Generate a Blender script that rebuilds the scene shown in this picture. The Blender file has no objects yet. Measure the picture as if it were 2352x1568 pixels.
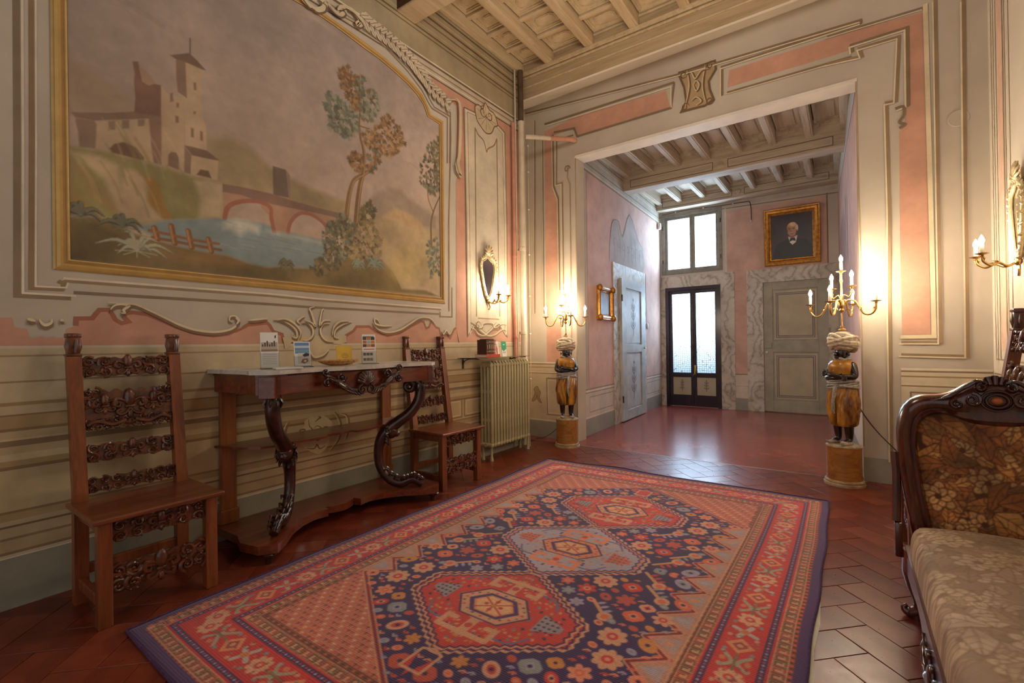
import bpy, bmesh, math, random
import numpy as np
from mathutils import Vector, Matrix
random.seed(7)
scene = bpy.context.scene
COL = scene.collection
PI = math.pi

# ---------------------------------------------------------------- camera
cam_d = bpy.data.cameras.new('camera'); cam = bpy.data.objects.new('camera', cam_d); COL.objects.link(cam)
cam_d.sensor_width = 36.0; cam_d.sensor_fit = 'HORIZONTAL'; cam_d.lens = 16.654; cam_d.clip_start = 0.02
YAW, PITCH, ROLL = math.radians(35.418), math.radians(0.2815), math.radians(-0.7433)
fwd = Vector((-math.sin(YAW)*math.cos(PITCH), math.cos(YAW)*math.cos(PITCH), math.sin(PITCH)))
r0 = Vector((math.cos(YAW), math.sin(YAW), 0)); u0 = r0.cross(fwd)
rgt = r0*math.cos(ROLL) + u0*math.sin(ROLL); upv = -r0*math.sin(ROLL) + u0*math.cos(ROLL)
CAM = Vector((3.246, 0.0, 1.22))
cam.matrix_world = Matrix(((rgt.x, upv.x, -fwd.x, CAM.x), (rgt.y, upv.y, -fwd.y, CAM.y), (rgt.z, upv.z, -fwd.z, CAM.z), (0, 0, 0, 1)))
scene.camera = cam

# ---------------------------------------------------------------- world, lights out of view, exposure
world = bpy.data.worlds.new('world'); scene.world = world; world.use_nodes = True
bg = world.node_tree.nodes['Background']
bg.inputs['Color'].default_value = (1.0, 0.95, 0.90, 1); bg.inputs['Strength'].default_value = 0.55
vs = scene.view_settings
vs.view_transform = 'Standard'; vs.look = 'None'; vs.gamma = 1.0; vs.use_curve_mapping = False
vs.exposure = 0.2

def point_light(name, loc, power, col, radius):
    d = bpy.data.lights.new(name, 'POINT'); d.energy = power; d.color = col; d.shadow_soft_size = radius
    o = bpy.data.objects.new(name, d); o.location = loc; COL.objects.link(o); return o
# added fill light without lamp body, above the view, for ceiling and far end
point_light('added_fill_light', (2.1, 2.65, 3.72), 54, (1.0, 0.90, 0.78), 0.30)
# daylight of the courtyard behind the glazed door and the transom window
def area_light(name, loc, rot, sx, sy, power, col):
    d = bpy.data.lights.new(name, 'AREA'); d.shape = 'RECTANGLE'; d.size = sx; d.size_y = sy; d.energy = power; d.color = col
    o = bpy.data.objects.new(name, d); o.location = loc; o.rotation_euler = rot; COL.objects.link(o); return o
area_light('courtyard_daylight', (0.9, 10.6, 2.9), (math.radians(-80), 0, 0), 3.0, 2.6, 1250, (0.72, 0.84, 1.0))
# ---------------------------------------------------------------- helpers
def srgb(c, a=1.0):
    if isinstance(c, str):
        c = tuple(int(c[i:i+2], 16) for i in (0, 2, 4))
    o = []
    for v in c[:3]:
        v = v/255.0
        o.append(v/12.92 if v <= 0.04045 else ((v+0.055)/1.055)**2.4)
    return (o[0], o[1], o[2], a)

def tag(o, label=None, cat=None, group=None, kind=None):
    if label: o['label'] = label
    if cat: o['category'] = cat
    if group: o['group'] = group
    if kind: o['kind'] = kind
    return o

def thing(name, label, cat, loc=(0, 0, 0), rz=0.0, group=None):
    o = bpy.data.objects.new(name, None); COL.objects.link(o); o.empty_display_size = 0.1
    o.location = loc; o.rotation_euler = (0, 0, rz)
    return tag(o, label, cat, group)

def copy_tree(o, parent=None):
    c = o.copy(); COL.objects.link(c)
    c.parent = parent
    if parent is not None: c.matrix_parent_inverse = Matrix()
    for ch in list(o.children): copy_tree(ch, c)
    return c

class MB:
    """collects geometry, build() links it as one mesh object"""
    def __init__(s):
        s.v = []; s.f = []; s.c = []; s.cur = None
    def add(s, vs, fs):
        n = len(s.v); s.v += [tuple(p) for p in vs]
        for f in fs:
            s.f.append(tuple(i+n for i in f)); s.c.append(s.cur)
        return s
    def box(s, x0, x1, y0, y1, z0, z1, b=0.0):
        if b <= 0:
            vs = [(x, y, z) for x in (x0, x1) for y in (y0, y1) for z in (z0, z1)]
            return s.add(vs, [(0, 1, 3, 2), (4, 6, 7, 5), (0, 4, 5, 1), (2, 3, 7, 6), (0, 2, 6, 4), (1, 5, 7, 3)])
        b = min(b, (x1-x0)*.45, (y1-y0)*.45, (z1-z0)*.45)
        bm = bmesh.new(); bmesh.ops.create_cube(bm, size=1.0)
        for q in bm.verts:
            q.co = Vector(((x0+x1)/2+q.co.x*(x1-x0), (y0+y1)/2+q.co.y*(y1-y0), (z0+z1)/2+q.co.z*(z1-z0)))
        bmesh.ops.bevel(bm, geom=list(bm.edges), offset=b, segments=2, affect='EDGES', profile=0.5)
        return s.bm(bm)
    def bm(s, bm):
        bm.verts.index_update()
        s.add([tuple(q.co) for q in bm.verts], [tuple(q.index for q in f.verts) for f in bm.faces]); bm.free(); return s
    def prism(s, poly, fn, d0, d1):
        """polygon (a,b) extruded between depths d0 and d1; fn(a,b,d)->xyz"""
        n = len(poly)
        ar = sum(poly[i][0]*poly[(i+1) % n][1]-poly[(i+1) % n][0]*poly[i][1] for i in range(n))
        if ar < 0: poly = list(reversed(poly))
        vs = [fn(a, b, d0) for a, b in poly]+[fn(a, b, d1) for a, b in poly]
        fs = [tuple(range(n-1, -1, -1)), tuple(range(n, 2*n))]+[(i, (i+1) % n, n+(i+1) % n, n+i) for i in range(n)]
        return s.add(vs, fs)
    def tube(s, path, rad, n=8, cap=True, flat=1.0, closed=False, up=None):
        P = [Vector(p) for p in path]; m = len(P)
        if not isinstance(rad, (list, tuple)): rad = [rad]*m
        vs = []; prev = None
        for i in range(m):
            if closed: t = P[(i+1) % m]-P[i-1]
            else: t = P[min(i+1, m-1)]-P[max(i-1, 0)]
            if t.length < 1e-9: t = Vector((0, 0, 1))
            t.normalize()
            if prev is None:
                a = Vector(up) if up is not None else (Vector((0, 0, 1)) if abs(t.z) < .9 else Vector((1, 0, 0)))
                e1 = a-t*a.dot(t); e1.normalize()
            else:
                e1 = prev-t*prev.dot(t)
                if e1.length < 1e-6: e1 = Vector((1, 0, 0))
                e1.normalize()
            prev = e1; e2 = t.cross(e1)
            for k in range(n):
                w = 2*PI*k/n
                vs.append(P[i]+(e1*math.cos(w)*flat+e2*math.sin(w))*rad[i])
        fs = []
        for i in range(m if closed else m-1):
            j = (i+1) % m
            for k in range(n):
                fs.append((i*n+k, i*n+(k+1) % n, j*n+(k+1) % n, j*n+k))
        if cap and not closed:
            fs.append(tuple(range(n-1, -1, -1))); fs.append(tuple((m-1)*n+k for k in range(n)))
        return s.add(vs, fs)
    def lathe(s, prof, c=(0, 0, 0), n=24, wob=None):
        """profile [(r,z)] turned about a vertical axis through c"""
        vs = []; m = len(prof)
        for i, (r, z) in enumerate(prof):
            for k in range(n):
                w = 2*PI*k/n; rr = max(r, 1e-4)*(1 if wob is None else wob(w, z))
                vs.append((c[0]+rr*math.cos(w), c[1]+rr*math.sin(w), c[2]+z))
        fs = [(i*n+k, i*n+(k+1) % n, (i+1)*n+(k+1) % n, (i+1)*n+k) for i in range(m-1) for k in range(n)]
        fs.append(tuple(range(n-1, -1, -1))); fs.append(tuple((m-1)*n+k for k in range(n)))
        return s.add(vs, fs)
    def ball(s, c, r, nu=12, nv=8, M=None):
        if not isinstance(r, (tuple, list)): r = (r, r, r)
        vs = []; fs = []
        for j in range(1, nv):
            t = PI*j/nv
            for k in range(nu):
                w = 2*PI*k/nu
                q = Vector((r[0]*math.sin(t)*math.cos(w), r[1]*math.sin(t)*math.sin(w), r[2]*math.cos(t)))
                if M is not None: q = M @ q
                vs.append(q+Vector(c))
        for pz in (r[2], -r[2]):
            q = Vector((0, 0, pz)); q = M @ q if M is not None else q; vs.append(q+Vector(c))
        for j in range(nv-2):
            for k in range(nu):
                fs.append((j*nu+k, (j+1)*nu+k, (j+1)*nu+(k+1) % nu, j*nu+(k+1) % nu))
        T = (nv-1)*nu; Bt = T+1
        for k in range(nu):
            fs.append((T, k, (k+1) % nu)); fs.append((Bt, (nv-2)*nu+(k+1) % nu, (nv-2)*nu+k))
        return s.add(vs, fs)
    def xf(s, M, start=0):
        s.v[start:] = [tuple(M @ Vector(p)) for p in s.v[start:]]; return s
    def build(s, name, mat, parent=None, smooth=40, sub=0):
        me = bpy.data.meshes.new(name); me.from_pydata(s.v, [], s.f)
        if mat is not None: me.materials.append(mat)
        if any(c is not None for c in s.c):
            at = me.color_attributes.new('Col', 'FLOAT_COLOR', 'CORNER')
            arr = []
            for f, c in zip(s.f, s.c): arr += list(c if c is not None else (1, 1, 1, 1))*len(f)
            at.data.foreach_set('color', arr)
        if smooth:
            me.polygons.foreach_set('use_smooth', [True]*len(me.polygons)); me.set_sharp_from_angle(angle=math.radians(smooth))
        o = bpy.data.objects.new(name, me); COL.objects.link(o)
        if sub:
            md = o.modifiers.new('sub', 'SUBSURF'); md.levels = sub; md.render_levels = sub
        if parent is not None: o.parent = parent
        return o

def spline(pts, k=6, closed=False):
    """catmull-rom through points of any dimension"""
    P = [np.array(p, float) for p in pts]; n = len(P); out = []
    for i in range(n if closed else n-1):
        a = P[(i-1) % n] if (closed or i > 0) else P[0]; b = P[i]; c = P[(i+1) % n]; d = P[(i+2) % n] if (closed or i+2 < n) else P[-1]
        for j in range(k):
            t = j/k
            out.append(tuple(0.5*((2*b)+(-a+c)*t+(2*a-5*b+4*c-d)*t*t+(-a+3*b-3*c+d)*t**3)))
    if not closed: out.append(tuple(P[-1]))
    return out

def spiral(c, r0_, r1_, a0, turns, n=14):
    o = []
    for i in range(n+1):
        t = i/n; r = r0_+(r1_-r0_)*t; a = a0+2*PI*turns*t
        o.append((c[0]+r*math.cos(a), c[1]+r*math.sin(a)))
    return o

# ---------------------------------------------------------------- materials (all node based)
_M = {}
def nodes(name):
    m = bpy.data.materials.new(name); m.use_nodes = True
    nt = m.node_tree; b = nt.nodes['Principled BSDF']; return m, nt, b
def N(nt, t, **kw):
    n = nt.nodes.new(t)
    for k, v in kw.items():
        if k in n.inputs: n.inputs[k].default_value = v
        else: setattr(n, k, v)
    return n
def ramp(nt, fac, stops):
    r = nt.nodes.new('ShaderNodeValToRGB'); e = r.color_ramp.elements
    while len(e) < len(stops): e.new(0.5)
    for i, (p, c) in enumerate(stops): e[i].position = p; e[i].color = c
    nt.links.new(fac, r.inputs['Fac']); return r.outputs['Color']
def coords(nt, scale=(1, 1, 1), kind='Object', rot=(0, 0, 0)):
    tc = nt.nodes.new('ShaderNodeTexCoord'); mp = nt.nodes.new('ShaderNodeMapping')
    mp.inputs['Scale'].default_value = scale; mp.inputs['Rotation'].default_value = rot
    nt.links.new(tc.outputs[kind], mp.inputs['Vector']); return mp.outputs['Vector']
def bump(nt, b, h, strength, dist=0.01):
    n = N(nt, 'ShaderNodeBump'); n.inputs['Strength'].default_value = strength; n.inputs['Distance'].default_value = dist
    nt.links.new(h, n.inputs['Height']); nt.links.new(n.outputs['Normal'], b.inputs['Normal'])

def mat(name, c1, c2=None, rough=0.6, scale=6.0, metal=0.0, bmp=0.0, stretch=(1, 1, 1), coat=0.0, detail=5.0, lo=0.35, hi=0.65, dist=0.005, kind='Object'):
    """two-tone mottled material"""
    if name in _M: return _M[name]
    m, nt, b = nodes(name); c1 = srgb(c1); c2 = srgb(c2) if c2 is not None else c1
    v = coords(nt, stretch, kind); nz = N(nt, 'ShaderNodeTexNoise', Scale=scale, Detail=detail, Roughness=0.6)
    nt.links.new(v, nz.inputs['Vector'])
    nt.links.new(ramp(nt, nz.outputs['Fac'], [(lo, c1), (hi, c2)]), b.inputs['Base Color'])
    b.inputs['Roughness'].default_value = rough; b.inputs['Metallic'].default_value = metal; b.inputs['Coat Weight'].default_value = coat
    b.inputs['Coat Roughness'].default_value = 0.15
    if bmp: bump(nt, b, nz.outputs['Fac'], bmp, dist)
    _M[name] = m; return m

def wood(name, dark, mid, light, axis='z', rough=0.35, coat=0.3, scale=1.0):
    if name in _M: return _M[name]
    m, nt, b = nodes(name)
    st = {'x': (1.2, 14, 14), 'y': (14, 1.2, 14), 'z': (14, 14, 1.2)}[axis]
    v = coords(nt, tuple(q*scale for q in st)); nz = N(nt, 'ShaderNodeTexNoise', Scale=2.0, Detail=8.0, Roughness=0.65, Distortion=0.6)
    nt.links.new(v, nz.inputs['Vector'])
    nt.links.new(ramp(nt, nz.outputs['Fac'], [(0.28, srgb(dark)), (0.5, srgb(mid)), (0.74, srgb(light))]), b.inputs['Base Color'])
    b.inputs['Roughness'].default_value = rough; b.inputs['Coat Weight'].default_value = coat; b.inputs['Coat Roughness'].default_value = 0.2
    bump(nt, b, nz.outputs['Fac'], 0.12, 0.002)
    _M[name] = m; return m

def paint(name, rough=0.8, amp=0.22, scale=3.2, bmp=0.08, attr='Col', fine=60.0):
    """flat paint: colour read from the mesh's own colour layer, aged by mottling"""
    if name in _M: return _M[name]
    m, nt, b = nodes(name)
    at = N(nt, 'ShaderNodeVertexColor', layer_name=attr); v = coords(nt)
    nz = N(nt, 'ShaderNodeTexNoise', Scale=scale, Detail=8.0, Roughness=0.65); nt.links.new(v, nz.inputs['Vector'])
    mr = N(nt, 'ShaderNodeMapRange'); mr.inputs['From Min'].default_value = 0.3; mr.inputs['From Max'].default_value = 0.7
    mr.inputs['To Min'].default_value = 1.0-amp; mr.inputs['To Max'].default_value = 1.0+amp*0.6
    nt.links.new(nz.outputs['Fac'], mr.inputs['Value'])
    mx = N(nt, 'ShaderNodeVectorMath', operation='SCALE'); nt.links.new(at.outputs['Color'], mx.inputs[0]); nt.links.new(mr.outputs['Result'], mx.inputs['Scale'])
    nt.links.new(mx.outputs['Vector'], b.inputs['Base Color']); b.inputs['Roughness'].default_value = rough
    n2 = N(nt, 'ShaderNodeTexNoise', Scale=fine, Detail=3.0); nt.links.new(v, n2.inputs['Vector'])
    if bmp: bump(nt, b, n2.outputs['Fac'], bmp, 0.004)
    _M[name] = m; return m

def emit(name, c, strength):
    if name in _M: return _M[name]
    m, nt, b = nodes(name); b.inputs['Base Color'].default_value = srgb(c); b.inputs['Emission Color'].default_value = srgb(c); b.inputs['Emission Strength'].default_value = strength
    _M[name] = m; return m

class Paint(MB):
    """flat painted shapes on a plane; fn(a,b,off) -> xyz"""
    def __init__(s, fn):
        super().__init__(); s.fn = fn; s.lay = 0
    def fill(s, pts, col, off=None):
        s.cur = srgb(col); s.lay += 1
        d = 0.0012+0.00012*s.lay if off is None else off
        n = len(pts); ar = sum(pts[i][0]*pts[(i+1) % n][1]-pts[(i+1) % n][0]*pts[i][1] for i in range(n))
        if ar < 0: pts = list(reversed(pts))
        s.add([s.fn(a, b, d) for a, b in pts], [tuple(range(n))]); s.cur = None; return s
    def rect(s, a0, a1, b0, b1, col, off=None):
        return s.fill([(a0, b0), (a1, b0), (a1, b1), (a0, b1)], col, off)
    def line(s, pts, w, col, taper=False, smooth=0, closed=False, off=None):
        if smooth: pts = spline(pts, smooth, closed)
        if closed: pts = list(pts)+[pts[0]]
        s.cur = srgb(col); s.lay += 1; d = 0.0012+0.00012*s.lay if off is None else off
        P = np.array(pts, float); m = len(P); vs = []
        for i in range(m):
            t0 = P[i]-P[i-1] if i > 0 else P[1]-P[0]; t1 = P[i+1]-P[i] if i < m-1 else t0
            n0 = np.array([-t0[1], t0[0]])/(np.hypot(*t0)+1e-9); n1 = np.array([-t1[1], t1[0]])/(np.hypot(*t1)+1e-9)
            nn = n0+n1; L = np.hypot(*nn)
            nn = n1 if L < 0.2 else nn/L; k = 1.0/max(0.5, float(nn@n1))
            h = w*0.5*k
            if taper: h *= max(0.15, math.sin(PI*(0.08+0.84*i/(m-1))))
            vs.append(s.fn(*(P[i]-nn*h), d)); vs.append(s.fn(*(P[i]+nn*h), d))
        s.add(vs, [(2*i, 2*i+2, 2*i+3, 2*i+1) for i in range(m-1)]); s.cur = None; return s
# ---------------------------------------------------------------- wall frames
FA = Vector((0, 5.27)); FD = Vector((4.14, -0.22)).normalized(); FN = Vector((-FD.y, FD.x))
VA = Vector((0.46, 5.2)); VD = Vector((-0.175, 3.95)).normalized(); VN = Vector((-VD.y, VD.x))
RA = Vector((3.335, 5.2)); RD = Vector((-0.20, 3.95)).normalized(); RN = Vector((RD.y, -RD.x))
def f_left(a, b, o): return (o, a, b)
def f_far(a, b, o): return (FA.x+FD.x*a-FN.x*o, FA.y+FD.y*a-FN.y*o, b)
def f_vleft(a, b, o): return (VA.x+VD.x*a-VN.x*o, VA.y+VD.y*a-VN.y*o, b)
def f_vright(a, b, o): return (RA.x+RD.x*a-RN.x*o, RA.y+RD.y*a-RN.y*o, b)
def f_vfar(a, b, o): return (a, 9.15-o, b)
def f_right(a, b, o): return (4.14-o, a, b)

def plaster(name, c1, c2, rough=0.85):
    if name in _M: return _M[name]
    m, nt, b = nodes(name); v = coords(nt)
    n1 = N(nt, 'ShaderNodeTexNoise', Scale=1.3, Detail=9.0, Roughness=0.62); nt.links.new(v, n1.inputs['Vector'])
    nt.links.new(ramp(nt, n1.outputs['Fac'], [(0.3, srgb(c1)), (0.7, srgb(c2))]), b.inputs['Base Color'])
    n2 = N(nt, 'ShaderNodeTexNoise', Scale=22.0, Detail=6.0); nt.links.new(v, n2.inputs['Vector'])
    b.inputs['Roughness'].default_value = rough; bump(nt, b, n2.outputs['Fac'], 0.12, 0.006)
    _M[name] = m; return m

P_GREY = plaster('plaster_grey', (180, 166, 148), (202, 190, 172))
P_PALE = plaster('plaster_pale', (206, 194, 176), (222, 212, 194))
P_VEST = plaster('plaster_vestibule', (186, 176, 164), (206, 196, 184))
PAINT = paint('wall_paint')

# ---------------------------------------------------------------- floors
m, nt, b = nodes('polished_red_floor'); v = coords(nt)
n1 = N(nt, 'ShaderNodeTexNoise', Scale=1.6, Detail=8.0, Roughness=0.6); nt.links.new(v, n1.inputs['Vector'])
nt.links.new(ramp(nt, n1.outputs['Fac'], [(0.3, srgb((124, 56, 50))), (0.55, srgb((148, 74, 64))), (0.75, srgb((166, 94, 82)))]), b.inputs['Base Color'])
n2 = N(nt, 'ShaderNodeTexNoise', Scale=9.0, Detail=6.0, Roughness=0.7); nt.links.new(v, n2.inputs['Vector'])
rr = N(nt, 'ShaderNodeMapRange'); rr.inputs['To Min'].default_value = 0.14; rr.inputs['To Max'].default_value = 0.28
nt.links.new(n2.outputs['Fac'], rr.inputs['Value']); nt.links.new(rr.outputs['Result'], b.inputs['Roughness']); M_VFLOOR = m
M_MORTAR = mat('mortar', (58, 32, 22), (86, 54, 38), rough=0.8, scale=20)

mb = MB(); mb.box(-0.3, 4.2, -1.5, 5.06, -0.08, -0.004)
mb.add([(-0.3, 5.06, -0.001), (4.2, 5.06, -0.001), (4.2, 9.3, -0.001), (-0.3, 9.3, -0.001), (-0.3, 5.06, -0.08), (4.2, 5.06, -0.08), (4.2, 9.3, -0.08), (-0.3, 9.3, -0.08)],
       [(0, 1, 2, 3), (7, 6, 5, 4), (0, 4, 5, 1), (1, 5, 6, 2), (2, 6, 7, 3), (3, 7, 4, 0)])
floor = mb.build('floor', M_MORTAR, smooth=0); floor.data.materials.append(M_VFLOOR); tag(floor, kind='structure')
for pl in floor.data.polygons[6:]: pl.material_index = 1
# thin pale threshold seam where the hall meets the vestibule
mb = MB(); mb.box(0.45, 3.36, 5.045, 5.075, -0.01, 0.0012); mb.build('threshold_strip', mat('threshold_stone', (120, 98, 88), (150, 120, 104), rough=0.4, scale=14), floor, 0)

def tile_mat(i, a, c):
    m, nt, b = nodes('terracotta_%d' % i); v = coords(nt)
    n1 = N(nt, 'ShaderNodeTexNoise', Scale=7.0, Detail=7.0, Roughness=0.65); nt.links.new(v, n1.inputs['Vector'])
    nt.links.new(ramp(nt, n1.outputs['Fac'], [(0.32, srgb(a)), (0.68, srgb(c))]), b.inputs['Base Color'])
    n2 = N(nt, 'ShaderNodeTexNoise', Scale=24.0, Detail=5.0); nt.links.new(v, n2.inputs['Vector'])
    mr = N(nt, 'ShaderNodeMapRange'); mr.inputs['To Min'].default_value = 0.2; mr.inputs['To Max'].default_value = 0.42
    nt.links.new(n2.outputs['Fac'], mr.inputs['Value']); nt.links.new(mr.outputs['Result'], b.inputs['Roughness']); bump(nt, b, n2.outputs['Fac'], 0.1, 0.003)
    return m
TILES = [tile_mat(0, (88, 32, 18), (122, 50, 28)), tile_mat(1, (96, 36, 20), (130, 56, 32)), tile_mat(2, (84, 30, 20), (116, 48, 32)), tile_mat(3, (104, 42, 26), (138, 66, 42))]
W = 0.155; S2 = math.sqrt(0.5); G = 0.0011
def clip_rect(poly, x0, x1, y0, y1):
    for ax, val, sg in ((0, x0, 1), (0, x1, -1), (1, y0, 1), (1, y1, -1)):
        out = []
        for i in range(len(poly)):
            a = poly[i-1]; b_ = poly[i]; da = (a[ax]-val)*sg; db = (b_[ax]-val)*sg
            if (da >= 0) != (db >= 0):
                t = da/(da-db); out.append((a[0]+(b_[0]-a[0])*t, a[1]+(b_[1]-a[1])*t))
            if db >= 0: out.append(b_)
        poly = out
        if len(poly) < 3: return []
    return poly
def add_tile(a0, b0, wa, wb):
    pts = []
    for a, b_ in ((a0+G, b0+G), (a0+wa-G, b0+G), (a0+wa-G, b0+wb-G), (a0+G, b0+wb-G)):
        pts.append(((a-b_)*S2, (a+b_)*S2))
    pts = clip_rect(pts, 0.004, 4.136, 0.12, 5.045)
    if not pts: return
    n = len(pts); ar = abs(sum(pts[i][0]*pts[(i+1) % n][1]-pts[(i+1) % n][0]*pts[i][1] for i in range(n)))/2
    if ar < 0.0008: return
    if all(0.74 < x < 3.04 and 0.78 < y < 4.20 for x, y in pts): return        # wholly under the rug
    cx = sum(q[0] for q in pts)/n; cy = sum(q[1] for q in pts)/n
    if cx > 3.5 and cy < 0.75: return
    h = random.uniform(-0.0006, 0.0006); ta = random.uniform(-.003, .003); tb = random.uniform(-.003, .003)
    mb = MB(); bev = 0.0014
    top = [(cx+(x-cx)*(1-bev/0.08), cy+(y-cy)*(1-bev/0.08)) for x, y in pts]
    hz = lambda x, y: h+ta*(x-cx)+tb*(y-cy)
    vs = [(x-cx, y-cy, -0.02) for x, y in pts]+[(x-cx, y-cy, hz(x, y)-0.0012) for x, y in pts]+[(x-cx, y-cy, hz(x, y)) for x, y in top]
    fs = [tuple(range(2*n, 3*n))]+[(i, (i+1) % n, n+(i+1) % n, n+i) for i in range(n)]+[(n+i, n+(i+1) % n, 2*n+(i+1) % n, 2*n+i) for i in range(n)]
    mb.add(vs, fs); o = mb.build('tile', random.choice(TILES), floor, 0); o.location = (cx, cy, 0)
off_a = 0.02*W; off_b = -0.01*W
for bi in range(-22, 45):
    for ai in range(-5, 62):
        if (ai-bi) % 4 == 0: add_tile((ai+0.52)*W, (bi+0.49)*W, 2*W, W)
        if (ai-bi-3) % 4 == 0: add_tile((ai+0.52)*W, (bi+0.49)*W, W, 2*W)

# ---------------------------------------------------------------- walls of the hall
fz = lambda x, y, z: (x, y, z)
mb = MB(); mb.prism([(0, -1.5), (0, 4.78), (-0.25, 4.78), (-0.25, 5.5), (-0.5, 5.5), (-0.5, -1.5)], fz, -0.05, 4.75)
wall_left = tag(mb.build('wall_left', P_GREY, smooth=0), kind='structure')
mb = MB(); mb.prism([(-0.26, -0.05), (0.503, -0.05), (0.521, 3.534), (3.337, 3.483), (3.34, -0.05), (4.16, -0.05), (4.16, 4.75), (-0.26, 4.75)], f_far, 0, -0.2)
wall_far = tag(mb.build('wall_far', P_GREY, smooth=0), kind='structure')
mb = MB(); mb.box(4.14, 4.4, -1.5, 5.3, -0.05, 4.75)
wall_right = tag(mb.build('wall_right', P_PALE, smooth=0), kind='structure')

mb = MB(); mb.prism([(0.51, 3.505), (3.338, 3.455), (3.338, 3.484), (0.522, 3.535)], f_far, 0.012, -0.205)
mb.build('soffit_board', mat('pale_soffit', (214, 204, 188), (228, 218, 202), rough=.6, scale=4), wall_far, 0)
# ---------------------------------------------------------------- ceiling of the hall
M_CEIL = mat('ceiling_board', (198, 174, 136), (218, 196, 158), rough=.8, scale=9, bmp=.06)
M_JOIST = wood('ceiling_joist', (182, 156, 118), (204, 180, 142), (218, 196, 160), 'y', rough=0.75, coat=0.0, scale=0.6)
M_BEAMX = wood('ceiling_beam', (158, 134, 100), (182, 158, 122), (198, 174, 138), 'x', rough=0.8, coat=0.0, scale=0.6)
M_BEAM_GAP = wood('beam_dark_gap_shade', (58, 34, 22), (84, 52, 32), (112, 74, 46), 'x', rough=0.7, coat=0.0, scale=0.6)
mb = MB(); mb.box(-0.3, 4.3, -1.5, 5.2, 4.645, 4.75)
ceiling = tag(mb.build('ceiling', M_BEAM_GAP, smooth=0), kind='structure')  # dark slab shows as painted shadow in the gaps round the panels
def panel_mesh(name, w, h, mt):
    """coffer panel seen from below: stepped frame and a raised cusped field, local origin at centre, facing -z"""
    mb = MB(); mb.box(-w/2, w/2, -h/2, h/2, 0.0, 0.03)
    for k, (d, t, z) in enumerate(((0.0, 0.022, -0.024), (0.022, 0.013, -0.012))):
        a = w/2-d; c = h/2-d
        mb.box(-a, a, -c, -c+t, z, 0.002); mb.box(-a, a, c-t, c, z, 0.002); mb.box(-a, -a+t, -c+t, c-t, z, 0.002); mb.box(a-t, a, -c+t, c-t, z, 0.002)
    a, c, q = w/2-0.075, h/2-0.065, 0.035
    pts = []
    for sx, sy in ((1, 1), (-1, 1), (-1, -1), (1, -1)):
        cor = [(sx*a, sy*(c-q)), (sx*(a-q*0.55), sy*(c-q*0.55)), (sx*(a-q), sy*c)]
        pts += cor if sx*sy > 0 else cor[::-1]
    mb.prism(pts, lambda x, y, d: (x, y, d), -0.012, 0.002)
    mb.prism([(x*0.86, y*0.84) for x, y in pts], lambda x, y, d: (x, y, d), -0.017, 0.002)
    for sx in (-1, 1):
        for sy in (-1, 1): mb.ball((sx*(a-0.005), sy*(c-0.005), 0), (0.009, 0.009, 0.006), 6, 4)
    me_o = mb.build(name, mt, None, 0); return me_o
JX = [0.03]+[0.435+0.515*k for k in range(8)]
for i, x in enumerate(JX):
    mb = MB(); w = 0.05 if i else 0.03
    mb.box(x-w, x+w, 3.02, 4.82, 4.50, 4.65, 0.006); mb.box(x-w*0.55, x+w*0.55, 3.02, 4.82, 4.494, 4.502)
    mb.build('joist', M_JOIST, ceiling, 0)
YR = [3.06+0.3480*k for k in range(6)]
proto = None
for i in range(8):
    xa = JX[i]+(0.05 if i else 0.03); xb = JX[i+1]-0.05
    for j in range(6):
        mb = MB(); y = YR[j]; mb.box(xa, xb, y-0.026, y+0.026, 4.592, 4.65, 0.004); mb.build('cross_board', M_CEIL, ceiling, 0)
        if j < 5:
            if i == 0: o = panel_mesh('coffer_panel', xb-xa-.03, 0.270, M_CEIL)
            elif proto is None: proto = panel_mesh('coffer_panel', xb-xa-.03, 0.270, M_CEIL); o = proto
            else: o = bpy.data.objects.new('coffer_panel', proto.data); COL.objects.link(o)
            o.parent = ceiling; o.location = ((xa+xb)/2, y+0.174, 4.636)
# great cross beam and the beam over the opening
mb = MB(); mb.box(-0.02, 4.16, 2.86, 3.08, 4.20, 4.66, 0.012)
mb.add([(-0.02, 2.858, 4.215), (4.16, 2.858, 4.215), (4.16, 2.858, 4.65), (-0.02, 2.858, 4.65)], [(0, 1, 2, 3)])
o = mb.build('trim_1', M_JOIST, smooth=0); o.data.materials.append(M_BEAM_GAP); o.data.polygons[-1].material_index = 1; tag(o, kind='structure')
mb = MB(); fx = lambda a, b, d: (d, a, b)
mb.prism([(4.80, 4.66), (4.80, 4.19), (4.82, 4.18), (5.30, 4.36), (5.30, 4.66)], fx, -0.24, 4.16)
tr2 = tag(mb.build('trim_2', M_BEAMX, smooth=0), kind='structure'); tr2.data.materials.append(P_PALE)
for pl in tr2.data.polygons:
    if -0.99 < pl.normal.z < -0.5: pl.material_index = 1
for z0, z1, p in ((4.42, 4.445, 0.022), (4.455, 4.50, 0.04), (4.315, 4.33, 0.012)):
    mb = MB(); mb.box(-0.005, 4.15, 4.80-p, 4.81, z0, z1, 0.004); mb.build('moulding', M_JOIST, tr2, 0)

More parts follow.
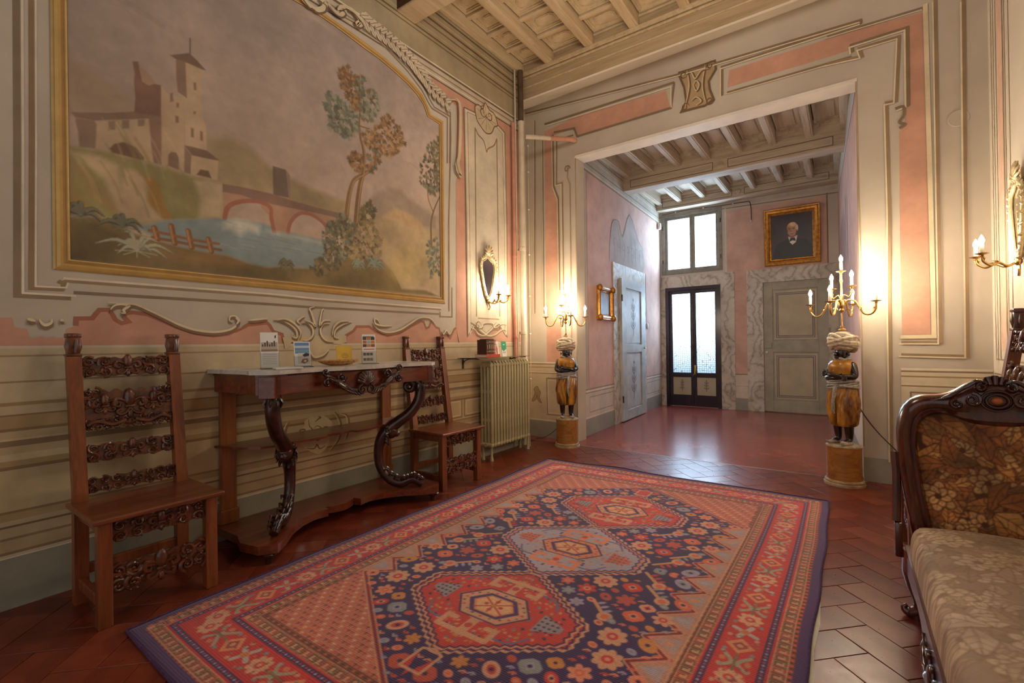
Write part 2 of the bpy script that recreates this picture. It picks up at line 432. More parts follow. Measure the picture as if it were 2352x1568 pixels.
# ---------------------------------------------------------------- vestibule shell
mb = MB(); mb.prism([(0.22, -0.05), (4.05, -0.05), (4.05, 4.2), (0.22, 4.2)], f_vleft, 0, -0.2)
wall_vl = tag(mb.build('wall_vestibule_left', P_VEST, smooth=0), kind='structure')
mb = MB(); mb.prism([(0.0, -0.05), (4.05, -0.05), (4.05, 4.2), (0.0, 4.2)], f_vright, 0, -0.2)
wall_vr = tag(mb.build('wall_vestibule_right', P_VEST, smooth=0), kind='structure')
mb = MB()
for x0, x1, z0, z1 in ((0.1, 0.318, -0.05, 4.2), (0.318, 0.38, -0.05, 2.5), (1.37, 1.41, -0.05, 2.5), (0.38, 1.37, 2.245, 2.5), (0.318, 1.41, 3.65, 4.2), (1.41, 2.05, -0.05, 4.2), (2.05, 2.985, 2.215, 4.2), (2.985, 3.35, -0.05, 4.2)):
    mb.box(x0, x1, 9.15, 9.35, z0, z1)
mb.box(0.1, 3.35, 9.345, 9.36, -0.05, 0.2); 
wall_vf = tag(mb.build('wall_vestibule_far', P_VEST, smooth=0), kind='structure')
M_VC = wood('vestibule_ceiling_wood', (150, 136, 118), (190, 174, 152), (208, 194, 172), 'y', rough=0.7, coat=0.0, scale=0.6)
M_VCX = wood('vestibule_beam_wood', (150, 136, 118), (190, 174, 152), (208, 194, 172), 'x', rough=0.7, coat=0.0, scale=0.6)
mb = MB(); mb.box(0.1, 3.5, 5.42, 9.3, 3.98, 4.2)
vceil = tag(mb.build('ceiling_vestibule', M_BEAM_GAP, smooth=0), kind='structure')  # same dark slab colour gives these coffer gaps their shade
def xl(y): return 0.46-0.0443*(y-5.2)
def xr(y): return 3.335-0.0506*(y-5.2)
for nm, y0, y1, z0, z1 in (('trim_3', 7.12, 7.36, 3.60, 3.99), ('trim_4', 8.93, 9.16, 3.70, 3.99), ('trim_5', 5.42, 5.56, 3.74, 3.99)):
    mb = MB(); mb.box(xl(y0)-0.02, xr(y0)+0.02, y0, y1, z0, z1, 0.008)
    bo = tag(mb.build(nm, M_VCX, smooth=0), kind='structure')
    xm = (xl(y0)+xr(y0))/2; hgt = z1-z0
    for sx in (-1, 1):
        c0 = xm+sx*0.10; c1 = (xr(y0)-0.12 if sx > 0 else xl(y0)+0.12); a, c = min(c0, c1), max(c0, c1)
        p = Paint(lambda a_, b_, d, y0=y0: (a_, y0-d, b_)); zb, zt = z0+0.04, z0+0.15
        p.line([(a, zb), (c, zb), (c, zt), (a, zt)], 0.008, (96, 78, 62), closed=True); p.line([(a+.02, zb+.02), (c-.02, zb+.02), (c-.02, zt-.02), (a+.02, zt-.02)], 0.006, (206, 190, 166), closed=True)
        p.build('painted_panel_line', PAINT, bo, 0)
    mb = MB(); mb.lathe([(0.001, 0), (0.05, 0), (0.045, 0.012), (0.025, 0.02), (0.001, 0.022)], n=12); mb.xf(Matrix.Translation((xm, y0, z0+0.095)) @ Matrix.Rotation(PI/2, 4, 'X')); mb.build('rosette', M_VCX, bo)
vproto = {}
NB = 7
for bay, (y0, y1) in enumerate(((5.56, 7.12), (7.36, 8.93))):
    ym = (y0+y1)/2; a0, a1 = xl(ym), xr(ym); st = (a1-a0)/NB
    for k in range(NB+1):
        x = a0+st*k; mb = MB(); w = 0.045
        xx = min(max(x, a0+w*.9), a1-w*.9)
        mb.box(xx-w, xx+w, y0-0.01, y1+0.01, 3.80, 3.985, 0.006); mb.box(xx-w*0.6, xx+w*0.6, y0, y1, 3.792, 3.802); mb.build('joist', M_VC, vceil, 0)
    for k in range(NB):
        xa = a0+st*k+0.045; xb = a0+st*(k+1)-0.045
        for r in range(3):
            y = y0+(y1-y0)*r/2; yy = min(max(y, y0+.03), y1-.03)
            mb = MB(); mb.box(xa, xb, yy-0.035, yy+0.035, 3.90, 3.985, 0.004); mb.build('cross_board', M_VC, vceil, 0)
        for r in range(2):
            key = 0
            if key not in vproto: vproto[key] = panel_mesh('coffer_panel', xb-xa-.03, (y1-y0)/2-0.10, M_VC); o = vproto[key]
            else: o = bpy.data.objects.new('coffer_panel', vproto[key].data); COL.objects.link(o)
            o.parent = vceil; o.location = ((xa+xb)/2, y0+(y1-y0)*(r+0.5)/2, 3.965)
WALLD={'pinklow': [(0.42,1.374),(0.457,1.376),(0.464,1.332),(0.509,1.322),(0.516,1.282),(0.534,1.275),(0.556,1.288),(0.574,1.275),(0.597,1.288),(0.619,1.277),(0.643,1.283),(0.651,1.325),(0.687,1.342),(0.689,1.379),(0.753,1.383),(0.765,1.404),(0.783,1.429),(0.822,1.431),(0.839,1.401),(0.848,1.379),(0.875,1.36),(0.907,1.37),(0.888,1.392),(0.889,1.415),(0.926,1.422),(0.993,1.414),(1.062,1.381),(1.134,1.346),(1.232,1.31),(1.336,1.295),(1.422,1.306),(1.485,1.333),(1.483,1.33),(1.515,1.35),(1.54,1.367),(1.673,1.384),(1.69,1.368),(1.714,1.327),(1.777,1.307),(1.784,1.257),(1.798,1.242),(2.287,1.24),(2.297,1.303),(2.362,1.336),(2.396,1.375),(2.519,1.378),(2.579,1.339),(2.706,1.302),(2.84,1.325),(2.982,1.39),(3.106,1.441),(3.138,1.435),(3.169,1.375),(3.209,1.39),(3.236,1.443),(3.302,1.387),(3.343,1.378),(3.369,1.291),(3.44,1.321),(3.497,1.281),(3.557,1.372),(3.588,1.388)],
 'pinkup': [(3.135,3.857),(3.277,3.77),(3.426,3.679),(3.527,3.681),(3.631,3.662),(3.644,3.523),(3.621,3.105),(3.648,2.949),(3.617,2.899),(3.595,1.672),(3.588,1.388)],
 'pinktop': [(3.135,3.857),(4.039,3.826),(4.653,3.809)],
 'panel': [(3.748,3.694),(3.925,3.709),(4.033,3.816),(4.116,3.875),(4.212,3.818),(4.282,3.739),(4.466,3.684),(4.484,2.665),(4.469,1.301),(4.38,1.39),(4.277,1.432),(4.176,1.369),(4.064,1.308),(3.944,1.365),(3.855,1.414),(3.765,1.306),(3.763,2.518)],
 'panelin': [(3.922,3.545),(3.973,3.488),(4.066,3.452),(4.119,3.341)],
 'panelin2': [(4.308,3.562),(4.254,3.464),(4.147,3.393),(4.119,3.341)],
 'panelinv': [(3.922,3.545),(3.91,1.881),(3.908,1.515)],
 'panelinv2': [(4.308,3.553),(4.31,2.275),(4.323,1.531)],
 'shell': [(3.926,3.773),(3.993,3.817),(4.06,3.801),(4.102,3.887),(4.17,3.836),(4.27,3.822),(4.326,3.719),(4.267,3.68),(4.208,3.588),(4.109,3.553),(4.015,3.596),(3.95,3.648)],
 'pbot': [(3.81,1.446),(3.886,1.419),(3.937,1.387),(4.003,1.393),(4.031,1.435),(4.183,1.439),(4.21,1.392),(4.283,1.402),(4.357,1.439),(4.448,1.433)],
 'pbot2': [(3.809,1.381),(3.884,1.361),(3.922,1.32),(4.001,1.3),(4.069,1.304),(4.138,1.296),(4.237,1.314),(4.311,1.35),(4.401,1.378),(4.446,1.36)],
 'L1': [(0.481,2.906),(0.48,2.23),(0.476,1.484),(0.669,1.484)],
 'L2': [(0.532,2.936),(0.53,2.247),(0.524,1.522),(0.636,1.525),(0.643,1.553),(0.621,1.566)],
 'L3': [(0.64,1.568),(1.694,1.571),(2.033,1.563),(3.374,1.563)],
 'L4': [(0.681,1.513),(1.694,1.515),(1.984,1.511),(3.345,1.519)],
 'L5': [(3.54,3.565),(3.543,3.283),(3.531,3.077),(3.5,2.466),(3.492,1.79),(3.487,1.551)],
 'L6': [(3.533,1.794),(3.53,1.497),(3.359,1.496),(3.36,1.539)],
 'arcline': [(2.121,3.866),(2.2,3.831),(2.392,3.845),(2.506,3.844),(2.674,3.838),(2.827,3.793),(3.004,3.74),(3.178,3.655),(3.269,3.559),(3.315,3.522),(3.538,3.517),(3.521,3.04)],
 'arcline2': [(2.482,3.836),(2.649,3.825),(2.801,3.78),(2.976,3.716),(3.148,3.62),(3.252,3.519),(3.283,3.498),(3.495,3.488),(3.486,3.03)],
 'garland': [(2.461,3.94),(2.553,3.914),(2.662,3.903),(2.776,3.891),(2.882,3.861),(2.991,3.831),(3.077,3.785),(3.164,3.737),(3.255,3.677),(3.365,3.645),(3.497,3.606)],
 'scr1': [(2.15,3.848),(2.2,3.813),(2.262,3.82),(2.295,3.866),(2.263,3.876),(2.231,3.84)],
 'scr2': [(2.253,3.888),(2.349,3.915),(2.415,3.896),(2.46,3.863),(2.437,3.831),(2.408,3.83),(2.437,3.87)],
 'scr3': [(2.004,3.746),(2.051,3.738),(2.11,3.78),(2.12,3.83),(2.081,3.834)],
 'edge': [(3.515,3.672),(3.619,3.703),(3.656,3.61),(3.636,3.195),(3.608,3.067),(3.65,2.947),(3.606,2.971),(3.572,3.056)],
 'cor1': [(2.342,3.996),(4.668,3.91)],
 'cor2': [(3.154,4.254),(4.737,4.205)],
 'cor3': [(3.315,4.439),(4.722,4.478)],
 'cor4': [(2.904,3.91),(4.653,3.809)],
 'ap1': [(0.817,1.456),(0.866,1.454),(0.935,1.452),(1.007,1.42),(1.082,1.381),(1.161,1.34),(1.244,1.314),(1.348,1.305),(1.441,1.326),(1.486,1.374),(1.467,1.407),(1.435,1.406),(1.429,1.379),(1.447,1.373)],
 'ap2': [(0.826,1.418),(0.844,1.441),(0.875,1.451),(0.907,1.444),(0.884,1.42),(0.889,1.403),(0.87,1.403)],
 'ap3': [(0.552,1.359),(0.56,1.339),(0.574,1.329),(0.593,1.34),(0.597,1.36)],
 'ap4': [(0.509,1.358),(0.538,1.348)],
 'ap5': [(0.628,1.351),(0.639,1.359)],
 'ap6': [(1.465,1.395),(1.484,1.382),(1.471,1.356)],
 'ap7': [(1.544,1.384),(1.673,1.402)],
 'ap8': [(1.714,1.399),(1.778,1.391),(1.844,1.357),(1.881,1.315),(1.88,1.271),(1.85,1.279),(1.858,1.3)],
 'ap9': [(1.75,1.404),(1.815,1.399),(1.874,1.365),(1.911,1.315),(1.903,1.264)],
 'ap10': [(1.92,1.381),(1.967,1.382),(2.006,1.338),(2.005,1.286),(1.965,1.253),(1.926,1.257)],
 'ap11': [(2.147,1.383),(2.097,1.377),(2.071,1.339),(2.079,1.287),(2.12,1.249),(2.18,1.244)],
 'ap12': [(1.904,1.373),(1.889,1.394),(1.944,1.432)],
 'ap13': [(1.943,1.403),(1.998,1.383),(2.026,1.361),(1.999,1.449),(1.984,1.486),(2.024,1.502)],
 'ap14': [(2.156,1.406),(2.097,1.4),(2.063,1.369),(2.081,1.468),(2.098,1.491)],
 'ap15': [(2.345,1.403),(2.262,1.374),(2.199,1.333),(2.189,1.279),(2.224,1.271)],
 'ap16': [(2.317,1.407),(2.235,1.396),(2.182,1.349),(2.168,1.287)],
 'ap17': [(2.544,1.405),(2.6,1.347),(2.706,1.319),(2.84,1.342),(2.958,1.398),(3.081,1.457),(3.21,1.461),(3.275,1.415)],
 'ap18': [(2.622,1.39),(2.601,1.423),(2.57,1.431),(2.58,1.389),(2.664,1.374),(2.751,1.38)],
 'ap19': [(1.972,1.198),(1.996,1.146),(2.028,1.126),(2.094,1.143),(2.136,1.18)],
 'ap20': [(3.37,1.349),(3.397,1.311),(3.441,1.35),(3.483,1.311),(3.528,1.352)],
 'cart': [(1.784,1.257),(1.777,1.285),(1.843,1.3),(1.95,1.301),(2.198,1.302),(2.297,1.303),(2.296,1.252),(2.242,1.232),(2.167,1.239),(2.145,1.195),(2.11,1.142),(2.011,1.119),(1.972,1.176),(1.949,1.22),(1.843,1.254),(1.82,1.215),(1.794,1.207)],
 'orn': [(1.893,0.553),(1.886,0.588),(1.909,0.625),(1.938,0.642),(1.938,0.676),(1.983,0.698),(2.044,0.696),(2.091,0.697),(2.163,0.637),(2.154,0.595),(2.129,0.577),(2.137,0.504),(2.112,0.451),(2.056,0.415),(1.995,0.438),(1.943,0.475),(1.907,0.516)],
 'o1': [(1.915,0.57),(1.901,0.613),(1.938,0.614),(1.945,0.572)],
 'o2': [(1.968,0.686),(1.975,0.636),(2.005,0.597),(2.004,0.548),(2.042,0.52),(2.073,0.543),(2.074,0.6),(2.036,0.627),(2.012,0.61)],
 'o3': [(2.021,0.657),(2.044,0.675),(2.067,0.686),(2.044,0.696)],
 'o4': [(2.09,0.612),(2.13,0.599),(2.129,0.549)],
 'o5': [(1.951,0.474),(2.011,0.463),(2.034,0.487),(2.057,0.454),(2.104,0.467)],
 'o6': [(2.188,0.714),(2.229,0.657),(2.245,0.574),(2.219,0.49),(2.152,0.422)],
 'o7': [(2.246,0.692),(2.306,0.662),(2.313,0.563),(2.286,0.478)],
 'o8': [(1.824,0.685),(1.796,0.629),(1.795,0.563)],
 'F_opening': [(0.521,3.534),(3.337,3.483),(3.337,0.049),(0.503,0.022)],
 'F_pink1': [(0.082,3.967),(0.528,4.013),(1.665,3.951),(1.703,3.761),(0.553,3.771),(0.526,3.875),(0.195,3.88),(0.206,3.887),(0.19,3.233),(0.263,3.058),(0.276,2.384),(0.279,1.89),(0.273,0.756),(0.053,0.748)],
 'F_pink2': [(2.308,3.935),(3.38,3.9),(3.791,3.861),(3.788,3.011),(3.791,2.066),(3.785,2.293),(3.792,1.249),(3.614,1.253),(3.608,1.933),(3.615,2.935),(3.646,2.99),(3.673,3.143),(3.678,3.783),(3.311,3.787),(3.303,3.747),(2.286,3.768)],
 'F_l1': [(0.195,3.867),(0.211,3.915),(0.511,3.879),(0.553,3.766),(1.718,3.745),(1.755,4.008),(-0.123,4.146)],
 'F_l1b': [(0.24,3.802),(0.496,3.795)],
 'F_l2': [(0.194,3.89),(0.195,3.232),(0.263,3.058),(0.268,1.891)],
 'F_l2b': [(0.252,3.854),(0.238,3.242),(0.324,3.243),(0.326,1.887)],
 'F_l3': [(-0.084,4.154),(-0.125,1.615)],
 'F_l3b': [(0.037,3.915),(0.024,1.607)],
 'F_l4': [(2.237,3.703),(2.241,3.991),(3.38,3.952)],
 'F_l5': [(2.285,3.717),(3.302,3.683)],
 'F_l6': [(3.125,3.687),(3.377,3.659),(3.358,3.734),(3.625,3.725),(3.599,3.199),(3.536,3.204),(3.543,2.268),(3.533,1.598),(3.531,0.199)],
 'F_l7': [(3.31,3.719),(3.304,3.781),(3.675,3.776),(3.673,3.143),(3.617,3.128)],
 'F_scroll': [(3.592,3.136),(3.642,3.137),(3.647,3.07),(3.616,3.016),(3.653,2.988),(3.615,2.967)],
 'F_l8': [(3.851,3.928),(3.85,2.524),(3.849,1.641),(3.849,1.189),(3.605,1.192)],
 'F_l9': [(4.014,3.853),(4.007,2.488),(4.007,1.628),(4.004,1.078),(3.603,1.089)],
 'F_l10': [(3.13,4.07),(3.839,3.926)],
 'F_l10b': [(3.129,3.931),(3.786,3.895)],
 'F_l11': [(-0.238,4.29),(1.778,4.077),(3.38,3.97)],
 'F_cart': [(1.8,4.09),(1.907,4.083),(2.173,4.079),(2.182,3.992),(2.111,3.892),(2.12,3.805),(2.158,3.688),(2.067,3.654),(1.985,3.66),(1.826,3.667),(1.881,3.758),(1.862,3.916)],
 'F_c1': [(1.907,4.073),(1.925,3.894),(1.88,3.693)],
 'F_c2': [(2.093,4.067),(2.06,3.868),(2.088,3.69)],
 'F_c3': [(1.968,3.901),(1.998,3.826),(2.029,3.879),(1.999,3.932),(1.968,3.901)],
 'F_c4': [(1.944,3.737),(1.997,3.762),(2.047,3.703),(1.995,3.678)],
 'F_c5': [(1.885,4.037),(1.949,4.036),(1.989,3.957),(2.052,4.019),(2.133,4.01)],
 'F_dadoL': [(-0.228,0.746),(0.047,0.736)],
 'F_dL1': [(0.048,0.768),(0.055,0.301),(0.191,0.305)],
 'F_dL2': [(0.199,0.781),(0.048,0.772)],
 'F_orn': [(-0.109,0.658),(-0.16,0.615),(-0.141,0.567),(-0.192,0.459),(-0.122,0.488),(-0.111,0.545),(-0.093,0.474),(-0.035,0.445),(-0.073,0.507),(-0.052,0.572),(-0.08,0.627)],
 'F_dadotop': [(-0.214,0.968),(0.224,0.954)],
 'F_basetop': [(-0.237,0.204),(0.152,0.215)],
 'F_dR': [(3.601,0.976),(4.094,0.974)],
 'F_dR2': [(3.6,0.907),(4.001,0.914)],
 'F_dR3': [(3.599,0.845),(3.905,0.845)],
 'F_baseR': [(3.346,0.194),(3.58,0.213)],
 'V_pink': [(0.524,3.485),(3.942,3.681),(3.782,0.573),(2.888,0.591),(1.345,0.598),(0.499,0.606)],
 'V_ghost': [(1.282,2.439),(1.392,2.983),(1.674,3.075),(1.862,2.871),(2.192,3.293),(2.628,2.935),(2.866,2.821),(2.848,2.431),(1.461,2.432)],
 'V_marble': [(1.397,2.406),(2.976,2.466),(2.86,-0.006),(1.413,0.015)],
 'V_door': [(1.639,2.192),(2.876,2.233),(2.737,0.01),(1.648,0.014)],
 'V_doorp1': [(1.879,2.054),(2.614,2.082),(2.574,1.195),(1.863,1.165)],
 'V_doorp2': [(1.838,1.044),(2.568,1.064),(2.529,0.186),(1.82,0.128)],
 'V_pic': [(0.733,1.981),(1.356,2.04),(1.382,1.565),(0.717,1.525)],
 'V_dado': [(0.463,0.609),(1.345,0.598),(2.888,0.591),(3.782,0.586)],
 'V_base': [(0.414,0.193),(1.328,0.159),(2.873,0.263),(3.918,0.265)],
 'V_switch': [(2.994,1.486)],
 'F2_win': [(0.326,3.66),(1.415,3.64),(1.411,2.502),(0.309,2.493)],
 'F2_glassL': [(0.444,3.56),(0.837,3.553),(0.835,2.56),(0.43,2.561)],
 'F2_glassR': [(0.94,3.557),(1.344,3.54),(1.337,2.547),(0.93,2.564)],
 'F2_door': [(0.386,2.258),(1.395,2.233),(1.357,0.026),(0.372,0.014)],
 'F2_dgL': [(0.495,2.117),(0.837,2.132),(0.823,0.639),(0.494,0.644)],
 'F2_dgR': [(0.936,2.111),(1.269,2.113),(1.248,0.637),(0.923,0.636)],
 'F2_plL': [(0.532,0.539),(0.794,0.547),(0.789,0.235),(0.528,0.23)],
 'F2_plR': [(0.951,0.539),(1.225,0.548),(1.221,0.224),(0.951,0.218)],
 'F2_m1': [(0.308,2.466),(1.617,2.444),(1.583,0.017),(0.273,0.007)],
 'F2_m2': [(1.796,2.463),(2.99,2.409),(2.958,0.044),(1.795,0.019)],
 'F2_d2': [(2.049,2.222),(3.024,2.194),(2.958,0.033),(2.044,0.036)],
 'F2_d2p1': [(2.229,2.03),(2.835,2.019),(2.824,1.264),(2.25,1.274)],
 'F2_d2p2': [(2.245,0.968),(2.82,0.97),(2.811,0.259),(2.235,0.238)],
 'F2_port': [(2.091,3.424),(2.91,3.418),(2.879,2.477),(2.099,2.492)],
 'F2_portin': [(2.205,3.309),(2.795,3.287),(2.785,2.579),(2.206,2.587)],
 'F2_pink': [(1.495,3.551),(2.985,3.438),(2.972,2.411),(1.796,2.463),(1.771,0.662),(1.591,0.633),(1.617,2.444),(1.491,2.444)],
 'F2_dado': [(1.603,0.634),(1.781,0.626)],
 'F2_base': [(1.597,0.215),(1.775,0.2)],
 'F2_beam': [(0.272,3.696),(1.415,3.64),(2.986,3.482)],
 'F2_cable': [(0.326,3.66),(0.846,3.664),(1.404,3.642),(1.812,3.642),(1.878,3.606),(1.891,3.301)]}
MURAL={'inner': [(1.842,3.699),(1.958,3.717),(2.08,3.727),(2.219,3.714),(2.346,3.698),(2.48,3.68),(2.647,3.664),(2.798,3.634),(2.96,3.592),(3.073,3.544),(3.16,3.482),(3.212,3.391),(3.377,3.375),(3.356,2.828),(3.336,1.694),(1.636,1.682),(0.659,1.682),(0.666,2.499),(0.669,3.016)],
 'outer': [(1.931,3.755),(2.023,3.766),(2.119,3.767),(2.241,3.762),(2.391,3.749),(2.551,3.736),(2.735,3.707),(2.879,3.672),(3.045,3.63),(3.162,3.571),(3.236,3.479),(3.259,3.426),(3.427,3.428),(3.42,2.845),(3.411,1.65),(1.635,1.621),(0.588,1.623),(0.596,2.47),(0.6,2.976)],
 'hillL': [(0.669,2.707),(0.736,2.697),(0.793,2.681),(0.843,2.649),(0.895,2.616),(0.931,2.587),(0.94,2.534),(0.668,2.428)],
 'hillR': [(1.304,2.538),(1.445,2.575),(1.57,2.551),(1.703,2.457),(1.726,2.45),(1.842,2.426),(2.076,2.385),(2.303,2.363),(2.301,2.252),(1.642,2.22),(1.394,2.256),(1.336,2.272)],
 'roof': [(0.675,2.439),(0.834,2.497),(0.94,2.547),(1.034,2.568),(1.068,2.572),(1.063,2.556),(0.912,2.492),(0.766,2.43),(0.691,2.419)],
 'wallshade': [(0.691,2.416),(0.766,2.429),(0.776,2.412),(0.77,2.282),(0.705,2.271),(0.702,2.348),(0.693,2.386)],
 'wallfront': [(0.766,2.429),(0.912,2.492),(1.063,2.558),(1.068,2.29),(0.993,2.287),(0.774,2.276)],
 'arch1': [(0.828,2.301),(0.85,2.335),(0.893,2.359),(0.947,2.346),(0.982,2.3),(0.979,2.282),(0.911,2.284),(0.841,2.283)],
 'w1': [(0.825,2.449),(0.855,2.463),(0.854,2.413),(0.825,2.401)],
 'w2': [(0.884,2.476),(0.917,2.49),(0.915,2.443),(0.883,2.429)],
 'w3': [(0.956,2.506),(0.988,2.521),(0.985,2.483),(0.956,2.469)],
 'ruin': [(0.933,2.825),(0.96,2.836),(0.967,2.794),(0.978,2.731),(1.006,2.722),(1.035,2.744),(1.067,2.749),(1.066,2.569),(1.005,2.553),(0.94,2.543),(0.945,2.637),(0.939,2.702),(0.943,2.76)],
 'ruintop': [(0.96,2.836),(0.969,2.806),(0.993,2.803),(1.016,2.782),(1.037,2.745),(1.006,2.725),(0.978,2.733),(0.967,2.794)],
 'ruinstrip': [(1.007,2.537),(1.068,2.566),(1.066,2.286),(1.029,2.286),(1.018,2.369)],
 'mid': [(1.069,2.748),(1.099,2.713),(1.124,2.73),(1.139,2.713),(1.186,2.726),(1.187,2.266),(1.095,2.277),(1.068,2.286)],
 'mw1': [(1.112,2.721),(1.126,2.73),(1.128,2.681),(1.113,2.672)],
 'mw2': [(1.144,2.679),(1.157,2.682),(1.157,2.654),(1.145,2.652)],
 'mw3': [(1.138,2.599),(1.154,2.603),(1.155,2.564),(1.14,2.558)],
 'mdoor': [(1.098,2.29),(1.101,2.355),(1.116,2.378),(1.142,2.38),(1.154,2.354),(1.153,2.282)],
 'tower': [(1.144,2.95),(1.215,2.982),(1.291,2.95),(1.282,2.853),(1.288,2.632),(1.305,2.588),(1.306,2.449),(1.189,2.437),(1.186,2.726),(1.149,2.741),(1.145,2.841)],
 'towershade': [(1.144,2.948),(1.193,2.945),(1.199,2.729),(1.151,2.747),(1.145,2.841)],
 'towerroof': [(1.114,2.947),(1.146,2.968),(1.215,3.01),(1.258,2.984),(1.304,2.948),(1.285,2.942),(1.209,2.945),(1.141,2.94)],
 'spire': [(1.22,3.101),(1.219,3.011)],
 'tw1': [(1.236,2.839),(1.249,2.845),(1.251,2.8),(1.238,2.794)],
 'tw2': [(1.219,2.557),(1.234,2.558),(1.234,2.501),(1.22,2.502)],
 'tw3': [(1.269,2.557),(1.284,2.556),(1.284,2.496),(1.27,2.499)],
 'tw4': [(1.234,2.663),(1.248,2.668),(1.244,2.65),(1.234,2.647)],
 'gateroof': [(1.184,2.438),(1.226,2.443),(1.309,2.446),(1.381,2.406),(1.314,2.398),(1.226,2.392)],
 'gatewall': [(1.22,2.393),(1.314,2.398),(1.372,2.406),(1.365,2.278),(1.241,2.261),(1.214,2.276)],
 'gateshade': [(1.184,2.43),(1.22,2.393),(1.214,2.273),(1.182,2.276)],
 'gatearch': [(1.247,2.279),(1.269,2.318),(1.314,2.323),(1.331,2.281)],
 'green': [(0.667,2.263),(0.79,2.278),(0.911,2.278),(1.06,2.278),(1.214,2.263),(1.324,2.269),(1.396,2.264),(1.39,2.042),(1.255,2.008),(1.078,1.966),(0.944,1.905),(0.908,1.92),(0.838,1.924),(0.664,1.903)],
 's1': [(0.67,2.234),(0.79,2.251),(0.866,2.22),(0.874,2.146),(0.891,2.04),(0.953,1.918),(0.873,1.948),(0.822,2.077),(0.806,2.127),(0.741,2.183)],
 's2': [(0.892,2.206),(0.937,2.219),(0.983,2.198),(1.001,2.055),(1.039,2.006),(1.07,1.966),(0.953,1.914),(0.909,1.989),(0.874,2.08)],
 's3': [(0.974,2.207),(1.021,2.198),(1.06,2.162),(1.069,2.083),(1.088,2.04),(1.12,1.986),(1.078,1.971),(1.034,2.017),(0.999,2.06),(1.006,2.125)],
 's4': [(0.666,2.191),(0.725,2.178),(0.773,2.118),(0.839,2.027),(0.873,1.948),(0.822,1.969),(0.74,2.025),(0.708,2.1),(0.67,2.141)],
 's5': [(0.666,2.088),(0.692,2.034),(0.739,1.972),(0.788,1.924),(0.739,1.94),(0.676,1.978)],
 'cliff': [(1.235,2.239),(1.313,2.266),(1.4,2.262),(1.386,2.042),(1.255,2.008),(1.267,2.13)],
 'river': [(0.944,1.901),(1.078,1.964),(1.266,2.012),(1.416,2.048),(1.64,2.063),(1.823,2.036),(2.139,2.026),(2.138,1.895),(2.02,1.797),(1.762,1.783),(1.637,1.757),(1.537,1.781),(1.426,1.81),(1.264,1.819),(1.117,1.832),(1.019,1.862)],
 'foam': [(1.404,2.022),(1.477,2.056),(1.565,2.055),(1.631,2.041),(1.617,1.984),(1.552,1.999),(1.501,1.95),(1.439,1.978),(1.391,1.969)],
 'foam2': [(1.667,2.021),(1.822,2.029),(2.023,2.021),(2.122,2.015),(2.088,1.987),(1.897,1.992),(1.721,1.983)],
 'bridge': [(1.396,2.264),(1.504,2.273),(1.702,2.279),(1.84,2.268),(2.075,2.261),(2.265,2.263),(2.263,2.102),(2.149,2.089),(2.107,2.149),(2.009,2.19),(1.914,2.184),(1.846,2.112),(1.822,2.029),(1.725,2.018),(1.709,2.112),(1.641,2.166),(1.633,2.204),(1.541,2.189),(1.453,2.136),(1.416,2.05),(1.398,2.044)],
 'parapet': [(1.396,2.264),(1.504,2.273),(1.702,2.279),(1.84,2.268),(2.075,2.261),(2.265,2.263),(2.261,2.219),(2.074,2.219),(1.839,2.211),(1.641,2.207),(1.503,2.22),(1.396,2.212)],
 'br1': [(1.406,2.046),(1.419,2.109),(1.459,2.153),(1.541,2.189),(1.633,2.204),(1.701,2.179),(1.706,2.111),(1.725,2.021)],
 'br2': [(1.825,2.029),(1.846,2.112),(1.914,2.187),(2.009,2.197),(2.107,2.153),(2.145,2.091)],
 'btower': [(1.72,2.475),(1.813,2.475),(1.842,2.443),(1.845,2.283),(1.722,2.274)],
 'btowerl': [(1.813,2.475),(1.845,2.444),(1.855,2.286),(1.833,2.283)],
 'bank': [(0.664,1.893),(0.771,1.921),(0.838,1.908),(0.908,1.861),(0.999,1.851),(1.117,1.827),(1.264,1.814),(1.426,1.806),(1.537,1.777),(1.682,1.765),(1.762,1.783),(2.02,1.795),(2.261,1.912),(2.449,1.972),(2.652,1.95),(2.781,1.863),(2.87,1.721),(3.164,1.734),(3.336,1.69),(1.636,1.679),(0.659,1.68)],
 'bankdark': [(0.664,1.862),(0.771,1.905),(0.872,1.871),(0.962,1.798),(0.907,1.722),(0.663,1.681)],
 'bankpath': [(0.771,1.894),(0.838,1.886),(0.962,1.831),(1.157,1.793),(1.425,1.795),(1.562,1.761),(1.157,1.733),(0.962,1.775),(0.838,1.843)],
 'farhill': [(2.535,2.435),(2.618,2.514),(2.726,2.582),(2.861,2.599),(3.001,2.538),(3.125,2.502),(3.308,2.456),(3.307,2.349),(2.573,2.259)],
 'field': [(2.302,2.315),(2.574,2.31),(2.879,2.321),(3.334,2.335),(3.336,1.694),(3.164,1.737),(2.87,1.73),(2.738,1.91),(2.632,2.033),(2.573,2.276)],
 'town': [(2.657,2.31),(2.745,2.381),(2.812,2.431),(2.928,2.421),(3.073,2.397),(3.123,2.351),(3.047,2.299),(2.788,2.302)],
 'pond': [(2.651,1.899),(2.83,2.081),(3.019,2.129),(3.196,2.1),(3.168,1.964),(3.014,1.78),(2.871,1.766)],
 'fr1': [(1.005,1.893),(1.107,1.886),(1.211,1.876),(1.369,1.876)],
 'fr2': [(1.018,1.855),(1.117,1.852),(1.221,1.845),(1.381,1.839)],
 'fp0': [(1.029,1.912),(1.044,1.851)],
 'fp1': [(1.112,1.94),(1.129,1.839)],
 'fp2': [(1.2,1.927),(1.218,1.829)],
 'fp3': [(1.31,1.897),(1.328,1.821)],
 'trunk1': [(2.311,2.266),(2.325,2.369),(2.345,2.462),(2.384,2.557),(2.477,2.633),(2.569,2.712),(2.601,2.807),(2.596,2.89)],
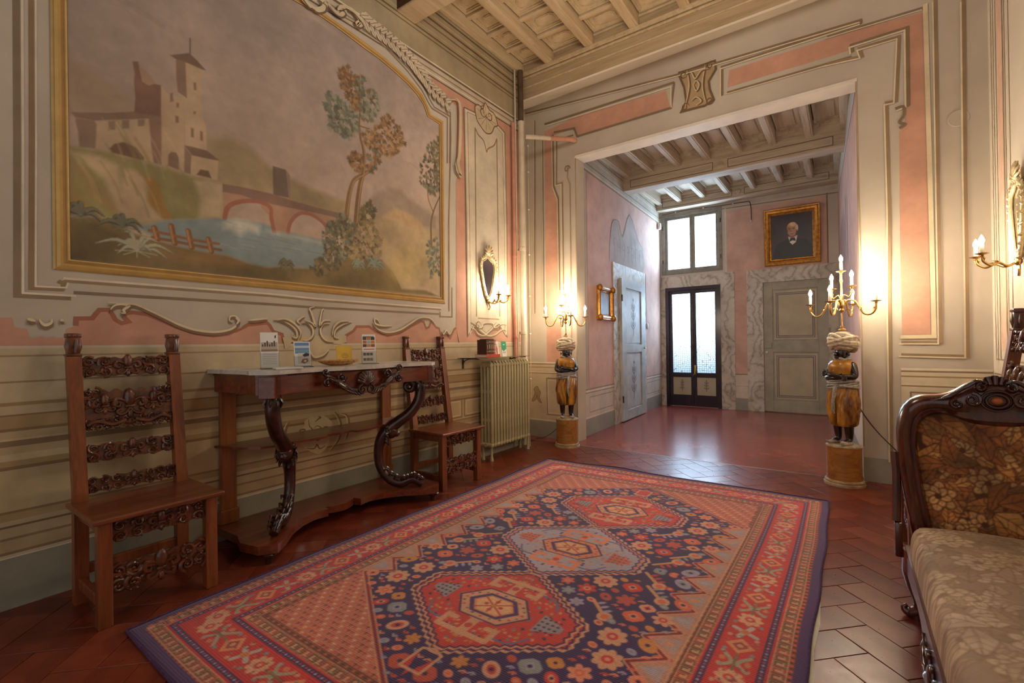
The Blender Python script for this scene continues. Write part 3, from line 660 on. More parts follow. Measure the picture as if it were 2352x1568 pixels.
 'trunk2': [(2.394,2.182),(2.42,2.407),(2.445,2.545),(2.47,2.634),(2.485,2.77),(2.477,2.85),(2.452,2.924),(2.44,3.035),(2.453,3.163)],
 'br_a': [(2.443,2.987),(2.366,2.951),(2.292,2.964)],
 'br_b': [(2.44,3.019),(2.503,3.025),(2.543,3.031)],
 'br_c': [(2.449,3.137),(2.407,3.186),(2.37,3.252)],
 'br_d': [(2.464,3.094),(2.524,3.1),(2.564,3.098)],
 'br_e': [(2.596,2.881),(2.687,2.885),(2.753,2.924)],
 'trunk3': [(3.249,2.156),(3.245,2.376),(3.288,2.519),(3.367,2.664)],
 'br_f': [(3.277,2.498),(3.217,2.599),(3.206,2.71)],
 'br_g': [(3.356,2.828),(3.291,3.003),(3.26,3.109)],
 'crA': [(2.136,3.137),(2.179,3.171),(2.276,3.149),(2.369,3.138),(2.425,3.062),(2.424,2.98),(2.328,2.881),(2.176,2.906),(2.168,2.981),(2.143,3.048)],
 'crB': [(2.252,3.359),(2.335,3.449),(2.391,3.407),(2.419,3.354),(2.467,3.276),(2.475,3.147),(2.397,3.141),(2.314,3.228)],
 'crC': [(2.42,3.395),(2.488,3.418),(2.507,3.326),(2.626,3.377),(2.628,3.19),(2.554,3.103),(2.474,3.097),(2.446,3.235)],
 'crD': [(2.478,2.967),(2.626,3.07),(2.669,3.155),(2.757,3.223),(2.869,3.159),(2.914,3.031),(2.774,2.87),(2.644,2.88),(2.521,2.89)],
 'crE': [(2.344,2.71),(2.402,2.796),(2.459,2.746),(2.458,2.663),(2.381,2.657)],
 'crF': [(2.519,2.781),(2.602,2.858),(2.654,2.823),(2.579,2.682),(2.518,2.697)],
 'crG': [(3.104,2.758),(3.172,2.985),(3.253,3.145),(3.349,3.246),(3.377,3.226),(3.362,2.712),(3.258,2.666),(3.167,2.7)],
 'crH': [(2.106,2.073),(2.211,2.217),(2.283,2.28),(2.338,2.195),(2.394,2.19),(2.316,1.968),(2.242,1.863),(2.137,1.818),(2.121,1.923)],
 'crI': [(2.264,2.165),(2.394,2.19),(2.532,2.251),(2.634,2.152),(2.631,1.981),(2.487,1.911),(2.316,1.936)],
 'crJ': [(2.434,2.296),(2.545,2.421),(2.585,2.363),(2.532,2.251),(2.452,2.218)],
 'crK': [(3.197,2.157),(3.332,2.257),(3.354,1.91),(3.218,1.875)],
 'crL': [(2.037,1.821),(2.079,1.887),(2.137,1.834),(2.26,1.834),(2.069,1.772),(1.988,1.8)],
 'ag1': [(0.946,1.767)],
 'ag2': [(2.578,1.889)],
 'ag3': [(0.707,1.918)],
 'ag4': [(0.881,1.895)],
 'ag5': [(1.805,1.792)],
 'ag6': [(2.409,1.868)]}
# ---------------------------------------------------------------- raster canvas woven / painted into a fine grid of coloured vertices
rng = np.random.default_rng(5)
def fbm(h, w, base=6, octs=5, seed=0, asp=1.0):
    r = np.random.default_rng(seed); out = np.zeros((h, w)); amp = 1.0; tot = 0
    for o in range(octs):
        gy = max(2, int(base*2**o)); gx = max(2, int(base*asp*2**o)); g = r.random((gy+2, gx+2))
        y = np.linspace(0, gy, h); x = np.linspace(0, gx, w); yi = y.astype(int); xi = x.astype(int)
        fy = y-yi; fx_ = x-xi; fy = fy*fy*(3-2*fy); fx_ = fx_*fx_*(3-2*fx_)
        a = g[yi][:, xi]; b_ = g[yi][:, xi+1]; c = g[yi+1][:, xi]; d = g[yi+1][:, xi+1]
        out += amp*((a*(1-fx_)+b_*fx_)*(1-fy)[:, None]+(c*(1-fx_)+d*fx_)*fy[:, None]); tot += amp; amp *= 0.55
    return out/tot-0.5

class Canvas:
    def __init__(s, x0, x1, y0, y1, step):
        s.x0, s.y0, s.step = x0, y0, step
        s.w = int(round((x1-x0)/step))+1; s.h = int(round((y1-y0)/step))+1
        s.xs = x0+np.arange(s.w)*step; s.ys = y0+np.arange(s.h)*step
        s.C = np.zeros((s.h, s.w, 3)); s.noise = fbm(s.h, s.w, 8, 6, 11, s.w/s.h)
    def _box(s, x0, x1, y0, y1):
        i0 = max(0, int((x0-s.x0)/s.step)-1); i1 = min(s.w, int((x1-s.x0)/s.step)+3)
        j0 = max(0, int((y0-s.y0)/s.step)-1); j1 = min(s.h, int((y1-s.y0)/s.step)+3)
        return i0, i1, j0, j1
    def _blend(s, b, a, col, amp):
        i0, i1, j0, j1 = b; c = np.array(col[:3], float)/255.0
        cc = c[None, None, :]*(1+amp*s.noise[j0:j1, i0:i1, None]*2)
        s.C[j0:j1, i0:i1] = s.C[j0:j1, i0:i1]*(1-a[..., None])+cc*a[..., None]
    def fill(s, pts, col, alpha=1.0, amp=0.12, soft=0.6):
        P = np.array(pts, float); b = s._box(P[:, 0].min(), P[:, 0].max(), P[:, 1].min(), P[:, 1].max()); i0, i1, j0, j1 = b
        if i1 <= i0 or j1 <= j0: return
        X, Y = np.meshgrid(s.xs[i0:i1], s.ys[j0:j1]); ins = np.zeros(X.shape, bool); dist = np.full(X.shape, 1e9)
        for k in range(len(P)):
            ax, ay = P[k-1]; bx, by = P[k]
            with np.errstate(divide='ignore', invalid='ignore'):
                cr = ((ay > Y) != (by > Y)) & (X < (bx-ax)*(Y-ay)/(by-ay+1e-12)+ax)
            ins ^= cr
            L2 = (bx-ax)**2+(by-ay)**2+1e-12; t = np.clip(((X-ax)*(bx-ax)+(Y-ay)*(by-ay))/L2, 0, 1)
            dist = np.minimum(dist, (X-ax-t*(bx-ax))**2+(Y-ay-t*(by-ay))**2)
        d = np.sqrt(dist)*np.where(ins, 1, -1)
        s._blend(b, np.clip(0.5+d/(2*soft*s.step), 0, 1)*alpha, col, amp)
    def line(s, pts, w, col, alpha=1.0, amp=0.1, closed=False, smooth=0):
        if smooth: pts = spline(pts, smooth, closed)
        P = np.array(pts, float); w0 = np.max(w); b = s._box(P[:, 0].min()-w0, P[:, 0].max()+w0, P[:, 1].min()-w0, P[:, 1].max()+w0); i0, i1, j0, j1 = b
        if i1 <= i0 or j1 <= j0: return
        X, Y = np.meshgrid(s.xs[i0:i1], s.ys[j0:j1]); m_ = np.zeros(X.shape); n = len(P)
        ws = np.full(n, w) if np.isscalar(w) else np.interp(np.linspace(0, 1, n), np.linspace(0, 1, len(w)), w)
        for k in range(0 if closed else 1, n):
            ax, ay = P[k-1]; bx, by = P[k]; L2 = (bx-ax)**2+(by-ay)**2+1e-12
            t = np.clip(((X-ax)*(bx-ax)+(Y-ay)*(by-ay))/L2, 0, 1); d = np.sqrt((X-ax-t*(bx-ax))**2+(Y-ay-t*(by-ay))**2)
            m_ = np.maximum(m_, np.clip(0.5+(ws[k]/2-d)/(1.1*s.step), 0, 1))
        s._blend(b, m_*alpha, col, amp)
    def oval(s, c, rx, ry, ang, col, alpha=1.0, amp=0.1):
        R = max(rx, ry); b = s._box(c[0]-R, c[0]+R, c[1]-R, c[1]+R); i0, i1, j0, j1 = b
        if i1 <= i0 or j1 <= j0: return
        X, Y = np.meshgrid(s.xs[i0:i1]-c[0], s.ys[j0:j1]-c[1]); u = X*math.cos(ang)+Y*math.sin(ang); v = -X*math.sin(ang)+Y*math.cos(ang)
        q = np.sqrt((u/rx)**2+(v/ry)**2); s._blend(b, np.clip(0.5+(1-q)*min(rx, ry)/(1.2*s.step), 0, 1)*alpha, col, amp)
    def leaves(s, poly, n, cols, lo=0.02, hi=0.042, alpha=0.9, lean=None):
        P = np.array(poly); x0, y0 = P.min(0); x1, y1 = P.max(0); cx, cy = P.mean(0); k = 0; tries = 0
        while k < n and tries < n*20:
            tries += 1; x = rng.uniform(x0, x1); y = rng.uniform(y0, y1); ins = False
            for i in range(len(P)):
                ax, ay = P[i-1]; bx, by = P[i]
                if (ay > y) != (by > y) and x < (bx-ax)*(y-ay)/(by-ay+1e-12)+ax: ins = not ins
            if not ins: continue
            k += 1; a = math.atan2(y-cy, x-cx)+rng.normal(0, 0.6) if lean is None else lean+rng.normal(0, .6)
            L = rng.uniform(lo, hi); c = cols[rng.integers(len(cols))]
            for da in (-0.5, 0, 0.5):
                s.oval((x+math.cos(a+da)*L*.4, y+math.sin(a+da)*L*.4), L*.42, L*.15, a+da, c, alpha, 0.2)
    def mesh(s, name, mt, fn, keep=None, parent=None):
        n = s.w*s.h; X, Y = np.meshgrid(s.xs, s.ys); V = np.array(fn(X, Y)).reshape(3, -1).T
        idx = np.arange(n).reshape(s.h, s.w)
        q = np.stack([idx[:-1, :-1], idx[:-1, 1:], idx[1:, 1:], idx[1:, :-1]], -1).reshape(-1, 4)
        if keep is not None:
            kp = keep(X, Y); kq = (kp[:-1, :-1] & kp[1:, :-1] & kp[:-1, 1:] & kp[1:, 1:]).reshape(-1); q = q[kq]
        used = np.unique(q); rm = np.full(n, -1); rm[used] = np.arange(len(used)); q = rm[q]; V = V[used]
        C = np.clip(s.C, 0.004, 1).reshape(-1, 3)[used]; L = np.where(C <= 0.04045, C/12.92, ((C+0.055)/1.055)**2.4)
        me = bpy.data.meshes.new(name); me.vertices.add(len(V)); me.vertices.foreach_set('co', V.astype(np.float32).ravel())
        nf = len(q); me.loops.add(nf*4); me.loops.foreach_set('vertex_index', q.astype(np.int32).ravel())
        me.polygons.add(nf); me.polygons.foreach_set('loop_start', np.arange(0, nf*4, 4, dtype=np.int32)); me.polygons.foreach_set('loop_total', np.full(nf, 4, dtype=np.int32))
        me.update(calc_edges=True)
        at = me.color_attributes.new('Col', 'FLOAT_COLOR', 'POINT'); at.data.foreach_set('color', np.concatenate([L, np.ones((len(L), 1))], 1).astype(np.float32).ravel())
        me.polygons.foreach_set('use_smooth', [True]*nf)
        me.materials.append(mt); o = bpy.data.objects.new(name, me); COL.objects.link(o)
        if parent is not None: o.parent = parent
        return o

# ---------------------------------------------------------------- painted decoration of the left wall
GREY, CREAM, PINK, LINE, DLINE, LITE, SKIRT = (196, 180, 158), (214, 196, 164), (200, 150, 126), (142, 120, 98), (110, 90, 72), (224, 210, 186), (152, 146, 128)
w = WALLD
p = Paint(f_left); p.rect(-1.5, 4.778, 0, 0.243, SKIRT); p.line([(-1.5, 0.243), (4.778, 0.243)], 0.012, LITE); p.build('painted_skirting', PAINT, wall_left, 0)
bands = [(1.241, 1.228, LITE), (1.228, 1.197, (208, 188, 148)), (1.197, 1.188, (158, 130, 92)), (1.188, 1.073, (206, 188, 152)), (1.073, 1.064, (150, 122, 86)), (1.064, 0.972, (206, 188, 150)),
         (0.972, 0.955, (156, 122, 72)), (0.955, 0.914, (206, 184, 142)), (0.914, 0.906, (128, 98, 64)), (0.906, 0.848, (172, 138, 84)), (0.848, 0.834, (128, 96, 60)), (0.834, 0.80, (198, 170, 124)), (0.80, 0.79, (214, 190, 144)),
         (0.79, 0.762, (126, 98, 66)), (0.762, 0.727, (196, 170, 126)), (0.727, 0.695, (216, 194, 148)), (0.695, 0.668, (182, 148, 94)), (0.668, 0.652, (130, 98, 60)), (0.652, 0.458, (204, 178, 130)), (0.458, 0.446, (140, 106, 66)),
         (0.446, 0.412, (178, 146, 98)), (0.412, 0.39, (206, 182, 138)), (0.39, 0.38, (110, 82, 54)), (0.38, 0.334, (200, 172, 128)), (0.334, 0.322, (142, 110, 70)), (0.322, 0.268, (190, 162, 116)), (0.268, 0.255, (136, 108, 74)), (0.255, 0.243, (222, 202, 160))]
for z1, z0, c in bands:
    c = tuple(int(.68*q+.32*t_) for q, t_ in zip(c, (178, 158, 134)))
    p = Paint(f_left); p.rect(-1.5, 4.778, z0, z1, c, off=0.0015); p.build('painted_moulding_band', PAINT, wall_left, 0)
# panel on the dado behind the console
p = Paint(f_left); p.lay = 10
p.fill(spline(w['orn'], 4, True), (212, 192, 150), off=0.0022)
for k in ('o1', 'o2', 'o3', 'o4', 'o5'): p.line(w[k], 0.012, (134, 106, 72), True, 5, off=0.0026)
for k in ('o6', 'o7', 'o8'): p.line(w[k], 0.016, (148, 116, 76), True, 5, off=0.0024); p.line([(a-0.018, b_) for a, b_ in w[k]], 0.010, (222, 202, 158), True, 5, off=0.0025)
p.build('painted_scroll_ornament', PAINT, wall_left, 0)
for y0, y1 in ((3.42, 3.66), (3.70, 4.5)):
    p = Paint(f_left); p.lay = 10; p.line([(y0, 0.48), (y1, 0.48), (y1, 0.66), (y0, 0.66)], 0.012, (140, 112, 76), closed=True, off=0.0022); p.line([(y0+.03, 0.5), (y1-.03, 0.5), (y1-.03, 0.64), (y0+.03, 0.64)], 0.008, (224, 204, 164), closed=True, off=0.0024); p.build('painted_panel_line', PAINT, wall_left, 0)
# pink ground
lo = [(q[0], q[1]) for q in w['pinklow']]
p = Paint(f_left); p.fill([(-1.5, lo[0][1])]+lo+[(3.63, 1.241), (-1.5, 1.241)], PINK); p.line(lo[12:], 0.022, (168, 108, 84)); p.build('painted_pink_band', PAINT, wall_left, 0)
up = w['pinkup']; tp = w['pinktop']
p = Paint(f_left); p.fill(up+[(3.62, 1.241), (4.778, 1.241), (4.778, tp[-1][1])]+tp[::-1][:-1], PINK); p.build('painted_pink_ground', PAINT, wall_left, 0)
# frieze and cornice
p = Paint(f_left); p.rect(-1.5, 4.778, 3.93, 4.5, (166, 150, 118)); p.rect(-1.5, 4.778, 3.80, 3.93, (196, 180, 154))
for z, t, c in ((3.805, .014, DLINE), (3.835, .01, LITE), (3.87, .012, LINE), (3.925, .018, DLINE), (3.945, .012, LITE), (4.16, .012, (122, 100, 64)), (4.20, .016, (112, 88, 54)), (4.24, .01, (190, 166, 122)), (4.30, .012, (120, 96, 60)), (4.36, .02, (110, 86, 52)), (4.40, .012, (196, 172, 128)), (4.46, .016, (104, 80, 48))):
    p.line([(-1.5, z), (4.778, z)], t, c)
p.build('painted_frieze', PAINT, wall_left, 0)
# grey surround lines
p = Paint(f_left)
def ext(k, top=3.36): return [(w[k][0][0], top)]+w[k]
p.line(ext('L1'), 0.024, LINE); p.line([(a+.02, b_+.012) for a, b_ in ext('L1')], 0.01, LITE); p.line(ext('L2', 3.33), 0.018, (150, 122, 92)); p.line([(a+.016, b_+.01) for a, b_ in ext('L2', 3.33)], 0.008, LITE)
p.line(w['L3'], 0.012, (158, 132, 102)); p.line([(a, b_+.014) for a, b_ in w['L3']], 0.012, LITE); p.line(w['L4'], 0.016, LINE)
p.line(w['L5'], 0.016, LINE); p.line(w['L6'], 0.012, (150, 122, 92))
for k in ('arcline', 'arcline2'):
    p.line(w[k], 0.014, LINE); p.line([(2*2.015-a, b_) for a, b_ in w[k]], 0.014, LINE)
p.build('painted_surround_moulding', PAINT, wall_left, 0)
# leaf garland along the arch, both shoulders
p = Paint(f_left); p.lay = 30
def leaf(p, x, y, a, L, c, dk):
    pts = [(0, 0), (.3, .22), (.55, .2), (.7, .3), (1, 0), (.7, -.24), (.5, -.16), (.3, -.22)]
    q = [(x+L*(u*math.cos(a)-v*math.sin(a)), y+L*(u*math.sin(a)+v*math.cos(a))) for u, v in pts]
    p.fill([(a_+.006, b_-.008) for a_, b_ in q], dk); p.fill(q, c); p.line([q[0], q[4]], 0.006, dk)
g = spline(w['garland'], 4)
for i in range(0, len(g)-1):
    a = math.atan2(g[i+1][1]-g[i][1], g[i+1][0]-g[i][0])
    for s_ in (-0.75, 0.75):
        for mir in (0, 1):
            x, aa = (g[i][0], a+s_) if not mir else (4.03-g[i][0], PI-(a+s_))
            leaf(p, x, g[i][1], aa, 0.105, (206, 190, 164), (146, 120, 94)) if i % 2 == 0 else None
for k in ('scr1', 'scr2', 'scr3'):
    for mir in (0, 1):
        q = w[k] if not mir else [(4.03-a, b_) for a, b_ in w[k]]
        p.line(q, 0.045, (206, 186, 152), True, 5); p.line([(a+.012, b_-.018) for a, b_ in q], 0.014, DLINE, True, 5)
e = spline(w['edge'], 4); p.line(e, 0.05, (210, 190, 156), True); p.line([(a-.022, b_) for a, b_ in e], 0.012, LINE, True)
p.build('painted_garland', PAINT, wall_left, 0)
# apron scrolls and cartouche under the fresco
p = Paint(f_left); p.lay = 40
p.fill(w['cart'], (204, 184, 148))
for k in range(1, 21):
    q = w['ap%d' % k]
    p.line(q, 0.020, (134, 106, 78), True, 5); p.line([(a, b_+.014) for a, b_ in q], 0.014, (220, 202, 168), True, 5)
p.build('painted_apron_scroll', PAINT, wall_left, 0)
# tall panel beside the pipes
p = Paint(f_left); p.lay = 40; pn = w['panel']
p.fill(pn, (208, 194, 170)); p.line(pn, 0.016, LINE, closed=True)
q = [(4.116+(a-4.116)*0.86, 2.6+(b_-2.6)*0.975) for a, b_ in pn]; p.line(q, 0.010, (168, 142, 108), closed=True)
q = [(4.116+(a-4.116)*0.90, 2.6+(b_-2.6)*0.982) for a, b_ in pn]; p.line(q, 0.010, (230, 214, 184), closed=True)
for k in ('panelin', 'panelin2', 'panelinv', 'panelinv2'): p.line(w[k], 0.016, (150, 122, 90), smooth=4)
p.line([(3.93, 1.50), (4.31, 1.50)], .014, (160, 132, 98))
p.fill(spline(w['shell'], 3, True), (206, 186, 152)); sc = np.mean(w['shell'], 0)
p.line(spline(w['shell'], 3, True), 0.014, (128, 100, 72), closed=True)
for i in range(0, len(w['shell']), 1): p.line([tuple(sc), tuple(sc+(np.array(w['shell'][i])-sc)*0.86)], 0.018, (146, 118, 88), True)
for k in (0, 1): p.line(spiral((sc[0]-.06+.12*k, sc[1]+.04), .06, .012, PI*k, 1.2 if k else -1.2), .014, (120, 94, 68), True)
for k in ('pbot', 'pbot2'): p.line(w[k], 0.018, (150, 122, 92), True, 4); p.line([(a, b_+.016) for a, b_ in w[k]], .012, (230, 212, 182), True, 4)
for k in (0, 1): p.line(spiral((3.93+.36*k, 1.42), .05, .01, PI*k, 1.1), .014, (140, 112, 82), True)
p.build('painted_wall_panel', PAINT, wall_left, 0)

# ---------------------------------------------------------------- fresco
m = MURAL
cv = Canvas(0.65, 3.385, 1.675, 3.735, 0.005)
X, Y = np.meshgrid(cv.xs, cv.ys); t = np.clip((Y-1.7)/2.0, 0, 1)[..., None]
sky0 = np.array((210, 182, 158))/255; sky1 = np.array((164, 148, 140))/255
n1 = fbm(cv.h, cv.w, 3, 5, 2, 1.6)[..., None]; n2 = fbm(cv.h, cv.w, 2, 6, 9, 3.0)[..., None]
tt = np.clip(t*1.25-0.15, 0, 1)
cv.C = sky0*(1-tt)+sky1*tt; cv.C = cv.C*(1+0.32*n1)+np.array((0.30, 0.24, 0.20))*np.clip(n2-0.05, 0, 1)*0.9-np.array((0.10, 0.08, 0.02))*np.clip(-n2-0.08, 0, 1)
for i in range(26):      # soft cloud streaks
    x = rng.uniform(.7, 3.3); y = rng.uniform(2.7, 3.7); L = rng.uniform(.15, .5)
    cv.line([(x, y), (x+L*.5, y+.02), (x+L, y-.02)], rng.uniform(.01, .04), (214, 186, 156) if i % 2 else (150, 126, 112), 0.16, 0.3, smooth=4)
def F(k, c, al=1.0, amp=0.18, soft=0.8): cv.fill(m[k], c, al, amp, soft)
F('hillL', (168, 142, 112), .75, .2, 6); F('hillR', (166, 146, 98), .8, .35, 5); F('farhill', (150, 134, 110), .7, .25, 5); F('field', (196, 172, 118), .75, .35, 8)
F('town', (206, 168, 116), .6, .5, 4)
for i in range(7): cv.fill([(2.78+.05*i, 2.35-.012*i), (2.81+.05*i, 2.35-.012*i), (2.81+.05*i, 2.42-.012*i), (2.795+.05*i, 2.44-.012*i)], (206, 164, 110), .6)
F('btower', (112, 92, 78)); F('btowerl', (170, 140, 112), .7)
F('wallfront', (202, 174, 136)); F('wallshade', (146, 118, 96)); F('arch1', (116, 84, 64)); F('roof', (138, 108, 88))
for k in ('w1', 'w2', 'w3'): F(k, (148, 120, 98))
F('mid', (198, 168, 132)); F('ruin', (124, 88, 72)); F('ruintop', (170, 136, 108)); F('ruinstrip', (146, 110, 90))
F('tower', (204, 174, 138)); F('towershade', (142, 110, 90)); F('towerroof', (118, 90, 72)); cv.line(m['spire'], .008, (118, 94, 78))
F('gatewall', (204, 174, 134)); F('gateshade', (140, 112, 92)); F('gateroof', (124, 92, 74)); F('gatearch', (112, 84, 64))
for k in ('mw1', 'mw2', 'mw3', 'mdoor', 'tw1', 'tw2', 'tw3', 'tw4'): F(k, (134, 104, 84))
F('green', (158, 148, 88), 1, .35, 3); F('s4', (176, 142, 84), .8, .3, 4); F('s1', (208, 180, 138), .95, .2, 3); F('s2', (212, 182, 140), .95, .2, 3); F('s3', (178, 128, 52), .95, .3, 2); F('s5', (176, 130, 64), .8, .3, 4); F('cliff', (202, 180, 138), .95, .25, 3)
for i in range(24):
    x = rng.uniform(.68, 1.2); y = rng.uniform(2.15, 2.5); cv.line([(x, y), (x+.06, y-.1), (x+.09, y-.2)], .012, [(140, 136, 82), (206, 180, 132), (170, 130, 70)][i % 3], .35, .3, smooth=3)
F('river', (136, 160, 162), 1, .2, 2); F('bridge', (186, 142, 112)); F('parapet', (136, 104, 88)); cv.line(m['br1'], .028, (170, 100, 76), smooth=4); cv.line(m['br2'], .026, (172, 104, 80), smooth=4)
F('foam', (214, 208, 190), .8, .4, 4); F('foam2', (204, 204, 190), .6, .3, 3)
for i in range(30):
    x = rng.uniform(1.25, 2.25); y = rng.uniform(1.88, 2.05)-(x-1.2)*.06; cv.line([(x, y), (x+rng.uniform(.05, .2), y-.004)], .007, (178, 190, 184) if i % 2 else (112, 136, 142), .4)
F('bank', (128, 108, 62), 1, .4, 2); F('bankpath', (164, 122, 66), .8, .3, 5); F('bankdark', (92, 78, 48), .7, .4, 8); F('pond', (206, 180, 112), .6, .3, 8)
for k in range(4): cv.line(m['fp%d' % k], .03, (134, 84, 48)); 
cv.line(m['fr1'], .017, (150, 96, 56)); cv.line(m['fr2'], .017, (138, 88, 50))
for k in range(4): cv.line([(a-.006, b_) for a, b_ in m['fp%d' % k]], .012, (196, 138, 84))
BRN = [(126, 84, 48), (154, 110, 66), (178, 134, 84), (110, 76, 46)]; TEAL = [(112, 124, 104), (136, 142, 118), (92, 100, 82), (156, 156, 128)]; OLV = [(110, 98, 62), (142, 124, 80), (86, 80, 54)]
cv.line(m['trunk1'], [.044, .036, .032, .02], (134, 98, 60), smooth=4); cv.line(m['trunk2'], [.05, .04, .03, .014], (120, 86, 54), smooth=4)
cv.line([(a+.01, b_) for a, b_ in m['trunk2']], [.012, .01, .006], (176, 138, 92), smooth=4); cv.line([(a+.009, b_) for a, b_ in m['trunk1']], .008, (182, 144, 96), smooth=4)
for k in ('br_a', 'br_b', 'br_c', 'br_d', 'br_e'): cv.line(m[k], .01, (112, 78, 48), smooth=3)
cv.line(m['trunk3'], [.024, .02, .012], (118, 94, 66), smooth=4); cv.line(m['br_f'], .010, (110, 88, 60), smooth=3); cv.line(m['br_g'], .008, (130, 110, 80), smooth=3)
for k, n, c in (('crA', 95, TEAL), ('crB', 75, BRN), ('crC', 75, TEAL+BRN[:1]), ('crD', 120, BRN+[(190, 150, 100)]), ('crE', 26, BRN), ('crF', 24, BRN+TEAL), ('crG', 80, OLV+TEAL[:2]), ('crI', 120, [(190, 164, 110), (166, 148, 100), (140, 118, 76)]), ('crH', 95, TEAL+OLV), ('crJ', 30, OLV), ('crK', 36, TEAL), ('crL', 26, OLV)):
    cv.leaves(m[k], n, [tuple(int(q*.8) for q in cc) for cc in c], .03, .055)
    cv.leaves(m[k], n//3, [(92, 66, 42), (76, 74, 56)], .02, .036, .8)
    cv.leaves(m[k], n, c, .026, .048)
def agave(k, n, L, c, dk, spread=1.0):
    x, y = m[k][0]
    for i in range(n):
        a = PI*(0.04+0.92*i/(n-1)); l = L*(0.7+0.3*math.sin(i*2.3)); q = [(x, y), (x+math.cos(a)*l*.5, y+math.sin(a)*l*.42+.012), (x+math.cos(a)*l*spread, y+math.sin(a)*l*.55-.035*abs(math.cos(a)))]
        cv.line(q, [.016, .026, .004], dk, .9, smooth=4); cv.line([(u+.003, v_+.004) for u, v_ in q], [.010, .018, .003], c, 1, smooth=4)
    for i in range(5): a = -PI*(0.1+.8*i/4); cv.line([(x, y), (x+math.cos(a)*L*.5, y+math.sin(a)*.035)], [.02, .005], c)
agave('ag1', 11, .20, (186, 186, 156), (110, 108, 84)); agave('ag2', 9, .14, (142, 162, 146), (100, 116, 104)); agave('ag3', 7, .13, (120, 120, 96), (62, 60, 46)); agave('ag4', 7, .12, (112, 116, 92), (60, 58, 44)); agave('ag5', 6, .09, (120, 116, 86), (72, 64, 44)); agave('ag6', 6, .10, (150, 166, 146), (110, 118, 100))
cv.C = (cv.C*0.76+np.array((0.67, 0.585, 0.51))*0.24)*0.96
cv.C *= (1+0.10*fbm(cv.h, cv.w, 40, 3, 4, 1.3)[..., None])
inn = [(a, b_) for a, b_ in m['inner']]; out = [(a, b_) for a, b_ in m['outer']]
RI = [(2.015, 3.727), (2.219, 3.714), (2.346, 3.698), (2.48, 3.68), (2.647, 3.664), (2.798, 3.634), (2.96, 3.592), (3.073, 3.544), (3.16, 3.482), (3.212, 3.391), (3.368, 3.376), (3.360, 1.684)]
RO = [(2.015, 3.775), (2.241, 3.762), (2.391, 3.749), (2.551, 3.736), (2.735, 3.707), (2.879, 3.672), (3.045, 3.63), (3.162, 3.571), (3.236, 3.479), (3.259, 3.428), (3.432, 3.430), (3.428, 1.622)]
mirr = lambda R: R+[(4.03-a, b_) for a, b_ in reversed(R)][:-1]
IN, OUT = mirr(RI), mirr(RO)
IN2 = np.array(IN)
def keep(X, Y):
    ins = np.zeros(X.shape, bool)
    P = np.array([(2.015+(a-2.015)*1.008, 2.7+(b_-2.7)*1.01) for a, b_ in IN])
    for k in range(len(P)):
        ax, ay = P[k-1]; bx, by = P[k]; ins ^= ((ay > Y) != (by > Y)) & (X < (bx-ax)*(Y-ay)/(by-ay+1e-12)+ax)
    return ins
fres = thing('wall_fresco', 'arched landscape fresco of ruined castle, bridge and trees in an ochre frame', 'fresco', (0, 0, 0))
FRESCO_MAT = paint('fresco_paint', rough=0.85, amp=0.10, scale=3.0, bmp=0.05)
cv.mesh('painted_scene', FRESCO_MAT, lambda X, Y: (np.full(X.shape, 0.006), X, Y), keep, fres)
# ochre frame, swept between the two outlines with a raised profile
def resample(pts, n):
    P = np.array(list(pts)+[pts[0]]); d = np.r_[0, np.cumsum(np.hypot(*np.diff(P, axis=0).T))]; s_ = np.linspace(0, d[-1], n+1)[:-1]
    return np.stack([np.interp(s_, d, P[:, 0]), np.interp(s_, d, P[:, 1])], 1)
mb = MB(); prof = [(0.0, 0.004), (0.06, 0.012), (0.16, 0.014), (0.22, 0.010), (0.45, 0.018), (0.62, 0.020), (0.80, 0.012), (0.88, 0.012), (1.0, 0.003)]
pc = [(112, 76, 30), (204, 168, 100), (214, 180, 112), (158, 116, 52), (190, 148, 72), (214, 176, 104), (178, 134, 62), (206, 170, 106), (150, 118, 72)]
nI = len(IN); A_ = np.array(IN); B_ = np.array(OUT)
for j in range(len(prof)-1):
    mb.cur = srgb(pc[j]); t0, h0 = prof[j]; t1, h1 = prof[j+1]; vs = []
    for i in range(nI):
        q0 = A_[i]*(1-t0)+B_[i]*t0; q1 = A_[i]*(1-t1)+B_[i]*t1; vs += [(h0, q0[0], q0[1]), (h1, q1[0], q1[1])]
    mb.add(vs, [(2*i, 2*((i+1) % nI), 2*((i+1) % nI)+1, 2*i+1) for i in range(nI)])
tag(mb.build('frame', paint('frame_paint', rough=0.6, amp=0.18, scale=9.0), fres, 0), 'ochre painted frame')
# ---------------------------------------------------------------- painted decoration of the far wall
p = Paint(f_far); p.fill([(0.053, 0.748), (0.06, 3.967)]+w['F_pink1'][1:7]+[(0.195, 3.87)]+w['F_pink1'][8:], PINK); p.build('painted_pink_panel', PAINT, wall_far, 0)
p = Paint(f_far); q = w['F_pink2']; p.fill([q[0], (3.38, 3.902), (3.787, 3.865), (3.79, 1.252), (3.612, 1.252)]+q[8:], PINK); p.build('painted_pink_panel', PAINT, wall_far, 0)
p = Paint(f_far); p.lay = 20
p.rect(-0.255, 0.50, 0, 0.208, SKIRT); p.rect(3.345, 4.14, 0, 0.205, SKIRT)
p.build('painted_skirting', PAINT, wall_far, 0)
p = Paint(f_far); p.lay = 22
for a0, a1 in ((-0.255, 0.44), (3.60, 4.14)):
    p.rect(a0, a1, 0.21, 0.97, (204, 184, 150) if a0 < 0 else (212, 196, 166))
    for z, t, c in ((0.97, .016, LITE), (0.952, .014, LINE), (0.91, .012, (160, 132, 96)), (0.845, .012, (222, 204, 168)), (0.832, .010, LINE), (0.225, .014, LITE)): p.line([(a0, z), (a1, z)], t, c)
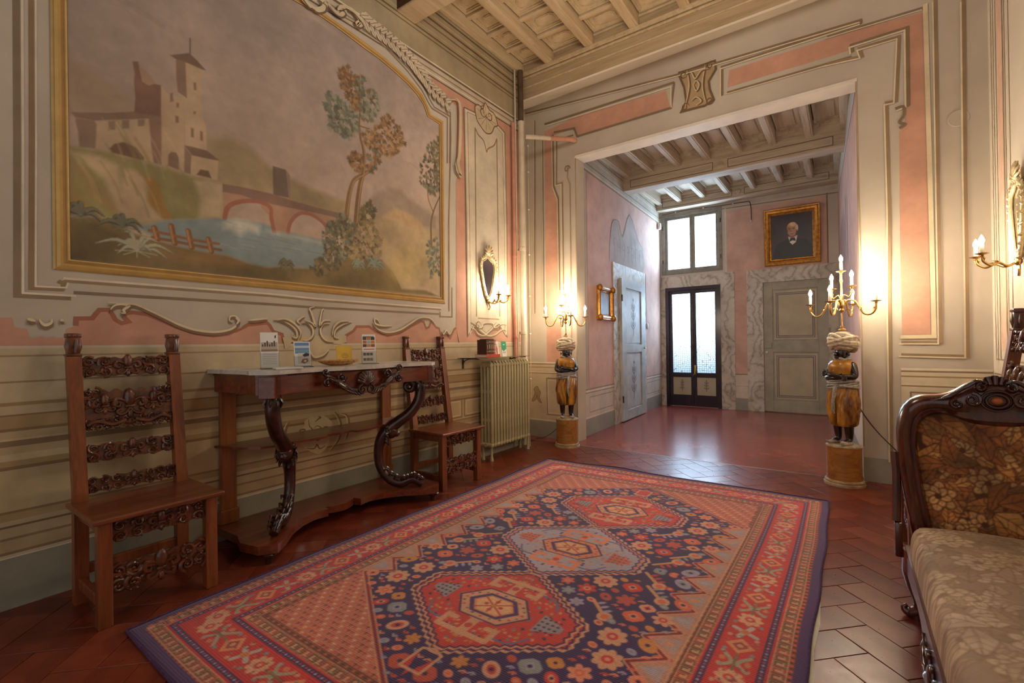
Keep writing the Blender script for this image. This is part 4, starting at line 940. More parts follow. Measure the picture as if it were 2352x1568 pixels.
p.line(w['F_dL1'][:2]+[(0.40, 0.301), (0.40, 0.77), (0.048, 0.77)], .012, LINE, closed=True); p.line([(.07, .325), (.38, .325), (.38, .745), (.07, .745)], .008, LITE, closed=True)
p.fill(spline(w['F_orn'], 3, True), (176, 146, 104)); p.line(spline(w['F_orn'], 3, True), .008, (140, 110, 76), closed=True)
p.line([(3.66, .30), (4.08, .30), (4.08, .78), (3.66, .78)], .012, LINE, closed=True)
p.build('painted_dado', PAINT, wall_far, 0)
p = Paint(f_far); p.lay = 50
DK = (136, 112, 84)
for k, t, c in (('F_l1b', .02, DK), ('F_l2', .022, DK), ('F_l2b', .02, (152, 126, 94)), ('F_l3', .014, LINE), ('F_l3b', .014, LINE), ('F_l4', .024, DK), ('F_l5', .018, DK), ('F_l6', .022, (150, 124, 92)), ('F_l7', .026, DK), ('F_l8', .02, (150, 124, 94)), ('F_l9', .022, (150, 122, 90)), ('F_l11', .022, DK), ('F_l10b', .018, LINE)):
    p.line(w[k], t, c); p.line([(a-.016, b_-.014) for a, b_ in w[k]], t*.5, (222, 206, 174))
l1 = w['F_l1']; p.line(l1[1:6], .022, DK); p.line([(0.07, 4.06), l1[5]], .022, DK); p.line([(0.07, 4.03), (1.72, 3.97), (1.72, 3.745)], .012, (222, 206, 174))
p.line([(3.79, 3.92), (3.81, 1.235), (3.60, 1.235)], .03, (220, 202, 168)); p.line(w['F_scroll'], .02, DK, smooth=4)
p.line([(0.505, 0.3), (0.525, 3.53), (3.33, 3.48), (3.345, .3)], .012, (166, 142, 110))
p.line([(0.43, .3), (0.44, 3.2), (0.40, 3.3), (0.42, 3.42)], .012, (160, 134, 100)); p.line(spiral((0.40, 3.40), .045, .01, 0, 1.2), .012, DK)
p.build('painted_surround_moulding', PAINT, wall_far, 0)
p = Paint(f_far); p.lay = 70
p.fill(w['F_cart'], (178, 150, 112)); p.line(w['F_cart'], .022, (116, 90, 62), closed=True)
for k in ('F_c1', 'F_c2', 'F_c3', 'F_c4', 'F_c5'): p.line(w[k], .022, (112, 86, 58), True, 4); p.line([(a-.014, b_+.01) for a, b_ in w[k]], .012, (214, 192, 156), True, 4)
for c, d in (((1.87, 3.70), 1), ((2.12, 3.69), -1), ((1.86, 4.05), -1), ((2.13, 4.05), 1)): p.line(spiral(c, .045, .01, 0, 1.2*d), .014, (112, 86, 58), True)
p.build('painted_cartouche', PAINT, wall_far, 0)
mb = MB(); mb.lathe([(0.001, 0), (0.062, 0), (0.066, 0.004), (0.062, 0.009), (0.001, 0.006)], n=28); mb.xf(Matrix.Translation(f_far(3.975, 2.94, 0)) @ Matrix.Rotation(PI/2, 4, 'X'))
mb.build('round_cover_plate', P_GREY, wall_far)
# right wall, painted borders
p = Paint(f_right)
p.rect(-1.5, 5.0, 0, 0.2, SKIRT); p.rect(-1.5, 5.03, 0.2, 0.97, (212, 196, 166)); p.line([(-1.5, .97), (5.03, .97)], .018, LITE); p.line([(-1.5, .95), (5.03, .95)], .012, LINE)
p.rect(4.66, 4.80, 1.12, 4.0, (226, 190, 168)); p.rect(3.0, 4.66, 1.12, 1.2, (226, 190, 168)); 
for a_ in (4.96, 4.90, 4.83, 4.64, 4.60, 4.50): p.line([(a_, 1.06), (a_, 4.3)], .012, (176, 152, 122))
p.line([(3.0, 1.06), (4.96, 1.06)], .012, (176, 152, 122))
p.build('painted_border', PAINT, wall_right, 0)

# ---------------------------------------------------------------- painted decoration of the vestibule
VPINK = (206, 168, 152)
p = Paint(f_vleft); p.rect(0.46, 3.9, 0.605, 3.50, VPINK); p.build('painted_pink_ground', PAINT, wall_vl, 0)
p = Paint(f_vleft); p.lay = 10
p.fill([(0.22, 3.50), (3.95, 3.50), (3.95, 3.98), (0.22, 3.98)], (186, 176, 160))
for z, t, c in ((3.50, .018, LINE), (3.53, .012, LITE), (3.60, .014, LINE), (3.70, .016, (206, 196, 180)), (3.76, .016, LINE)): p.line([(0.22, z), (3.95, z)], t, c)
p.build('painted_cornice', PAINT, wall_vl, 0)
p = Paint(f_vleft); p.lay = 10
p.rect(0.22, 3.95, 0, 0.22, (150, 146, 138)); p.rect(0.22, 3.95, 0.22, 0.605, (204, 190, 172))
for z, t, c in ((0.605, .02, (158, 138, 120)), (0.585, .018, (226, 214, 198)), (0.56, .012, (150, 132, 114)), (0.235, .012, (224, 212, 196))): p.line([(0.22, z), (3.95, z)], t, c)
for a0, a1 in ((.5, 1.36), (3.0, 3.8)): p.line([(a0, .30), (a1, .30), (a1, .50), (a0, .50)], .012, (160, 144, 126), closed=True)
for a_ in (.36, .42, .49): p.line([(a_, .62), (a_, 3.48)], .014, (168, 152, 134))
p.build('painted_dado', PAINT, wall_vl, 0)
p = Paint(f_vleft); p.lay = 20; gh = w['V_ghost']
p.fill(spline(gh, 3, True), (176, 160, 150))
gc = np.mean(gh, 0)
for k in range(7):
    a_ = 1.5+0.2*k; p.line([(a_, 2.48), (a_+.05*math.sin(k), 2.7), (a_-.06, 2.85+.1*math.sin(k*1.7))], .022, (142, 134, 132), True, 4); p.line(spiral((a_, 2.72), .09, .02, k, 1.0), .016, (146, 138, 134), True)
p.line(spline(gh[:8], 3), .018, (138, 128, 126), True)
p.build('faded_wall_painting', PAINT, wall_vl, 0)
p = Paint(f_vright); p.rect(0.15, 3.95, 0.6, 3.5, VPINK); p.rect(0.15, 3.95, 0, .22, (150, 146, 138)); p.line([(0.15, .6), (3.95, .6)], .02, LINE)
p.line([(0.15, 3.5), (3.95, 3.5)], .03, LINE)
p.build('painted_pink_ground', PAINT, wall_vr, 0)
p = Paint(f_vright); p.lay = 20
for k in range(6): p.line([(1.6+.3*k, 2.1), (1.66+.3*k, 2.6), (1.58+.3*k, 2.9+.1*math.sin(2*k))], .08, (142, 132, 134), True, 4)
p.build('faded_wall_painting', PAINT, wall_vr, 0)
p = Paint(f_vfar); p.rect(1.49, 2.985, 2.40, 3.54, VPINK); p.rect(1.585, 1.80, 0.63, 2.46, VPINK); p.build('painted_pink_ground', PAINT, wall_vf, 0)
p = Paint(f_vfar); p.lay = 10
p.rect(0.27, 3.2, 3.62, 3.72, (190, 180, 164)); p.line([(0.27, 3.62), (3.2, 3.56)], .016, LINE); p.line([(1.47, 2.46), (1.47, 3.6)], .02, (214, 204, 188)); p.line([(2.99, 2.4), (2.99, 3.58)], .02, LINE)
p.rect(1.585, 1.80, .21, .63, (206, 194, 178)); p.rect(1.585, 1.80, 0, .21, (150, 146, 138)); p.line([(1.585, .63), (1.80, .63)], .016, LINE); p.line([(1.585, .42), (1.80, .42)], .008, (170, 156, 138))
p.build('painted_dado', PAINT, wall_vf, 0)
# painted marble door surrounds
m_, nt, b = nodes('grey_marble'); v = coords(nt)
wv = N(nt, 'ShaderNodeTexWave', Scale=1.6, Distortion=22.0, Detail=8.0); wv.inputs['Detail Scale'].default_value = 1.6; nt.links.new(v, wv.inputs['Vector'])
nz = N(nt, 'ShaderNodeTexNoise', Scale=3.0, Detail=7.0); nt.links.new(v, nz.inputs['Vector'])
c1 = ramp(nt, wv.outputs['Fac'], [(0.0, srgb((158, 148, 134))), (0.07, srgb((188, 178, 164))), (0.5, srgb((198, 190, 176))), (0.9, srgb((208, 200, 186)))])
mx = N(nt, 'ShaderNodeMix', data_type='RGBA', blend_type='MULTIPLY'); mx.inputs['Factor'].default_value = 0.5
nt.links.new(c1, mx.inputs[6]); nt.links.new(ramp(nt, nz.outputs['Fac'], [(0.35, srgb((190, 182, 168))), (0.65, (1, 1, 1, 1))]), mx.inputs[7]); nt.links.new(mx.outputs[2], b.inputs['Base Color'])
b.inputs['Roughness'].default_value = 0.55; MARBLE = m_
def surround(fn, a0, a1, z1, i0, i1, iz, t, parent, z0=0.0):
    mb = MB()
    for pl in ([(a0, z0), (i0, z0), (i0, iz), (a0, z1)], [(a0, z1), (i0, iz), (i1, iz), (a1, z1)], [(i1, z0), (a1, z0), (a1, z1), (i1, iz)]): mb.prism(pl, fn, 0.0005, t)
    return mb.build('marble_surround', MARBLE, parent, 0)
surround(f_vleft, 1.40, 2.95, 2.42, 1.655, 2.80, 2.21, 0.014, wall_vl)
surround(f_vfar, 0.275, 1.60, 2.455, 0.38, 1.37, 2.245, 0.012, wall_vf)
surround(f_vfar, 1.797, 3.12, 2.45, 2.05, 2.985, 2.215, 0.012, wall_vf)

# ---------------------------------------------------------------- doors and window
M_DGREY = mat('door_grey_green', (150, 146, 128), (170, 164, 144), rough=0.5, scale=5, bmp=.04)
M_DPANEL = mat('door_panel_cream', (170, 160, 136), (188, 176, 150), rough=0.5, scale=4)
M_DBLUE = mat('door_blue_grey', (160, 166, 168), (186, 188, 184), rough=0.5, scale=6, bmp=.05)
M_DARKW = mat('door_dark_paint', (30, 20, 34), (46, 32, 46), rough=0.3, scale=8, coat=0.3)
M_WINF = mat('window_grey_paint', (120, 116, 106), (142, 136, 122), rough=0.5, scale=8)
M_IRON = mat('old_iron', (60, 50, 42), (96, 80, 62), rough=0.45, scale=20, metal=0.8)
M_BRASS = mat('aged_brass', (150, 112, 56), (196, 158, 92), rough=0.32, scale=14, metal=0.9)
M_ORN = paint('ornament_paint', rough=0.6)
def glass_mat(name, scale, mixf, col):
    m_, nt, b = nodes(name); out_n = [n for n in nt.nodes if n.type == 'OUTPUT_MATERIAL'][0]
    v = coords(nt, (1, 1, 1)); vo = N(nt, 'ShaderNodeTexVoronoi', feature='DISTANCE_TO_EDGE', Scale=scale); vo.inputs['Randomness'].default_value = 0.25; nt.links.new(v, vo.inputs['Vector'])
    cr = ramp(nt, vo.outputs['Distance'], [(0.02, srgb((70, 92, 104))), (0.09, srgb(col))])
    tl = N(nt, 'ShaderNodeBsdfTranslucent'); nt.links.new(cr, tl.inputs['Color'])
    tp_ = N(nt, 'ShaderNodeBsdfTransparent'); tp_.inputs['Color'].default_value = srgb(col)
    gl = N(nt, 'ShaderNodeBsdfGlossy'); gl.inputs['Roughness'].default_value = 0.15
    m1 = N(nt, 'ShaderNodeMixShader'); m1.inputs[0].default_value = mixf; nt.links.new(tl.outputs[0], m1.inputs[1]); nt.links.new(tp_.outputs[0], m1.inputs[2])
    m2 = N(nt, 'ShaderNodeMixShader'); m2.inputs[0].default_value = 0.05; nt.links.new(m1.outputs[0], m2.inputs[1]); nt.links.new(gl.outputs[0], m2.inputs[2])
    nt.links.new(m2.outputs[0], out_n.inputs['Surface']); _M[name] = m_; return m_
M_GLASS = glass_mat('patterned_glass', 26.0, 0.45, (232, 242, 248))

def lily(p, cx, z0, z1, c):
    """painted candelabra-like scroll ornament"""
    h = z1-z0; p.line([(cx, z0), (cx, z1)], h*.03, c)
    for s_ in (-1, 1):
        for t in (0.25, 0.5, 0.72):
            y = z0+h*t; L = h*.17*(1.2-t*.6)
            p.line([(cx, y-h*.08), (cx+s_*L*.7, y), (cx+s_*L, y+h*.09), (cx+s_*L*.75, y+h*.13)], h*.035, c, True, 4)
            p.line([(cx, y), (cx+s_*L*.4, y+h*.06), (cx+s_*L*.2, y+h*.12)], h*.03, c, True, 4)
    p.fill([(cx-h*.05, z1-h*.04), (cx, z1-h*.1), (cx+h*.05, z1-h*.04), (cx, z1+h*.02)], c)

# door_1: pale blue-grey painted door in the vestibule's left wall
mb = MB(); mb.prism([(1.655, 0.012), (2.80, 0.012), (2.80, 2.205), (1.655, 2.205)], f_vleft, 0.004, 0.020)
d1 = tag(mb.build('door_1', M_DBLUE, smooth=0), 'pale blue-grey panelled door with painted scroll ornaments', kind='structure')
for a0, a1, z0, z1 in ((1.655, 1.85, .012, 2.205), (2.60, 2.80, .012, 2.205), (1.85, 2.60, .012, .16), (1.85, 2.60, 1.06, 1.18), (1.85, 2.60, 2.07, 2.205)):
    mb = MB(); mb.prism([(a0, z0), (a1, z0), (a1, z1), (a0, z1)], f_vleft, 0.02, 0.048); mb.build('rail' if a1-a0 > .5 else 'stile', M_DBLUE, d1, 0)
for z0, z1 in ((.16, 1.06), (1.18, 2.07)):
    mb = MB(); mb.prism([(1.88, z0+.03), (2.57, z0+.03), (2.57, z1-.03), (1.88, z1-.03)], f_vleft, 0.02, 0.030); pa = mb.build('panel', mat('door_panel_pale', (176, 182, 184), (198, 200, 196), rough=.55, scale=5), d1, 0)
    p = Paint(lambda a, b_, d: f_vleft(a, b_, 0.030+d)); lily(p, 2.225, z0+.14, z1-.14, (120, 124, 130)); p.build('painted_scroll', M_ORN, pa, 0)
mb = MB(); q = f_vleft(2.70, 1.12, 0.048); mb.tube([q, f_vleft(2.70, 1.12, .09), f_vleft(2.62, 1.115, .095)], .010, 8); mb.build('handle', M_BRASS, d1)
for z in (.35, 1.9): mb = MB(); mb.tube([f_vleft(1.66, z-.05, .05), f_vleft(1.66, z+.05, .05)], .012, 8); mb.build('hinge', M_IRON, d1)

# door_2: dark double door with patterned glass
mb = MB()
for pl in ([(.38, 0), (.44, 0), (.44, 2.245), (.38, 2.245)], [(1.31, 0), (1.37, 0), (1.37, 2.245), (1.31, 2.245)], [(.44, 2.185), (1.31, 2.185), (1.31, 2.245), (.44, 2.245)]): mb.prism(pl, f_vfar, -0.09, 0.016)
d2 = tag(mb.build('door_2', M_DARKW, smooth=0), 'dark glazed double door with patterned glass below the transom window', kind='structure')
for k, (a0, a1) in enumerate(((.44, .875), (.875, 1.31))):
    mb = MB()
    for x0, x1, z0, z1 in ((a0, a0+.06, .01, 2.185), (a1-.045, a1, .01, 2.185), (a0+.06, a1-.045, .01, .22), (a0+.06, a1-.045, .55, .635), (a0+.06, a1-.045, 2.12, 2.185)): mb.box(x0, x1, 9.165, 9.205, z0, z1, .004)
    lf = mb.build('door_leaf', M_DARKW, d2, 0)
    mb = MB(); mb.box(a0+.058, a1-.043, 9.184, 9.189, .633, 2.122); mb.build('glass_pane', M_GLASS, lf, 0)
    mb = MB(); mb.box(a0+.058, a1-.043, 9.178, 9.195, .218, .552); pa = mb.build('panel', M_DPANEL, lf, 0)
    p = Paint(lambda a, b_, d: (a, 9.178-d, b_)); lily(p, (a0+a1)/2+.008, .29, .50, (70, 56, 52)); p.build('painted_scroll', M_ORN, pa, 0)
mb = MB(); mb.tube([(.905, 9.16, .72), (.905, 9.14, .70), (.905, 9.138, .62), (.87, 9.138, .59)], .008, 8); mb.box(.89, .92, 9.152, 9.166, .60, .78, .003); mb.build('handle', M_BRASS, d2)
mb = MB(); mb.tube([(.875, 9.155, .03), (.875, 9.155, .35)], .007, 8); mb.tube([(.875, 9.152, .9), (.875, 9.152, 1.9)], .010, 8); mb.build('espagnolette_bolt', M_IRON, d2)

# door_3: grey-green panelled door
mb = MB(); mb.box(2.05, 2.985, 9.185, 9.225, .012, 2.215)
d3 = tag(mb.build('door_3', M_DGREY, smooth=0), 'grey-green two-panel door beneath the portrait', kind='structure')
for a0, a1, z0, z1 in ((2.05, 2.19, .012, 2.215), (2.85, 2.985, .012, 2.215), (2.19, 2.85, .012, .20), (2.19, 2.85, 1.02, 1.21), (2.19, 2.85, 2.08, 2.215)):
    mb = MB(); mb.box(a0, a1, 9.168, 9.186, z0, z1, .003); mb.build('rail' if a1-a0 > .5 else 'stile', M_DGREY, d3, 0)
for z0, z1 in ((.20, 1.02), (1.21, 2.08)):
    mb = MB(); mb.box(2.21, 2.83, 9.176, 9.186, z0+.02, z1-.02, .003); pa = mb.build('panel', M_DPANEL, d3, 0)
    p = Paint(lambda a, b_, d: (a, 9.176-d, b_)); p.line([(2.245, z0+.06), (2.795, z0+.06), (2.795, z1-.06), (2.245, z1-.06)], .010, (110, 96, 104), closed=True); p.line([(2.27, z0+.085), (2.77, z0+.085), (2.77, z1-.085), (2.27, z1-.085)], .014, (120, 108, 110), closed=True); p.build('painted_border', M_ORN, pa, 0)
mb = MB(); mb.box(2.06, 2.17, 9.145, 9.168, 1.09, 1.19, .003); mb.build('lock_case', M_DGREY, d3, 0)
mb = MB(); mb.ball((2.10, 9.135, 1.02), .022, 12, 8); mb.tube([(2.10, 9.168, 1.02), (2.10, 9.135, 1.02)], .009, 8); mb.build('door_knob', mat('white_porcelain', (226, 220, 208), rough=.15), d3)

# window_1: two-light transom above the dark door
mb = MB()
for x0, x1, z0, z1 in ((.318, .385, 2.50, 3.65), (1.345, 1.41, 2.50, 3.65), (.385, 1.345, 2.50, 2.555), (.385, 1.345, 3.59, 3.65)): mb.box(x0, x1, 9.14, 9.24, z0, z1, .004)
w1 = tag(mb.build('window_1', M_WINF, smooth=0), 'two-light transom window with frosted panes', kind='structure')
for a0, a1 in ((.385, .885), (.885, 1.345)):
    mb = MB()
    for x0, x1, z0, z1 in ((a0, a0+.05, 2.555, 3.59), (a1-.045, a1, 2.555, 3.59), (a0+.05, a1-.045, 2.555, 2.60), (a0+.05, a1-.045, 3.54, 3.59)): mb.box(x0, x1, 9.165, 9.205, z0, z1, .004)
    sa = mb.build('window_sash', M_WINF, w1, 0)
    mb = MB(); mb.box(a0+.048, a1-.043, 9.184, 9.189, 2.598, 3.542); mb.build('glass_pane', M_GLASS, sa, 0)
for x, z in ((.345, 2.75), (.345, 3.4), (1.385, 2.75), (1.385, 3.4)):
    mb = MB(); mb.tube([(x, 9.135, z-.035), (x, 9.135, z+.035)], .009, 8); mb.build('hinge', M_IRON, w1)
# low wall added in the courtyard, raised to shade the lower glass panes
mb = MB(); mb.box(-1.5, 4.0, 9.80, 9.95, -0.05, 1.65); tag(mb.build('wall_courtyard_shade', mat('courtyard_stone', (96, 92, 84), (130, 124, 112), rough=.9, scale=3), smooth=0), kind='structure')
mb = MB(); mb.box(-1.5, 4.0, 9.36, 11.1, -0.12, -0.02); tag(mb.build('floor_courtyard', mat('courtyard_paving', (120, 116, 108), (150, 146, 136), rough=.9, scale=3), smooth=0), kind='structure')
# ---------------------------------------------------------------- rug
RA_, RB_ = 1.22, 1.795; RCX, RCY = 1.89, 2.485
cv = Canvas(-RA_, RA_, -RB_, RB_, 0.005)
NAVY, RED, IVORY, ORANGE, OCHRE, PURPLE, BROWN, TEALC, PALE = (54, 30, 70), (186, 50, 46), (202, 160, 118), (206, 108, 66), (186, 132, 64), (74, 42, 84), (120, 70, 44), (122, 138, 128), (172, 168, 166)
PAL = [(206, 162, 120), (202, 108, 70), (188, 62, 50), (192, 136, 70), (140, 146, 132), (212, 146, 108), (164, 158, 164), (176, 84, 60)]
def rect(a0, a1, b0, b1, c, **k): cv.fill([(a0, b0), (a1, b0), (a1, b1), (a0, b1)], c, **k)
def rosette(x, y, r, c, c2, n=8):
    for i in range(n): a = 2*PI*i/n; cv.oval((x+math.cos(a)*r*.6, y+math.sin(a)*r*.6), r*.42, r*.30, a, c)
    cv.oval((x, y), r*.55, r*.55, 0, c); cv.oval((x, y), r*.38, r*.38, 0, c2); cv.oval((x, y), r*.18, r*.18, 0, c)
def nested(d, c): rect(-RA_+d, RA_-d, -RB_+d, RB_-d, c, amp=.1)
for d, c in ((0, PURPLE), (.042, (150, 74, 44)), (.058, IVORY), (.112, RED), (.122, NAVY), (.147, RED), (.157, (186, 58, 44)), (.297, RED), (.305, NAVY), (.330, RED), (.340, IVORY), (.392, BROWN), (.420, (188, 124, 92))): nested(d, c)
for s_ in (-1, 1): rect(-RA_, RA_, *sorted((s_*RB_, s_*(RB_-.0))), PURPLE)
def along(d, step, fn):
    """walk round the border at depth d; fn(x,y,ang,i)"""
    ax, by = RA_-d, RB_-d
    for s_ in (-1, 1):
        n = int(2*by/step)
        for i in range(n): fn(s_*ax, -by+(i+.5)*2*by/n, PI/2, i)
        n = int(2*ax/step)
        for i in range(n): fn(-ax+(i+.5)*2*ax/n, s_*by, 0, i)
along(.050, .018, lambda x, y, a, i: cv.oval((x, y), .006, .006, 0, ORANGE if i % 2 else (60, 36, 40)))
def meander(x, y, a, i):
    c, s_ = math.cos(a), math.sin(a); R = lambda u, v: (x+u*c-v*s_, y+u*s_+v*c); col = [(112, 66, 40), (150, 70, 44), (96, 72, 40)][i % 3]
    cv.line([R(-.016, -.018), R(-.016, .016), R(.008, .016), R(.008, -.004)], .008, col); cv.line([R(.018, .02), R(.018, -.018), R(-.004, -.018)], .007, col)
along(.085, .042, meander); along(.366, .042, meander)
for d in (.1345, .3175): along(d, .020, lambda x, y, a, i: cv.oval((x, y), .0065, .0055, a, (178, 172, 176) if i % 2 else (168, 90, 86)))
along(.406, .022, lambda x, y, a, i: cv.oval((x, y), .007, .006, a, (186, 120, 70) if i % 2 else (90, 56, 36)))
def mainb(x, y, a, i):
    c, s_ = math.cos(a), math.sin(a); R = lambda u, v: (x+u*c-v*s_, y+u*s_+v*c); k = i % 4
    if k == 0: rosette(x, y, .052, (214, 172, 128), (190, 70, 54))
    elif k == 1:
        for s1 in (-1, 1): cv.line([R(-.05, s1*.045), R(-.01, s1*.01), R(.045, s1*.05)], .018, (170, 164, 130), smooth=3); cv.oval(R(0, s1*.045), .016, .012, a, (206, 130, 84))
        cv.line([R(-.06, 0), R(.06, 0)], .010, (120, 112, 70))
    elif k == 2:
        cv.fill([R(-.055, 0), R(0, .055), R(.055, 0), R(0, -.055)], (212, 150, 96)); cv.fill([R(-.03, 0), R(0, .03), R(.03, 0), R(0, -.03)], (150, 64, 52)); cv.oval((x, y), .012, .012, 0, IVORY)
    else:
        for da in (0, PI/2): cv.line([R(-.045*math.cos(da)-.02*math.sin(da), -.045*math.sin(da)+.02*math.cos(da)), R(0, 0), R(.045*math.cos(da)+.02*math.sin(da), .045*math.sin(da)-.02*math.cos(da))], .022, (190, 182, 160))
        cv.oval((x, y), .016, .016, 0, (196, 120, 60))
    for s1 in (-1, 1): cv.oval(R(.065, s1*.05), .012, .009, a, PAL[(i*3+k) % 8])
along(.227, .108, mainb)
# spandrel diaper
ax, by = RA_-.42, RB_-.42
for i, a in enumerate(np.arange(-ax+.012, ax, .026)):
    for j, b_ in enumerate(np.arange(-by+.014, by, .030)):
        c = [(168, 66, 52), (116, 56, 46), (186, 96, 68), (218, 186, 146)][(i*7+j*3) % 4]
        cv.line([(a-.008, b_), (a+.008, b_)], .006, c); cv.line([(a, b_-.010), (a, b_+.002)], .006, c)
# navy field with saw-tooth sides
hw, tw, pit = .775, .655, .1933
side = []
nb = 9; ys = np.linspace(-.87, .87, 2*nb+1)
for i, y in enumerate(ys): side.append((hw if i % 2 == 0 else tw, y))
fld = [(0, -1.385)]+side+[(0, 1.385)]+[(-a, b_) for a, b_ in reversed(side)]
for i in range(nb):      # triangles between the teeth
    y0, y1, y2 = ys[2*i], ys[2*i+1], ys[2*i+2]
    for s_ in (-1, 1): cv.fill([(s_*(hw+.03), y0), (s_*tw, y1), (s_*(hw+.03), y2)], (186, 142, 112)); cv.fill([(s_*(hw+.02), y0+.04), (s_*(tw+.045), y1), (s_*(hw+.02), y2-.04)], (172, 156, 140)); cv.oval((s_*(hw-.02), y1), .022, .016, 0, [(170, 164, 160), (206, 150, 110)][i % 2])
cv.fill(fld, NAVY, amp=.2); cv.line(fld, .030, IVORY, closed=True); cv.line(fld, .017, (170, 60, 46), closed=True); cv.line(fld, .008, (90, 40, 44), closed=True)
cv.line([(hw+.035, -.9), (hw+.035, .9)], .012, IVORY); cv.line([(-hw-.035, -.9), (-hw-.035, .9)], .012, IVORY)
# medallions
def zig(pts, amp_, step):
    P = np.array(list(pts)+[pts[0]]); o = []; s_ = 1
    for i in range(len(P)-1):
        d = P[i+1]-P[i]; L = np.hypot(*d); n = max(1, int(L/step)); nn = np.array([-d[1], d[0]])/L
        for k in range(n): o.append(tuple(P[i]+d*k/n+nn*amp_*s_)); s_ = -s_
    return o
# scattered flowers on the navy ground, mirrored in all four quarters
r2 = np.random.default_rng(21); placed = []
def inpoly(x, y, P):
    ins = False
    for i in range(len(P)):
        ax_, ay_ = P[i-1]; bx_, by_ = P[i]
        if (ay_ > y) != (by_ > y) and x < (bx_-ax_)*(y-ay_)/(by_-ay_+1e-12)+ax_: ins = not ins
    return ins
LZ = [(0, -.40), (.44, -.09), (.44, .09), (0, .40), (-.44, .09), (-.44, -.09)]
meds = [(0, -.752), (0, 0), (0, .752)]
sizes = [.064]*6+[.05]*14+[.038]*26+[.024]*60+[.013]*170
for rr_ in sizes:
    for tr_ in range(60):
        x = r2.uniform(0.02, .75); y = r2.uniform(0.0, 1.33)
        if not inpoly(x+rr_*.9, y+rr_*.5, fld): continue
        if any(inpoly((x-cx)*.88, (y-cy)*.88, LZ) or inpoly((x-cx)*.93-.0, (y-cy)*.93-rr_*.5, LZ) or inpoly((x-cx)*.93-0., (y-cy)*.93+rr_*.5, LZ) for cx, cy in meds): continue
        if any(math.hypot(x-px, y-py) < rr_+pr+.006 for px, py, pr in placed): continue
        placed.append((x, y, rr_)); k = len(placed); c = PAL[k % 8]; c2 = PAL[(k*3+2) % 8]
        for sx in (-1, 1):
            for sy in (-1, 1):
                X_, Y_ = sx*x, sy*y
                if rr_ > .055:
                    if k % 2: rosette(X_, Y_, rr_, IVORY, RED); 
                    else:
                        cv.line([(X_-sx*rr_, Y_-sy*rr_), (X_+sx*rr_*.5, Y_+sy*rr_*.5)], .02, (196, 150, 96)); cv.oval((X_+sx*rr_*.6, Y_+sy*rr_*.6), .036, .036, 0, IVORY); cv.oval((X_+sx*rr_*.6, Y_+sy*rr_*.6), .018, .018, 0, ORANGE)
                        for t in (-.6, -.2, .2): cv.oval((X_+sx*t*rr_+.02, Y_+sy*t*rr_-.02*sx*sy), .022, .010, -PI/4*sx*sy, c)
                elif rr_ > .03:
                    if k % 3 == 0: cv.fill([(X_-rr_, Y_-rr_*.25), (X_-rr_*.3, Y_-rr_*.9), (X_+rr_*.3, Y_-rr_*.9), (X_+rr_, Y_-rr_*.25), (X_+rr_, Y_+rr_*.25), (X_+rr_*.3, Y_+rr_*.9), (X_-rr_*.3, Y_+rr_*.9), (X_-rr_, Y_+rr_*.25)], c); cv.fill([(X_-rr_*.5, Y_), (X_, Y_+rr_*.5), (X_+rr_*.5, Y_), (X_, Y_-rr_*.5)], c2); cv.oval((X_, Y_), rr_*.2, rr_*.2, 0, NAVY)
                    elif k % 3 == 1: rosette(X_, Y_, rr_, c, c2, 6)
                    else: cv.oval((X_, Y_), rr_, rr_*.7, sx*sy*.8, c); cv.oval((X_, Y_), rr_*.55, rr_*.35, sx*sy*.8, c2); cv.oval((X_, Y_), rr_*.2, rr_*.2, 0, NAVY)
                elif rr_ > .015: cv.oval((X_, Y_), rr_, rr_*.75, sx*sy*.5, c); cv.oval((X_, Y_), rr_*.45, rr_*.35, 0, c2)
                else:
                    cv.line([(X_-rr_, Y_-rr_*sx*.4), (X_, Y_+rr_*sx*.5), (X_+rr_, Y_+rr_*.2)], .009, c); cv.oval((X_+rr_*.3, Y_-rr_*.4*sx), .006, .005, 0, c2)
        break
